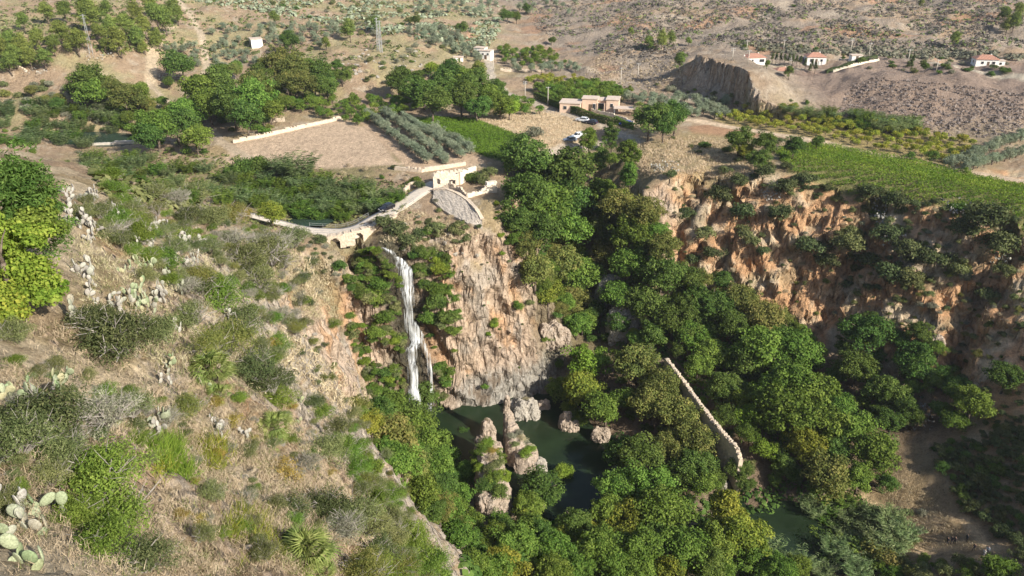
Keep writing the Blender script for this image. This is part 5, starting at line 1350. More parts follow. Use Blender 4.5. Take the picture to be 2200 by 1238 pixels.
# notable single trees: kind, u, v of the crown centre, radius in pixels
for k, u, v, r in (('deep', 1140, 350, 62), ('deep', 1190, 385, 75), ('deep', 1120, 420, 60), ('green', 1170, 450, 70), ('deep', 1230, 440, 66), ('deep', 1150, 510, 58), ('green', 1215, 500, 60), ('deep', 1110, 480, 40),
                   ('tall', 1264, 312, 20), ('talldeep', 1314, 296, 19), ('tall', 1348, 345, 24), ('tall', 1352, 390, 22), ('talldeep', 1290, 350, 20), ('green', 1310, 345, 22), ('green', 1275, 345, 20), ('deep', 1395, 262, 46), ('deep', 1452, 255, 38), ('deep', 1425, 275, 34),
                   ('lime', 1240, 545, 34), ('green', 1300, 420, 38), ('lime', 1330, 440, 36), ('autumn', 1330, 480, 50), ('autumn', 1380, 470, 46), ('autumn', 1290, 500, 42), ('green', 1360, 510, 50), ('autumn', 1420, 540, 40),
                   ('autumn', 1150, 590, 50), ('autumn', 1205, 580, 50), ('yellow', 1180, 640, 44), ('autumn', 1130, 550, 36), ('green', 1260, 600, 52), ('autumn', 1235, 655, 40), ('autumn', 1300, 560, 46), ('deep', 1420, 600, 50), ('deep', 1480, 610, 46), ('green', 1360, 580, 50),
                   ('green', 1340, 640, 48), ('deep', 1400, 660, 50), ('deep', 1450, 690, 54), ('deep', 1520, 660, 56), ('deep', 1560, 700, 48), ('autumn', 1590, 650, 44), ('autumn', 1640, 690, 50), ('green', 1480, 730, 44), ('deep', 1400, 725, 40), ('green', 1240, 700, 36),
                   ('green', 1640, 760, 66), ('green', 1710, 770, 66), ('green', 1690, 830, 66), ('deep', 1600, 780, 50), ('green', 1540, 770, 44), ('green', 1750, 850, 60), ('green', 1700, 900, 66), ('green', 1770, 920, 56), ('yellow', 1730, 960, 46), ('green', 1650, 860, 50), ('deep', 1560, 830, 40),
                   ('yellow', 1250, 840, 58), ('green', 1300, 880, 52), ('lime', 1260, 790, 50), ('green', 1215, 850, 40), ('autumn', 1370, 800, 58), ('autumn', 1420, 840, 54), ('autumn', 1400, 880, 52), ('green', 1340, 860, 40), ('autumn', 1450, 900, 56), ('autumn', 1490, 950, 50), ('deep', 1500, 1000, 44), ('autumn', 1430, 970, 40),
                   ('lime', 1590, 860, 32), ('lime', 1610, 905, 34), ('lime', 1640, 970, 28), ('deep', 1690, 1010, 34), ('deep', 1590, 1010, 32),
                   ('green', 1870, 985, 52), ('deep', 1850, 720, 50), ('deep', 1960, 790, 50), ('deep', 1840, 790, 44), ('deep', 1880, 850, 40), ('green', 2090, 870, 40), ('deep', 2060, 850, 34), ('deep', 2160, 810, 36), ('deep', 1920, 850, 40),
                   ('autumn', 1775, 1030, 54), ('deep', 1170, 1060, 52), ('green', 1130, 1090, 40), ('lime', 1210, 1020, 26), ('deep', 1330, 980, 46), ('deep', 1380, 990, 54), ('green', 1320, 1050, 50), ('green', 1400, 1060, 60), ('green', 1440, 1110, 66), ('yellow', 1360, 1120, 50), ('green', 1470, 1180, 60), ('green', 1500, 1045, 40), ('deep', 1530, 1030, 32), ('deep', 1470, 1020, 36), ('green', 1475, 985, 34), ('green', 1300, 1110, 44),
                   ('yellow', 1560, 1110, 60), ('yellow', 1600, 1160, 60), ('green', 1530, 1180, 50), ('green', 1380, 1190, 56), ('green', 1280, 1180, 52), ('green', 1200, 1190, 50), ('green', 1110, 1180, 52), ('green', 1060, 1160, 40), ('deep', 1230, 1130, 44), ('green', 1150, 1140, 40), ('green', 1330, 1225, 46), ('green', 1180, 1235, 46), ('green', 1060, 1230, 46),
                   ('green', 880, 920, 56), ('green', 930, 960, 52), ('autumn', 830, 960, 56), ('autumn', 870, 1010, 54), ('green', 930, 1020, 50), ('green', 960, 990, 40), ('deep', 900, 870, 46), ('yellow', 800, 920, 36), ('green', 850, 880, 40), ('green', 900, 1070, 50), ('green', 940, 1100, 40), ('lime', 910, 1130, 36), ('green', 870, 1100, 36), ('deep', 820, 890, 36), ('deep', 940, 1060, 40),
                   ('deep', 560, 800, 0)):
    if r: at_px(k, u, v, r, G1)
scatter([(1100, 360), (1200, 330), (1260, 420), (1390, 440), (1450, 560), (1640, 640), (1790, 790), (1830, 900), (1700, 1000), (1560, 800), (1420, 740), (1200, 700), (1110, 600), (1085, 450)], 120, 3.8,
        [('green', 5), ('deep', 5), ('autumn', 1.2), ('lime', .6)], .55, .95, G1, avoid=pond)
scatter([(960, 1100), (1150, 1120), (1600, 1080), (1700, 1200), (1720, 1238), (960, 1238)], 46, 3.8, [('green', 4), ('yellow', 1.6), ('deep', 1)], .6, .95, G1, avoid=pond)
scatter([(760, 880), (920, 860), (1000, 1000), (990, 1238), (880, 1238), (820, 1050)], 34, 3.4, [('green', 4), ('autumn', 1.4), ('deep', 1)], .5, .85, G1, avoid=pond)
scatter([(1560, 1050), (1760, 1000), (1840, 1050), (1700, 1060)], 8, 3.0, [('deep', 1), ('green', 1)], .4, .6, G1, avoid=pond)
GS = "undergrowth on the gorge floor"
scatter([(1100, 640), (1420, 720), (1560, 900), (1620, 1000), (1300, 900), (1180, 780)], 60, 3.0, [('b_deep', 2), ('b_green', 2), ('b_shrub', 1)], 1.0, 2.2, GS, avoid=pond)
scatter([(1820, 700), (2000, 700), (2100, 900), (1930, 920), (1820, 860)], 26, 3.6, [('deep', 3), ('green', 1.4)], .5, .9, G1)
# canes and willows at the lower right, scrub round the footpath
scatter([(1740, 1080), (1900, 1060), (1950, 1130), (1900, 1200), (1770, 1180)], 22, 2.6, [('cane', 3), ('canegreen', 1)], .8, 1.2, "canes beside the lower stream")
scatter([(1640, 1160), (1760, 1160), (1850, 1190), (1900, 1238), (1640, 1238)], 16, 2.6, [('cane', 2), ('b_grey', 1), ('b_green', 1)], .8, 1.3, "canes beside the lower stream")
scatter([(1880, 1080), (1990, 1100), (1980, 1180), (1900, 1200)], 14, 2.2, [('b_shrub', 2), ('b_grey', 1)], 1.2, 2.2, "scrub beside the footpath")
scatter([(1880, 1190), (2000, 1190), (2160, 1225), (2190, 1238), (1880, 1238)], 22, 2.0, [('b_shrub', 2), ('b_green', 2), ('b_autumn', 1)], 1.2, 2.2, "scrub beside the footpath")
at_px('b_autumn', 1900, 1195, 40, "scrub beside the footpath"); at_px('b_deep', 1900, 955, 34, "scrub beside the footpath"); at_px('b_green', 2150, 1215, 34, "scrub beside the footpath")
# scrub in the big shadow
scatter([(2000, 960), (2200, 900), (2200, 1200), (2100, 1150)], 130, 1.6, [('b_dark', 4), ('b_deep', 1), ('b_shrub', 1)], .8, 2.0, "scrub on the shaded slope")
# red cliff: dark bushes and dry tufts
RC = "bushes clinging to the red cliff"
for k, u, v, r in (('b_dark', 1605, 465, 34), ('b_dark', 1680, 478, 30), ('b_dark', 1745, 535, 36), ('b_dark', 1765, 560, 28), ('b_dark', 1635, 555, 18), ('b_dark', 1545, 415, 36), ('b_dark', 1590, 405, 24), ('b_dark', 1440, 378, 16), ('b_dark', 1470, 470, 24), ('b_dark', 1690, 400, 30), ('b_dark', 1730, 385, 28), ('b_dark', 1640, 385, 26),
                   ('b_dark', 1778, 405, 16), ('b_dark', 1860, 415, 26), ('b_dark', 1920, 430, 28), ('b_dark', 1900, 500, 36), ('b_dark', 1960, 540, 40), ('b_dark', 1860, 560, 34), ('b_dark', 2000, 560, 36), ('b_dark', 1940, 600, 40), ('b_dark', 2120, 480, 50), ('b_dark', 2150, 520, 44), ('b_dark', 2080, 500, 34), ('b_deep', 2060, 445, 20),
                   ('b_shrub', 1510, 500, 26), ('b_shrub', 1590, 500, 26), ('b_shrub', 1620, 520, 22), ('b_shrub', 1820, 520, 34), ('b_shrub', 1810, 560, 30), ('b_shrub', 1950, 600, 34), ('b_shrub', 2060, 590, 30), ('b_shrub', 2130, 640, 26), ('b_shrub', 2160, 600, 24), ('b_dark', 1530, 560, 26), ('b_dark', 1480, 560, 22)):
    at_px(k, u, v, r, RC)
scatter([(1440, 400), (1600, 395), (1880, 425), (2200, 490), (2200, 720), (2020, 760), (1760, 740), (1620, 620), (1470, 580)], 190, 1.7, [('b_shrub', 5), ('b_autumn', 2), ('b_dry', 4), ('b_grey', 1.5), ('b_dark', .8)], .45, 1.25, RC)
scatter([(1830, 430), (2060, 470), (2090, 560), (2030, 680), (1830, 640), (1780, 560)], 60, 2.0, [('b_dark', 4), ('b_shrub', 4), ('b_grey', 2), ('b_autumn', 1)], .9, 1.9, RC)
scatter([(2060, 600), (2200, 520), (2200, 720), (2060, 740)], 30, 1.8, [('b_shrub', 3), ('b_autumn', 2), ('b_dry', 2)], .5, 1.2, RC)
scatter([(1600, 380), (1800, 395), (2050, 435), (2200, 465), (2200, 490), (2000, 460), (1640, 410)], 34, 2.0, [('b_dark', 4), ('b_shrub', 1)], .9, 1.9, RC)
scatter([(1500, 310), (1700, 300), (1740, 330), (1660, 370), (1560, 370), (1480, 345)], 22, 2.6, [('b_dark', 3), ('b_deep', 1)], 1.2, 2.4, "dark bushes at the left end of the vineyard")
for k, u, v, r in (('deep', 1590, 305, 32), ('deep', 1650, 312, 30), ('deep', 1705, 318, 26), ('deep', 1755, 308, 16), ('deep', 1625, 345, 26), ('yellow', 1600, 325, 20)): at_px(k, u, v, r, "dark trees at the left end of the vineyard")
scatter([(1380, 400), (1500, 390), (1480, 560), (1420, 560)], 18, 2.0, [('b_dark', 1), ('b_dry', 2), ('b_shrub', 1)], .6, 1.4, RC)
# falls cliff
FC = "plants on the waterfall cliff"
for k, u, v, r in (('b_green', 815, 610, 24), ('b_green', 800, 640, 26), ('b_shrub', 830, 650, 22), ('b_green', 840, 590, 18), ('b_shrub', 790, 670, 26), ('b_green', 825, 690, 24), ('b_deep', 750, 640, 20), ('b_deep', 770, 670, 22), ('b_deep', 725, 570, 20), ('b_shrub', 850, 690, 18), ('b_green', 810, 720, 24), ('b_shrub', 830, 760, 20), ('b_shrub', 850, 800, 16), ('b_deep', 820, 800, 20), ('b_grey', 790, 790, 16),
                   ('b_lime', 942, 575, 24), ('b_lime', 935, 560, 16), ('b_deep', 905, 560, 20), ('b_deep', 890, 545, 18), ('b_green', 930, 620, 26), ('b_deep', 945, 650, 30), ('b_green', 925, 680, 26), ('b_deep', 960, 680, 26), ('b_green', 975, 710, 18), ('b_deep', 915, 610, 18), ('b_shrub', 900, 590, 14), ('b_green', 950, 755, 16), ('b_shrub', 945, 720, 20), ('b_green', 1045, 830, 10), ('b_shrub', 935, 800, 10), ('b_shrub', 950, 850, 14),
                   ('b_dark', 850, 500, 30), ('b_dark', 880, 520, 30), ('b_dark', 830, 480, 26), ('b_dark', 900, 500, 20), ('b_shrub', 940, 490, 26), ('b_shrub', 980, 495, 22), ('b_green', 920, 500, 14), ('b_shrub', 1000, 510, 16), ('b_green', 790, 545, 16), ('b_shrub', 770, 540, 16), ('b_dark', 690, 520, 20), ('b_green', 1060, 690, 10)):
    at_px(k, u, v, r, FC)
def notfall(p):
    u, v = proj(p); return abs(u - np.interp(v, [530, 540, 600, 700, 740, 900], [828, 840, 872, 885, 900, 905])) < np.interp(v, [540, 600, 720, 760, 900], [24, 24, 26, 34, 36])
scatter([(770, 560), (850, 540), (865, 700), (880, 880), (800, 860), (740, 700)], 170, .8, [('b_green', 4), ('b_shrub', 2), ('b_deep', 1), ('b_lime', .6)], .8, 1.8, FC, avoid=notfall)
scatter([(880, 530), (960, 540), (990, 700), (960, 860), (925, 860), (905, 640)], 130, .8, [('b_green', 3), ('b_deep', 2), ('b_shrub', 1)], .8, 1.7, FC, avoid=notfall)
scatter([(780, 470), (900, 450), (1030, 480), (1000, 540), (860, 545)], 50, 1.2, [('b_dark', 2), ('b_shrub', 3), ('b_dry', 3), ('b_grey', 1)], .4, 1.2, FC, avoid=notfall)
scatter([(960, 540), (1090, 520), (1170, 780), (960, 840)], 24, 1.5, [('b_shrub', 2), ('b_dry', 2), ('b_grey', 1)], .25, .6, FC)
for u, v, r in ((1060, 700, 13), (1050, 735, 7)): at_px('lime', u, v, r, FC)
scatter([(1060, 430), (1090, 440), (1100, 520), (1075, 560)], 14, 1.0, [('b_lime', 1), ('b_green', 1)], .6, 1.2, FC)
# green covers on the rock pinnacles
def rock_top(o):
    return BVHTree.FromPolygons([v.co + o.location for v in o.data.vertices], [p.vertices[:] for p in o.data.polygons])
_RK = {id(pA): rock_top(bpy.data.objects["rock_pinnacle"]), id(pB): rock_top(bpy.data.objects["rock_pinnacle.001"])}
def on_rock(kind, base, x, y, z, s, look):
    tk, cr, rad, h = PROTO[kind][rnd.randrange(len(PROTO[kind]))]; nm, cat = NAMES[kind]
    t_ = _RK.get(id(base)); p = base + Vector((x, y, z))
    if t_:
        q_ = t_.ray_cast(Vector((p.x, p.y, 40)), Vector((0, 0, -1)))[0]
        if q_ is None: return
        p = q_ - Vector((0, 0, .25 * s))
    o = link(nm, cr, None, None, p); o.scale = (s, s, s * .75); o.rotation_euler = (0, 0, rnd.uniform(0, 6)); want_label(o, look, cat, "bushes growing on the rock pinnacles")
for k, x, y, z, s in (('b_lime', -.4, -4.6, 6.3, 2.0), ('b_green', -.8, -6.2, 6.6, 2.0), ('b_lime', .4, -6.5, 6.4, 1.8), ('b_green', -2.2, -7.2, 5.4, 1.8), ('b_mustard', 1.0, -8.6, 6.8, 1.5), ('b_lime', -2.0, -10.0, 6.0, 1.6), ('b_dry', .8, -10.8, 7.2, 1.8), ('b_shrub', 1.8, -12.8, 7.0, 1.9), ('b_shrub', .6, -14.0, 6.6, 1.8), ('b_lime', 3.2, -15.2, 5.6, 2.1), ('b_green', 1.6, -17.0, 6.0, 2.4), ('b_deep', .2, -18.4, 5.8, 2.4), ('b_deep', 2.6, -20, 5.2, 2.4), ('b_dry', -.2, .2, 9.0, .7), ('b_green', 2.4, -10.5, 6, 1.8), ('b_lime', -1.4, -12.6, 6, 1.8), ('b_green', -1.0, -8.2, 6, 1.6), ('b_green', 2.0, -7.4, 6, 1.3)):
    on_rock(k, pA, x, y, z, s, LOOK[k])
for k, x, y, z, s in (('b_grey', .8, -3.6, 5.2, 1.5), ('b_grey', 2.2, -5.0, 4.6, 1.5), ('b_dry', 1.4, -5.6, 5.0, 1.6), ('b_lime', 3.4, -7.0, 4.0, 1.6), ('b_lime', 2.6, -8.6, 3.6, 1.7), ('b_grey', -.4, -4.4, 4.8, 1.2), ('b_shrub', 0.2, -6.5, 4.0, 1.4)):
    on_rock(k, pB, x, y, z, s, LOOK[k])
on_rock('b_dry', Vector(at_z(1128, 890, 0)), .2, .6, 3.2, 1.2, "dry bush on the big pool boulder")
at_px('deep', 1000, 930, 18, G1)
for u, v, r, k in ((1305, 672, 18, 'b_dry'), (1335, 720, 22, 'b_dry'), (1220, 880, 22, 'lime'), (1240, 900, 24, 'green')): at_px(k, u, v, r, G1)

# ------------------------------------------------------------------ valley left of the bridge: canes, shrubs
V1 = "canes along the river above the bridge"
scatter([(500, 400), (560, 375), (700, 380), (840, 400), (860, 420), (820, 445), (700, 462), (640, 455), (520, 430)], 74, 2.4, [('cane', 3), ('canegreen', 3), ('b_deep', 1)], .8, 1.15, V1)
scatter([(180, 330), (400, 320), (480, 350), (560, 380), (500, 430), (330, 420), (220, 400)], 60, 2.8, [('cane', 2), ('canegreen', 2), ('b_deep', 1), ('b_shrub', 1)], .8, 1.2, V1)
scatter([(60, 215), (280, 230), (300, 280), (60, 275)], 40, 2.8, [('cane', 2), ('canegreen', 3), ('b_shrub', 1)], .8, 1.2, "canes behind the upper pond")
at_px('cane', 635, 355, 36, V1); at_px('cane', 610, 350, 24, V1); at_px('yellow', 583, 462, 30, V1, look="single bright yellow-green tree"); at_px('b_deep', 560, 355, 34, V1); at_px('b_deep', 520, 360, 34, V1)
for k, u, v, r in (('green', 335, 280, 44), ('deep', 380, 275, 40), ('green', 420, 300, 34), ('deep', 320, 300, 34), ('autumn', 375, 250, 30), ('green', 430, 200, 46), ('deep', 480, 190, 46), ('green', 540, 220, 50), ('deep', 500, 235, 46), ('green', 450, 230, 42), ('deep', 560, 180, 40), ('autumn', 555, 190, 34), ('autumn', 600, 155, 46), ('autumn', 640, 160, 40), ('deep', 690, 165, 36), ('deep', 735, 165, 22),
                   ('deep', 180, 190, 44), ('green', 200, 205, 34), ('deep', 390, 145, 36), ('autumn', 270, 220, 34), ('green', 300, 210, 30), ('autumn', 240, 200, 30), ('green', 405, 245, 36), ('deep', 530, 255, 40), ('green', 580, 240, 30), ('autumn', 650, 190, 34), ('deep', 700, 190, 30), ('autumn', 620, 180, 30),
                   ('deep', 855, 180, 36), ('deep', 910, 200, 40), ('deep', 950, 190, 40), ('deep', 930, 225, 40), ('deep', 990, 215, 42), ('deep', 1020, 185, 38), ('deep', 975, 165, 36), ('green', 1040, 210, 34), ('deep', 1025, 235, 30), ('lime', 925, 150, 20), ('green', 1075, 230, 30), ('lime', 1095, 235, 26), ('green', 1000, 175, 30), ('deep', 1060, 195, 26), ('pine', 1025, 160, 26)):
    at_px(k, u, v, r, "trees of the plateau groves")
scatter([(0, 175), (260, 180), (320, 240), (260, 290), (0, 220)], 46, 3.0, [('b_grey', 3), ('b_shrub', 2), ('b_autumn', 1)], 1.4, 2.8, "grey shrubs above the upper pond")
scatter([(230, 215), (440, 200), (600, 160), (640, 260), (460, 330), (290, 320)], 44, 3.2, [('b_shrub', 2), ('b_deep', 2), ('b_autumn', 1), ('b_green', 1)], 1.4, 2.8, "shrubs round the plateau groves")
scatter([(470, 330), (700, 350), (860, 360), (900, 400), (560, 390)], 26, 2.4, [('b_shrub', 1), ('b_dry', 3), ('b_green', 1)], .6, 1.4, "scrub below the ploughed field")
for k, u, v, r in (('b_green', 890, 390, 20), ('b_dark', 905, 400, 16), ('b_dark', 845, 360, 9), ('b_deep', 1015, 380, 26), ('b_shrub', 1040, 385, 24), ('b_shrub', 1055, 370, 22), ('b_deep', 1000, 375, 16), ('b_grey', 1150, 285, 22)): at_px(k, u, v, r, "bushes round the ruined mill")
scatter([(350, 170), (580, 130), (760, 150), (740, 200), (580, 265), (440, 270), (340, 230)], 40, 4.0, [('green', 3), ('deep', 2), ('autumn', 1.6)], .55, .95, "trees of the plateau groves")
scatter([(820, 165), (960, 150), (1080, 190), (1090, 240), (900, 235)], 34, 3.4, [('green', 2), ('deep', 3)], .5, .85, "trees of the plateau groves")
scatter([(60, 190), (330, 190), (340, 270), (160, 260)], 22, 4.0, [('green', 2), ('deep', 2), ('autumn', 2)], .45, .8, "trees of the plateau groves")
# pine hill, far trees
PH = "pines on the far hill"
for u, v, r in ((165, 95, 24), (255, 95, 26), (335, 45, 28), (355, 50, 24), (310, 60, 20), (100, 30, 18), (50, 50, 16), (80, 90, 20), (130, 75, 22), (200, 40, 26), (180, 20, 20), (230, 30, 20), (210, 75, 18), (290, 30, 18), (295, 85, 20), (340, 88, 18), (380, 35, 18), (25, 95, 20), (50, 105, 20), (115, 100, 18), (65, 130, 18), (30, 125, 20), (95, 130, 18), (270, 60, 22), (145, 50, 18), (240, 65, 20), (320, 15, 18), (5, 110, 20), (20, 140, 20), (370, 15, 14), (225, 100, 14), (310, 105, 12)):
    at_px('pine', u, v, r * 1.1, PH)
for u, v, r, k in ((752, 70, 22, 'pine'), (808, 55, 18, 'pine'), (1395, 95, 16, 'pine'), (1422, 88, 18, 'pine'), (1440, 84, 14, 'pine'), (1480, 90, 9, 'pine'), (1135, 20, 12, 'deep'), (1460, 135, 20, 'pine'), (1696, 158, 14, 'pine'), (1648, 140, 9, 'pine'), (1600, 100, 8, 'b_deep'), (1980, 8, 8, 'pine'), (2158, 35, 16, 'pine'), (2180, 50, 18, 'pine'), (2165, 60, 14, 'pine'), (2050, 88, 16, 'pine'), (2190, 25, 14, 'pine'), (1625, 20, 6, 'b_deep'), (1655, 22, 6, 'b_deep'), (1705, 12, 6, 'b_deep'),
                   (1355, 70, 10, 'pine'), (990, 62, 16, 'deep'), (890, 45, 12, 'deep'), (1090, 35, 16, 'deep'), (1110, 38, 14, 'deep'), (1185, 88, 10, 'deep'), (625, 92, 24, 'deep'), (700, 95, 14, 'pine'), (590, 40, 14, 'pine'), (1440, 190, 16, 'b_grey'), (1990, 145, 10, 'deep'), (2030, 140, 10, 'b_deep'), (2080, 150, 9, 'b_deep'), (2160, 150, 12, 'b_deep'), (2130, 158, 8, 'b_deep'), (1930, 75, 6, 'b_deep')):
    at_px(k, u, v, r, "scattered trees on the far hills")
for u, v in ((1958, 140), (1962, 130), (1745, 140), (1720, 132), (1712, 131), (1704, 130), (1695, 129), (1686, 128), (1677, 127), (1668, 126), (1660, 126), (1730, 138), (1740, 150), (1752, 146)): at_px('cypress', u, v, 4.5, "cypresses round the far houses")
# groves
OG = "olive trees of the far groves"
scatter([(430, 60), (720, 50), (740, 80), (700, 100), (430, 85)], 40, 5.0, [('olive', 1)], .9, 1.4, OG)
scatter([(320, 95), (500, 95), (560, 130), (500, 150), (330, 130)], 34, 4.5, [('olive', 1)], .9, 1.4, OG)
scatter([(870, 60), (960, 60), (1060, 105), (1035, 130), (960, 100)], 40, 4.5, [('olive', 1)], .9, 1.4, OG)
scatter([(860, 0), (1240, 0), (1240, 30), (900, 30)], 30, 6.0, [('olive', 1)], 1.0, 1.6, OG)
scatter([(1060, 100), (1210, 115), (1200, 130), (1080, 135)], 30, 3.6, [('citrus', 1)], 1.0, 1.5, "dark grove behind the farmhouse", zs=1.1)
scatter([(1340, 205), (1560, 215), (1570, 245), (1480, 250), (1420, 235)], 32, 4.0, [('olive', 1)], 1.0, 1.5, OG)
scatter([(1080, 135), (1230, 132), (1240, 150), (1110, 150)], 22, 4.0, [('olive', 2), ('citrus', 1)], .8, 1.2, OG)
scatter([(1130, 162), (1250, 165), (1255, 178), (1140, 176)], 18, 3.5, [('fruit', 1)], 1.2, 1.7, "fruit trees on the thin terrace")
gz_ = lambda u, v: at_z(u, v, 44.2)[:2]
for a, b in (((788, 258), (918, 348)), ((826, 252), (958, 348)), ((868, 266), (992, 338)), ((930, 288), (1012, 330))): row('olive', gz_(*a), gz_(*b), 2.3, 1.05, "olive rows beside the green field", .2)
for a, b in (((2040, 352), (2200, 305)), ((2075, 362), (2210, 328))): row('olive', at_z(*a, 43.8)[:2], at_z(*b, 43.8)[:2], 2.9, 1.15, "olive rows at the far right", .3)
for u, v, r in ((1955, 338, 12), (2000, 338, 14), (2045, 330, 12), (2075, 370, 9)): at_px('citrus', u, v, r, "round trees by the dirt track")
fill_field('citrus', F_ORCH, 3.4, 3.2, .3, 1.18, "citrus trees of the orchard")
fill_field('fruit', F_YEL, 3.7, 3.6, .2, 1.35, "young fruit trees of the yellow orchard", keep=.95)
scatter([(590, 212), (880, 205), (900, 235), (760, 262), (620, 232)], 60, 3.0, [('citrus', 1)], .85, 1.3, "citrus trees on the terraces")
scatter([(1060, 190), (1100, 190), (1190, 225), (1160, 240), (1070, 245)], 16, 3.0, [('citrus', 1)], 1.0, 1.5, "citrus trees by the lane")
scatter([(1680, 225), (1960, 250), (1970, 275), (1860, 275), (1690, 245)], 26, 2.6, [('cane', 1), ('canegreen', 2)], .7, 1.1, "canes at the foot of the brown mound")
scatter([(1890, 250), (1970, 255), (1965, 278), (1890, 275)], 10, 2.4, [('cane', 1)], .9, 1.2, "canes at the foot of the brown mound")
at_px('b_deep', 1287, 238, 7, "garden shrubs"); at_px('lime', 1365, 236, 9, "garden shrubs")
scatter([(1400, 180), (1560, 200), (1700, 215), (1840, 240), (1700, 250), (1560, 240)], 30, 3.0, [('b_shrub', 2), ('b_dry', 2), ('b_green', 1)], .8, 1.8, "scrub round the dark cliff")
scatter([(1380, 300), (1500, 290), (1560, 370), (1400, 380)], 16, 3.0, [('b_dry', 3), ('b_shrub', 1)], .5, 1.2, "scrub in the dry field above the red cliff")
# plateau and middle-distance scrub
scatter([(430, 130), (900, 100), (900, 200), (600, 150)], 60, 3.4, [('b_shrub', 3), ('b_dry', 2), ('b_grey', 2), ('b_green', 1)], .8, 2.0, "scrub on the far hillock")
scatter([(440, 0), (900, 0), (1000, 110), (860, 110), (700, 50)], 70, 6.0, [('b_shrub', 3), ('b_grey', 3), ('b_deep', 1)], 1.2, 2.6, "scrub on the far hills")
scatter([(1570, 90), (2200, 130), (2200, 165), (1900, 150), (1600, 110)], 60, 4.0, [('b_grey', 3), ('b_shrub', 2), ('b_deep', 1)], .9, 1.9, "scrub round the far houses")

# ------------------------------------------------------------------ the near slope
NS = "shrubs on the near slope"
for k, u, v, r in (('n_dark', 250, 740, 100), ('n_dark', 200, 700, 60), ('n_shrub', 320, 720, 60), ('n_dark', 90, 920, 105), ('n_shrub', 30, 960, 80), ('n_grey', 200, 905, 70), ('n_shrub', 260, 890, 50), ('n_green', 190, 1060, 90), ('n_green', 250, 1120, 84), ('n_green', 150, 1110, 60), ('n_green', 210, 1180, 70), ('n_dark', 310, 1215, 70), ('n_shrub', 130, 1000, 60),
                   ('n_autumn', 470, 745, 64), ('n_autumn', 430, 760, 50), ('n_dark', 540, 790, 60), ('n_dark', 570, 830, 54), ('n_shrub', 520, 700, 58), ('n_green', 470, 650, 60), ('n_dark', 430, 620, 54), ('n_shrub', 400, 690, 46), ('n_green', 340, 570, 40), ('n_green', 310, 560, 30), ('n_shrub', 560, 560, 60), ('n_grey', 590, 530, 50), ('n_shrub', 520, 560, 50), ('n_grey', 500, 520, 44), ('n_shrub', 630, 520, 44), ('n_shrub', 540, 610, 44),
                   ('n_shrub', 420, 430, 46), ('n_grey', 380, 430, 36), ('n_shrub', 450, 470, 44), ('n_dark', 400, 470, 40), ('n_green', 250, 410, 34), ('n_green', 270, 440, 30), ('n_green', 235, 380, 30), ('n_green', 290, 470, 28), ('n_green', 395, 510, 24), ('n_shrub', 340, 420, 36), ('n_autumn', 500, 470, 30), ('n_shrub', 240, 500, 40), ('n_dark', 250, 520, 30),
                   ('n_dark', 650, 625, 24), ('n_dark', 640, 650, 22), ('n_shrub', 600, 600, 36), ('n_shrub', 580, 640, 30), ('n_dark', 660, 570, 26), ('n_shrub', 650, 700, 26), ('n_shrub', 620, 690, 22), ('n_green', 710, 700, 16), ('n_autumn', 670, 740, 16),
                   ('n_shrub', 690, 970, 54), ('n_grey', 660, 1000, 40), ('n_dark', 690, 1090, 64), ('n_shrub', 740, 1120, 60), ('n_grey', 720, 1150, 50), ('n_dark', 640, 1090, 44), ('n_shrub', 790, 1130, 36), ('n_autumn', 790, 1215, 44), ('n_green', 860, 1190, 54), ('n_shrub', 830, 1160, 40), ('n_green', 900, 1220, 50), ('n_green', 590, 860, 40), ('n_dark', 600, 830, 36), ('n_green', 690, 890, 36), ('n_shrub', 720, 940, 40), ('n_dark', 660, 870, 30), ('n_shrub', 20, 720, 40), ('n_grey', 360, 900, 34), ('n_autumn', 410, 880, 40)):
    at_px(k, u, v, r, NS, hf=.5)
for u, v, r in ((612, 1015, 46), (430, 1120, 24), (450, 870, 26), (500, 905, 24), (380, 1110, 22), (580, 740, 20), (530, 460, 20)): at_px('b_mustard', u, v, r, NS)
scatter([(150, 420), (560, 480), (640, 560), (670, 660), (620, 720), (560, 800), (480, 640), (300, 600)], 140, 1.3, [('n_shrub', 4), ('n_dark', 1.5), ('n_green', 3), ('n_grey', 2), ('n_autumn', 1)], .5, 1.4, NS)
scatter([(380, 840), (620, 860), (780, 980), (820, 1080), (700, 1200), (420, 1200)], 80, .7, [('n_shrub', 3), ('n_green', 1.5), ('n_grey', 1.5), ('b_mustard', .6)], .16, .5, NS)
scatter([(0, 760), (300, 800), (420, 900), (330, 1000), (0, 1100)], 46, .7, [('n_shrub', 3), ('n_dark', 1), ('n_green', 1.5), ('n_grey', 1)], .2, .55, NS)
scatter([(600, 660), (800, 850), (780, 900), (640, 800)], 22, 1.8, [('n_shrub', 3), ('n_dark', 1), ('n_autumn', 1)], .4, 1.0, "shrubs on the rocky gorge wall")
scatter([(560, 500), (700, 520), (740, 620), (640, 640)], 30, 1.6, [('n_shrub', 3), ('n_grey', 2), ('n_dark', 2)], .6, 1.4, NS)
scatter([(700, 890), (790, 980), (860, 1080), (930, 1238), (790, 1238), (760, 1080)], 46, 1.1, [('n_shrub', 3), ('n_green', 3), ('n_dark', 1), ('n_autumn', 1)], .55, 1.3, NS)
scatter([(0, 225), (100, 200), (200, 320), (330, 330), (240, 400), (60, 330), (0, 300)], 44, 2.6, [('cane', 2), ('canegreen', 1), ('b_shrub', 2), ('b_green', 2), ('b_grey', 1)], .9, 1.5, V1)
scatter([(1900, 690), (2040, 720), (2200, 690), (2200, 930), (2050, 900), (1930, 860)], 60, 2.0, [('b_dark', 3), ('b_shrub', 3), ('b_deep', 1), ('b_autumn', 1)], .6, 1.6, "scrub on the shaded slope")
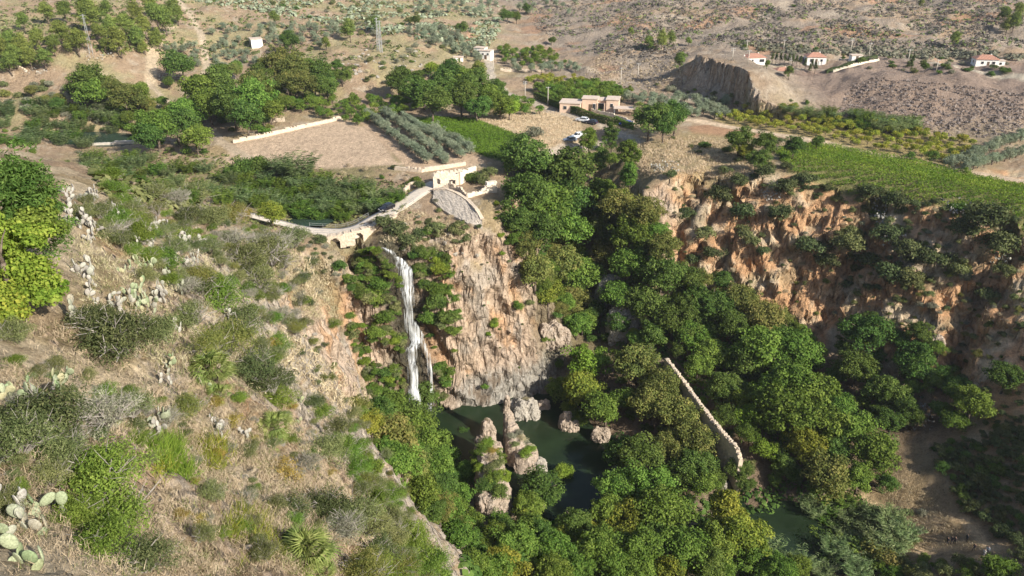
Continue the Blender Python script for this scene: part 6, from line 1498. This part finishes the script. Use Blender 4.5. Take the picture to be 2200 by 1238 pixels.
scatter([(720, 860), (790, 920), (960, 1238), (840, 1238), (790, 1080)], 40, 1.0, [('n_shrub', 3), ('n_green', 3), ('b_green', 1), ('n_autumn', 1)], .5, 1.3, NS)
for k, u, v, r in (('green', 1830, 930, 48), ('deep', 1800, 990, 42), ('green', 1845, 1030, 36), ('deep', 1915, 905, 30), ('green', 1790, 880, 44), ('deep', 1900, 1040, 24), ('deep', 1560, 905, 34), ('green', 1610, 940, 30), ('green', 1500, 790, 36), ('deep', 1545, 850, 34)): at_px(k, u, v, r, G1)
for k, u, v, r in (('b_shrub', 945, 452, 10), ('b_dry', 968, 468, 11), ('b_shrub', 992, 480, 10), ('b_dry', 1012, 486, 10), ('b_grey', 935, 432, 9), ('b_shrub', 960, 440, 6)): at_px(k, u, v, r, FC)
# the tall tree at the left edge and the creeper that covers its foot
c_, n_, t_ = crown_points(150, 110, 1.95, 0, flat=2.1, clump=.24, lobes=5, low=-.9)
tl = Vector(at_d(35, 700, 33)); tl.z = ground(tl.x, tl.y)
et = empty("creeper_covered_tree", tl); tag(et, "tall dark feathery tree at the left edge rising out of bright creeper", "tree")
link("trunk", trunk_mesh("tall_trunk", 5.0, .11, 4, .7), None, et)
ctr = Vector(at_d(50, 440, 36)) - tl
cm = leaf_mesh("feathery_crown", c_ + np.array(ctr[:]), n_, rng.uniform(.7, 1.3, len(c_)) * .19, .28, t_, L['deep']); link("crown", cm, None, et)
for (u, v, d, rr_, nc, leaf, nm) in ((55, 600, 33.5, 1.75, 90, 'vineleaf', 'creeper'), (100, 640, 33, .8, 50, 'vineleaf', 'creeper'), (25, 660, 32, 1.2, 60, 'vinemix', 'creeper'), (60, 505, 35, 1.6, 80, 'green', 'creeper'), (15, 540, 34, 1.5, 70, 'vineleaf', 'creeper')):
    c_, n_, t_ = crown_points(nc, 95, rr_, 0, flat=1.0, clump=.27, lobes=4)
    link(nm, leaf_mesh("creeper_leaves", c_ + np.array((Vector(at_d(u, v, d)) - tl)[:]), n_, rng.uniform(.7, 1.3, len(c_)) * .135, .7, t_, L[leaf]), None, et)
# ------------------------------------------------------------------ prickly pears
def pad_mat(name, cols, rough=.7):
    m, nt, o = new_mat(name); p = N(nt, "ShaderNodeBsdfPrincipled"); p.inputs["Roughness"].default_value = rough; p.inputs["Specular IOR Level"].default_value = .2
    f = noise_tex(nt, 9.0, 4, .7, objco(nt)); oi = N(nt, "ShaderNodeObjectInfo")
    c = ramp(nt, oi.outputs["Random"], [(i / (len(cols) - 1), c) for i, c in enumerate(cols)])
    nt.links.new(mult(nt, c, ramp(nt, f, [(.35, (.66, .64, .62)), (.6, (1.1, 1.1, 1.1))])), p.inputs["Base Color"]); nt.links.new(p.outputs[0], o.inputs[0]); return m
PADM = {'pale': pad_mat("pale_withered_pad", [(.37, .355, .315), (.29, .27, .24), (.42, .40, .35), (.33, .335, .275)]), 'green': pad_mat("grey_green_pad", [(.26, .31, .18), (.33, .35, .23), (.19, .26, .13), (.36, .33, .20)]), 'mix': pad_mat("mottled_pad", [(.31, .305, .25), (.22, .26, .15), (.35, .335, .28), (.28, .25, .175)])}
PADS = {}
for k, m in PADM.items():
    for i in range(2):
        bm = bmesh.new(); bmesh.ops.create_uvsphere(bm, u_segments=8, v_segments=6, radius=.5)
        for v in bm.verts:
            z = v.co.z + .5; w = .62 + .5 * z - .28 * z * z if i == 0 else .7 + .2 * z
            v.co = Vector((v.co.x * w * .95, v.co.y * .20 + .03 * math.sin(3 * z + i), z * 1.05))
        me = bm_mesh("cactus_pad", bm, True); me.materials.append(m); PADS.setdefault(k, []).append(me)
def cactus(u, v, px, n, kind, look):
    p = hit(u, v); d = (p - Vector(CAM)).length; s = (1.1 if v < 600 else .9) * px * d / FPX          # px: length of one pad in the photograph
    o = empty("prickly_pear", p - Vector((0, 0, .08))); want_label(o, look, "cactus", "prickly pears on the near slope")
    r_ = random.Random(int(u * 7 + v)); heads = []
    for i in range(max(2, n // 4)):
        heads.append((Vector((r_.uniform(-.9, .9) * s * n ** .5 * .4, r_.uniform(-.9, .9) * s * n ** .5 * .4, 0)), r_.uniform(0, 6.28), r_.uniform(-.5, .5)))
    cnt = 0; qd = list(heads)
    while qd and cnt < n:
        b, yaw, tilt = qd.pop(0); L_ = s * r_.uniform(.7, 1.15)
        c = link("pad", r_.choice(PADS[kind]), None, o, b); c.scale = (L_, L_, L_)
        rot = Matrix.Rotation(yaw, 3, 'Z') @ Matrix.Rotation(tilt, 3, 'Y') @ Matrix.Rotation(r_.uniform(-.25, .25), 3, 'X'); c.rotation_euler = rot.to_euler(); cnt += 1
        for j in range(r_.choice((1, 2, 2, 3))):
            a = r_.uniform(-1.1, 1.1); e = b + rot @ Vector((math.sin(a) * .38 * L_, 0, (.55 + .42 * math.cos(a)) * L_))
            qd.append((e, yaw + r_.uniform(-1.2, 1.2), tilt * .7 + a * .75 + r_.uniform(-.3, .3)))
    return o
for u, v, px, n, k in ((30, 860, 26, 16, 'green'), (95, 850, 25, 14, 'green'), (60, 880, 24, 12, 'mix'), (340, 915, 20, 14, 'mix'), (330, 940, 18, 8, 'pale'), (490, 935, 17, 14, 'pale'), (470, 920, 17, 8, 'pale'), (530, 940, 15, 6, 'pale'), (195, 1000, 20, 4, 'green'), (165, 925, 18, 5, 'mix'), (95, 1100, 32, 12, 'green'), (85, 1130, 32, 10, 'mix'), (130, 1085, 28, 4, 'green'), (20, 1110, 30, 8, 'pale'), (10, 1170, 34, 10, 'mix'), (75, 1200, 36, 8, 'green'), (5, 990, 26, 6, 'green'),
                      (450, 835, 14, 8, 'green'), (365, 800, 15, 14, 'mix'), (360, 780, 14, 12, 'green'), (355, 830, 14, 8, 'pale'), (375, 715, 13, 10, 'pale'), (360, 735, 13, 6, 'mix'), (480, 690, 11, 14, 'pale'), (490, 680, 11, 8, 'pale'), (455, 650, 10, 10, 'pale'), (640, 860, 12, 6, 'green'), (640, 905, 11, 5, 'green'), (145, 690, 20, 8, 'mix'), (410, 970, 9, 5, 'mix'),
                      (270, 655, 15, 16, 'mix'), (290, 640, 15, 16, 'green'), (250, 665, 14, 12, 'pale'), (300, 660, 15, 12, 'green'), (330, 640, 15, 16, 'pale'), (345, 655, 15, 14, 'pale'), (350, 610, 15, 14, 'mix'), (380, 625, 15, 14, 'mix'), (335, 680, 14, 10, 'mix'), (210, 650, 14, 14, 'pale'), (190, 590, 13, 14, 'pale'), (175, 595, 13, 12, 'pale'), (200, 620, 13, 10, 'pale'), (310, 580, 12, 12, 'green'), (285, 590, 12, 10, 'green'), (235, 690, 14, 10, 'pale'), (210, 680, 14, 8, 'pale'), (385, 575, 11, 12, 'pale'), (415, 565, 10, 10, 'pale'),
                      (200, 490, 10, 20, 'pale'), (170, 490, 10, 18, 'pale'), (160, 470, 10, 16, 'pale'), (195, 520, 10, 14, 'pale'), (150, 445, 9, 16, 'pale'), (185, 440, 9, 16, 'pale'), (160, 420, 9, 14, 'pale'), (200, 425, 9, 12, 'pale'), (260, 480, 9, 18, 'pale'), (270, 505, 9, 16, 'pale'), (245, 460, 8, 12, 'pale'), (320, 480, 9, 18, 'pale'), (340, 490, 9, 18, 'pale'), (360, 500, 9, 16, 'pale'), (325, 510, 9, 14, 'pale'), (375, 530, 9, 20, 'pale'), (395, 545, 9, 18, 'mix'), (385, 520, 9, 14, 'pale'), (440, 530, 9, 14, 'pale'), (320, 535, 9, 12, 'pale'), (345, 545, 9, 10, 'pale'), (280, 530, 9, 12, 'pale')):
    cactus(u, v, px, n, k, {'pale': "withered pale prickly pear", 'green': "grey-green prickly pear", 'mix': "mottled prickly pear"}[k])
def cactus_clump(u, v, w, h, n, look):
    """far prickly pears: pads too small to show one by one, one mesh each"""
    p = hit(u, v); s = (p - Vector(CAM)).length / FPX; bm = bmesh.new()
    for i in range(n):
        r = bmesh.ops.create_icosphere(bm, subdivisions=1, radius=.5); L_ = rnd.uniform(.35, .6)
        Mx = Matrix.Translation((rnd.uniform(-w, w) * s * .7, rnd.uniform(-w, w) * s * .9, rnd.uniform(0, h) * s)) @ Matrix.Rotation(rnd.uniform(0, 6), 4, 'Z') @ Matrix.Rotation(rnd.uniform(-.9, .9), 4, 'X') @ Matrix.Diagonal((L_, L_ * .3, L_ * 1.2, 1))
        bmesh.ops.transform(bm, matrix=Mx, verts=r['verts'])
    o = empty("prickly_pear", p); want_label(o, look, "cactus", "far prickly pear thickets")
    c = link("pads", bm_mesh("cactus_pads", bm), PADM['pale'], o); c["kind"] = "stuff"
for u, v, w, h, n in ((1655, 425, 24, 14, 70), (1890, 450, 26, 30, 90), (1895, 480, 22, 20, 60), (2060, 450, 36, 14, 70), (1910, 520, 30, 24, 70), (1980, 545, 24, 16, 40), (1430, 362, 40, 8, 60), (1950, 905, 50, 24, 110), (1990, 880, 30, 16, 50), (1920, 890, 30, 20, 60), (360, 168, 30, 8, 50), (215, 125, 26, 8, 40), (80, 155, 30, 6, 40), (1660, 400, 18, 10, 30), (2140, 560, 20, 14, 30), (1370, 455, 16, 14, 20)):
    cactus_clump(u, v, w, h, n, "far pale prickly pear thicket")
# ------------------------------------------------------------------ dwarf fan palms: fronds are parts
def frond_mesh(i):
    bm = bmesh.new(); tube(bm, (0, 0, 0), (.62, 0, .30), .012, .008, 4); n = 15
    for j in range(n):
        a = R(-78 + 156 * j / (n - 1)); d = Vector((math.cos(a), math.sin(a), .18 * math.cos(a) - .05)); t = Vector((-math.sin(a), math.cos(a), 0)); b = Vector((.62, 0, .30)); L_ = rnd.uniform(.42, .55)
        p0, p1, p2 = b, b + d * L_ * .5, b + d * L_ + Vector((0, 0, -.10 - .06 * i))
        v = [bm.verts.new(q) for q in (p0, p1 + t * .022 + Vector((0, 0, .012)), p2, p1 - t * .022 + Vector((0, 0, .012)))]; bm.faces.new(v)
    me = bm_mesh("palm_frond", bm); a = me.attributes.new("leaf_tone", 'FLOAT', 'FACE'); a.data.foreach_set("value", rng.uniform(.2, .9, len(me.polygons)).astype(np.float32)); return me
FR = [frond_mesh(i) for i in range(3)]
L['palm'] = leaf_mat("leaf_palm", [(.05, (.09, .13, .03)), (.5, (.17, .22, .06)), (.95, (.30, .33, .12))], trans=.2)
for f in FR: f.materials.append(L['palm'])
for u, v, rpx, n, lab in ((660, 1212, 72, 46, "largest fan palm, bright green, at the bottom of the slope"), (455, 815, 62, 44, "big fan palm spreading beside the olive-yellow shrub"), (592, 930, 46, 34, "mid-sized fan palm on the rocky edge of the slope"), (590, 960, 34, 26, "lower fan palm touching the mid-sized one on the rocky edge"), (370, 585, 26, 24, "small fan palm among the pale prickly pears"), (470, 860, 36, 24, "fan palm just below the big one"), (410, 690, 22, 18, "small fan palm under the dark twiggy shrub"), (690, 1238, 40, 24, "fan palm half out of sight below the largest one")):
    p = hit(u, v); s = rpx * (p - Vector(CAM)).length / FPX / 1.05
    o = empty("fan_palm", p); tag(o, lab, "fan palm", "dwarf fan palms on the near slope")
    for i in range(n):
        c = link("frond", FR[i % 3], None, o, (0, 0, .05)); e = (i / n); c.rotation_euler = (rnd.uniform(-.2, .2), -R(75 * (1 - e) - 8), i * 2.4 + rnd.uniform(-.3, .3)); c.scale = (s * rnd.uniform(.8, 1.1),) * 3
# a garden palm by the house
p = hit(1372, 250); o = empty("palm_tree", p); tag(o, "shaggy palm tree beside the carport of the flat-roofed house", "palm tree")
b = bmesh.new(); tube(b, (0, 0, -.3), (0, 0, 2.6), .25, .2, 8); link("trunk", bm_mesh("trunk", b), M['bark'], o)
for i in range(26):
    c = link("frond", FR[i % 3], None, o, (0, 0, 2.6)); c.rotation_euler = (0, -R(70 - 100 * i / 26), i * 2.4); c.scale = (2.3, 2.3, 2.3)
# ------------------------------------------------------------------ clipped hedges
def hedge(name, px, z, w, h, leaf, label, dens=300):
    pts = [Vector((*at_z(u, v, z)[:2], 0)) for u, v in px]; C_, N_ = [], []
    for a, b in zip(pts[:-1], pts[1:]):
        L_ = (b - a).length; d = (b - a).normalized(); n = Vector((d.y, -d.x, 0)); m = int(L_ * dens)
        for i in range(m):
            t = rnd.random(); f = rnd.random(); base = a.lerp(b, t); g = ground(base.x, base.y)
            if f < .42: off, hh, nn = w / 2 + rnd.uniform(-.1, .06), rnd.uniform(0, h), n
            elif f < .6: off, hh, nn = -w / 2 + rnd.uniform(-.06, .1), rnd.uniform(0, h), -n
            else: off, hh, nn = rnd.uniform(-w / 2, w / 2), h + rnd.uniform(-.12, .1), Vector((0, 0, 1))
            p = base + n * off; C_.append((p.x, p.y, g + hh)); N_.append((nn + Vector((rnd.uniform(-.5, .5), rnd.uniform(-.5, .5), rnd.uniform(-.2, .5))))[:])
    me = leaf_mesh(name, np.array(C_), np.array(N_), rng.uniform(.25, .42, len(C_)), .7, rng.uniform(.1, .8, len(C_)), L[leaf]); o = link(name, me); tag(o, label, "hedge"); return o
hedge("clipped_hedge", [(1150, 213), (1200, 232), (1260, 250), (1320, 262)], 45.4, 1.5, 2.3, 'deep', "long clipped green hedge between the lane and the flat-roofed house")
hedge("clipped_hedge", [(1322, 256), (1365, 268)], 45.4, 1.4, 1.8, 'green', "short clipped hedge below the garden wall by the blue car")
hedge("garden_hedge", [(1775, 148), (1880, 138)], 54.5, 1.2, 1.2, 'dark', "low dark hedge along the garden of the red-roofed bungalow", 160)
# ------------------------------------------------------------------ crops: rows nobody could count
def crop(name, poly, n, rowdir, rowgap, hgt, size, leaf, label, wob=.35):
    P = np.array(poly); lo, hi = P.min(0), P.max(0); x = rng.uniform(lo[0], hi[0], n * 3); y = rng.uniform(lo[1], hi[1], n * 3)
    k = (poly_dist(x, y, poly) < -.3 + .9 * pnoise(x / 3, y / 3, .5)); x, y = x[k][:n], y[k][:n]
    c, s = math.cos(rowdir), math.sin(rowdir); r = -s * x + c * y; rr2 = np.round(r / rowgap) * rowgap + rng.normal(size=len(x)) * wob * rowgap * .5
    al = c * x + s * y; x, y = c * al - s * rr2, s * al + c * rr2
    h = hgt * (1 - .6 * np.abs(rr2 - np.round(rr2 / rowgap) * rowgap) / rowgap * 2) * rng.uniform(.25, 1.1, len(x)) * (1 + .5 * pnoise(x / 4, y / 4, 3.3))
    step = 3.0; gx = {}; z = np.zeros(len(x))
    for i in range(len(x)):
        q_ = (round(x[i] / step), round(y[i] / step))
        if q_ not in gx: gx[q_] = ground(q_[0] * step, q_[1] * step)
        z[i] = gx[q_]
    t = np.clip(.45 + .35 * pnoise(x / 9, y / 9, 1.5) + rng.normal(size=len(x)) * .2, 0, 1)
    nn = rng.normal(size=(len(x), 3)) * .6 + np.array((0, 0, .8))
    o = link(name, leaf_mesh(name, np.stack([x, y, z + np.maximum(h, .1)], 1), nn, rng.uniform(.7, 1.3, len(x)) * size, .7, t, L[leaf])); tag(o, label, None, None, 'stuff')
crop("green_crop", F_GREEN, 26000, .9, 1.1, .75, .34, 'crop', "dense bright green low crop beside the olive rows")
crop("vineyard_rows", F_RIGHT, 46000, .25, 1.5, 1.1, .36, 'vinefield', "yellowing green vineyard rows above the red cliff")
# ------------------------------------------------------------------ dry grass, weeds and litter
def grass(name, regions, n, blades, length, leaf, label, width=.035, dry=True):
    C_, N_, S_, T_, U_ = [], [], [], [], []
    while len(C_) < n:
        poly = rnd.choice(regions); us = [q[0] for q in poly]; vs = [q[1] for q in poly]
        u, v = rnd.uniform(min(us), max(us)), rnd.uniform(min(vs), max(vs))
        if not in_poly(np.array([u]), np.array([v]), poly)[0]: continue
        p = hit(u, v)
        if p is None: continue
        if pnoise(p.x / 1.7, p.y / 1.7, p.z / 2.5) < rnd.uniform(-.5, .35): continue
        C_.append(p[:])
    P = np.repeat(np.array(C_), blades, 0); d = np.linalg.norm(P - np.array(CAM), axis=1); sc = np.clip(d / 28, .6, 4.5)
    P = P + rng.normal(size=P.shape) * (np.array((.16, .16, .0)) * sc[:, None] ** .8)
    lean = rng.normal(size=P.shape) * .8; lean[:, 2] = 1; lean /= np.linalg.norm(lean, axis=1, keepdims=True)
    ln = length * rng.uniform(.5, 1.3, len(P)) * sc ** .55
    side = np.cross(lean, rng.normal(size=P.shape)); up = np.cross(side, lean)
    cen = P + lean * ln[:, None] * .42
    t = np.clip(.5 + .3 * pnoise(P[:, 0] / 2, P[:, 1] / 2, P[:, 2] / 2) + rng.normal(size=len(P)) * .22, 0, 1)
    # long axis of each blade along 'lean'
    nrm = side / (np.linalg.norm(side, axis=1, keepdims=True) + 1e-9); refv = np.cross(lean, nrm)
    me = leaf_mesh(name, cen, nrm, ln, 0.0, t, L[leaf], up=lean)
    # rebuild width (metres) by hand
    w = width * sc ** .9; tdir = np.cross(nrm, lean); tdir /= np.linalg.norm(tdir, axis=1, keepdims=True) + 1e-9
    v = np.stack([P - tdir * w[:, None] * .5, P + tdir * w[:, None] * .5, cen + lean * ln[:, None] * .45 + tdir * w[:, None] * .1, cen + lean * ln[:, None] * .45 - tdir * w[:, None] * .1], 1)
    me.vertices.foreach_set("co", v.astype(np.float32).ravel()); me.update()
    o = link(name, me); tag(o, label, None, None, 'stuff')
SLOPE = [[(0, 700), (160, 690), (420, 830), (640, 900), (820, 1080), (760, 1238), (0, 1238)], [(380, 860), (640, 900), (800, 1080), (700, 1238), (300, 1238)]]
SLOPE2 = [[(130, 500), (420, 480), (560, 640), (620, 800), (700, 900), (420, 830), (180, 700)]]
grass("dry_grass", SLOPE, 4600, 15, .20, 'dry', "straw-coloured dry grass and stalks on the near slope", .017)
grass("dry_grass", SLOPE2 + [[(560, 540), (680, 560), (740, 700), (640, 680)]], 2400, 12, .20, 'dry', "straw-coloured dry grass between the prickly pears", .018)
grass("green_weeds", SLOPE + SLOPE2, 1500, 12, .24, 'shrub', "greenish weeds scattered over the near slope", .018)
grass("long_grass", [[(320, 960), (370, 950), (385, 1010), (340, 1010)], [(350, 1000), (400, 1010), (420, 1040), (370, 1040)]], 130, 26, .62, 'vineleaf', "fresh green tussocks of long grass on the slope", .022)
grass("long_grass", [[(420, 940), (480, 960), (490, 1010), (440, 1010)], [(480, 1110), (560, 1100), (600, 1200), (500, 1220)], [(330, 1000), (400, 1020), (420, 1060), (340, 1050)]], 130, 22, .55, 'vineold', "yellow-green tussocks of long grass on the slope", .022)
grass("dry_grass", [[(620, 545), (700, 560), (720, 640), (640, 650)], [(600, 700), (800, 860), (760, 900), (600, 800)], [(860, 440), (1030, 500), (960, 540), (820, 520)]], 1500, 7, .34, 'dry', "dry grass on the ledges of the waterfall cliff")
grass("field_grass", [[(1020, 256), (1175, 236), (1245, 262), (1260, 300), (1160, 322), (1130, 296)], [(1370, 310), (1480, 292), (1600, 305), (1660, 350), (1560, 388), (1470, 372), (1380, 380)]], 3200, 6, .30, 'dry', "dry standing grass in the fallow fields")
grass("slope_litter", [[(1440, 400), (1600, 395), (1880, 425), (2200, 490), (2200, 760), (2020, 760), (1760, 740), (1620, 620), (1470, 580)], [(1880, 1000), (2000, 1060), (2120, 1180), (1960, 1180)]], 3400, 8, .2, 'dry', "dry grass tufts over the red cliff and the footpath bank", .014)
# far scrub: grey-brown cover of the distant hills
def far_scrub(name, poly, n, size, leaf, label, per=7, clear=0.0):
    C_, N_, T_, S_ = [], [], [], []
    k = 0
    us = [q[0] for q in poly]; vs = [q[1] for q in poly]
    while k < n:
        u, v = rnd.uniform(min(us), max(us)), rnd.uniform(min(vs), max(vs))
        if not in_poly(np.array([u]), np.array([v]), poly)[0]: continue
        p = hit(u, v)
        if p is None: continue
        if pnoise(p.x / 22, p.y / 22, 1.0) < clear: continue
        k += 1; s = size * rnd.uniform(.5, 1.4); tn = rnd.uniform(.15, .75)
        for j in range(per):
            d = unit(1)[0]; d[2] = abs(d[2]); C_.append((p.x + d[0] * s, p.y + d[1] * s, p.z + d[2] * s * .8)); N_.append(d + np.array((0, 0, .3))); T_.append(tn + rng.normal() * .12); S_.append(s * 1.0)
    o = link(name, leaf_mesh(name, np.array(C_), np.array(N_), np.array(S_), .8, np.array(T_), L[leaf])); tag(o, label, None, None, 'stuff')
lm('burnt', (.14, .118, .10), (.205, .175, .15), (.29, .255, .215), trans=.05)
far_scrub("far_scrub", [(1100, 0), (2200, 0), (2200, 110), (1560, 90), (1450, 130), (1250, 120), (1150, 60)], 4200, .8, 'burnt', "grey-brown burnt scrub covering the far hills", 7, -.15)
far_scrub("far_scrub", [(1100, 0), (2200, 0), (2200, 110), (1560, 95), (1250, 120)], 1200, .85, 'shrub', "olive scrub dotted over the far hills", 7, -.3)
far_scrub("far_scrub", [(0, 0), (1100, 0), (1060, 100), (900, 130), (440, 130), (300, 110), (0, 150)], 1900, .9, 'shrub', "olive scrub on the hill behind the pines", 8, -.2)
far_scrub("far_scrub", [(400, 0), (1100, 0), (1050, 110), (760, 60)], 900, 1.3, 'silver', "silvery groves on the far left hills", 8, -.05)
far_scrub("far_scrub", [(1840, 160), (2200, 200), (2200, 300), (2000, 290), (1800, 240)], 1500, .5, 'burnt', "dark burnt scrub on the brown mound", 7, -.3)
far_scrub("far_scrub", [(1250, 120), (1460, 130), (1500, 210), (1260, 180)], 600, .5, 'dry', "dry scrub on the slope behind the orchard", 7, -.3)
far_scrub("far_scrub", [(1560, 92), (2200, 112), (2200, 130), (1900, 125), (1600, 108)], 700, 1.0, 'greyish', "grey-green grove strips behind the far houses", 8, -.4)
far_scrub("ground_cover", [(180, 330), (480, 330), (900, 400), (860, 460), (620, 500), (460, 470), (220, 420)], 1500, .6, 'shrub', "low green cover on the valley floor by the river", 7, -.35)
far_scrub("gorge_litter", [(1100, 600), (1700, 760), (1800, 1000), (1560, 1060), (960, 1150), (1000, 1238), (1800, 1238), (1900, 1100)], 1800, .8, 'deep', "low green undergrowth on the gorge floor", 8, -.6)
settle_labels()
# ------------------------------------------------------------------ the dusty air
hz, nt, ho = new_mat("thin_haze")
pv = N(nt, "ShaderNodeVolumePrincipled"); pv.inputs["Color"].default_value = (.86, .90, 1.0, 1); pv.inputs["Density"].default_value = .00009; pv.inputs["Anisotropy"].default_value = .2
nt.links.new(pv.outputs[0], ho.inputs["Volume"])
b = bmesh.new(); box(b, (0, 700, 118), (3800, 2500, 256)); tag(link("haze", bm_mesh("haze", b), hz), "thin dusty summer haze", None, None, 'stuff')
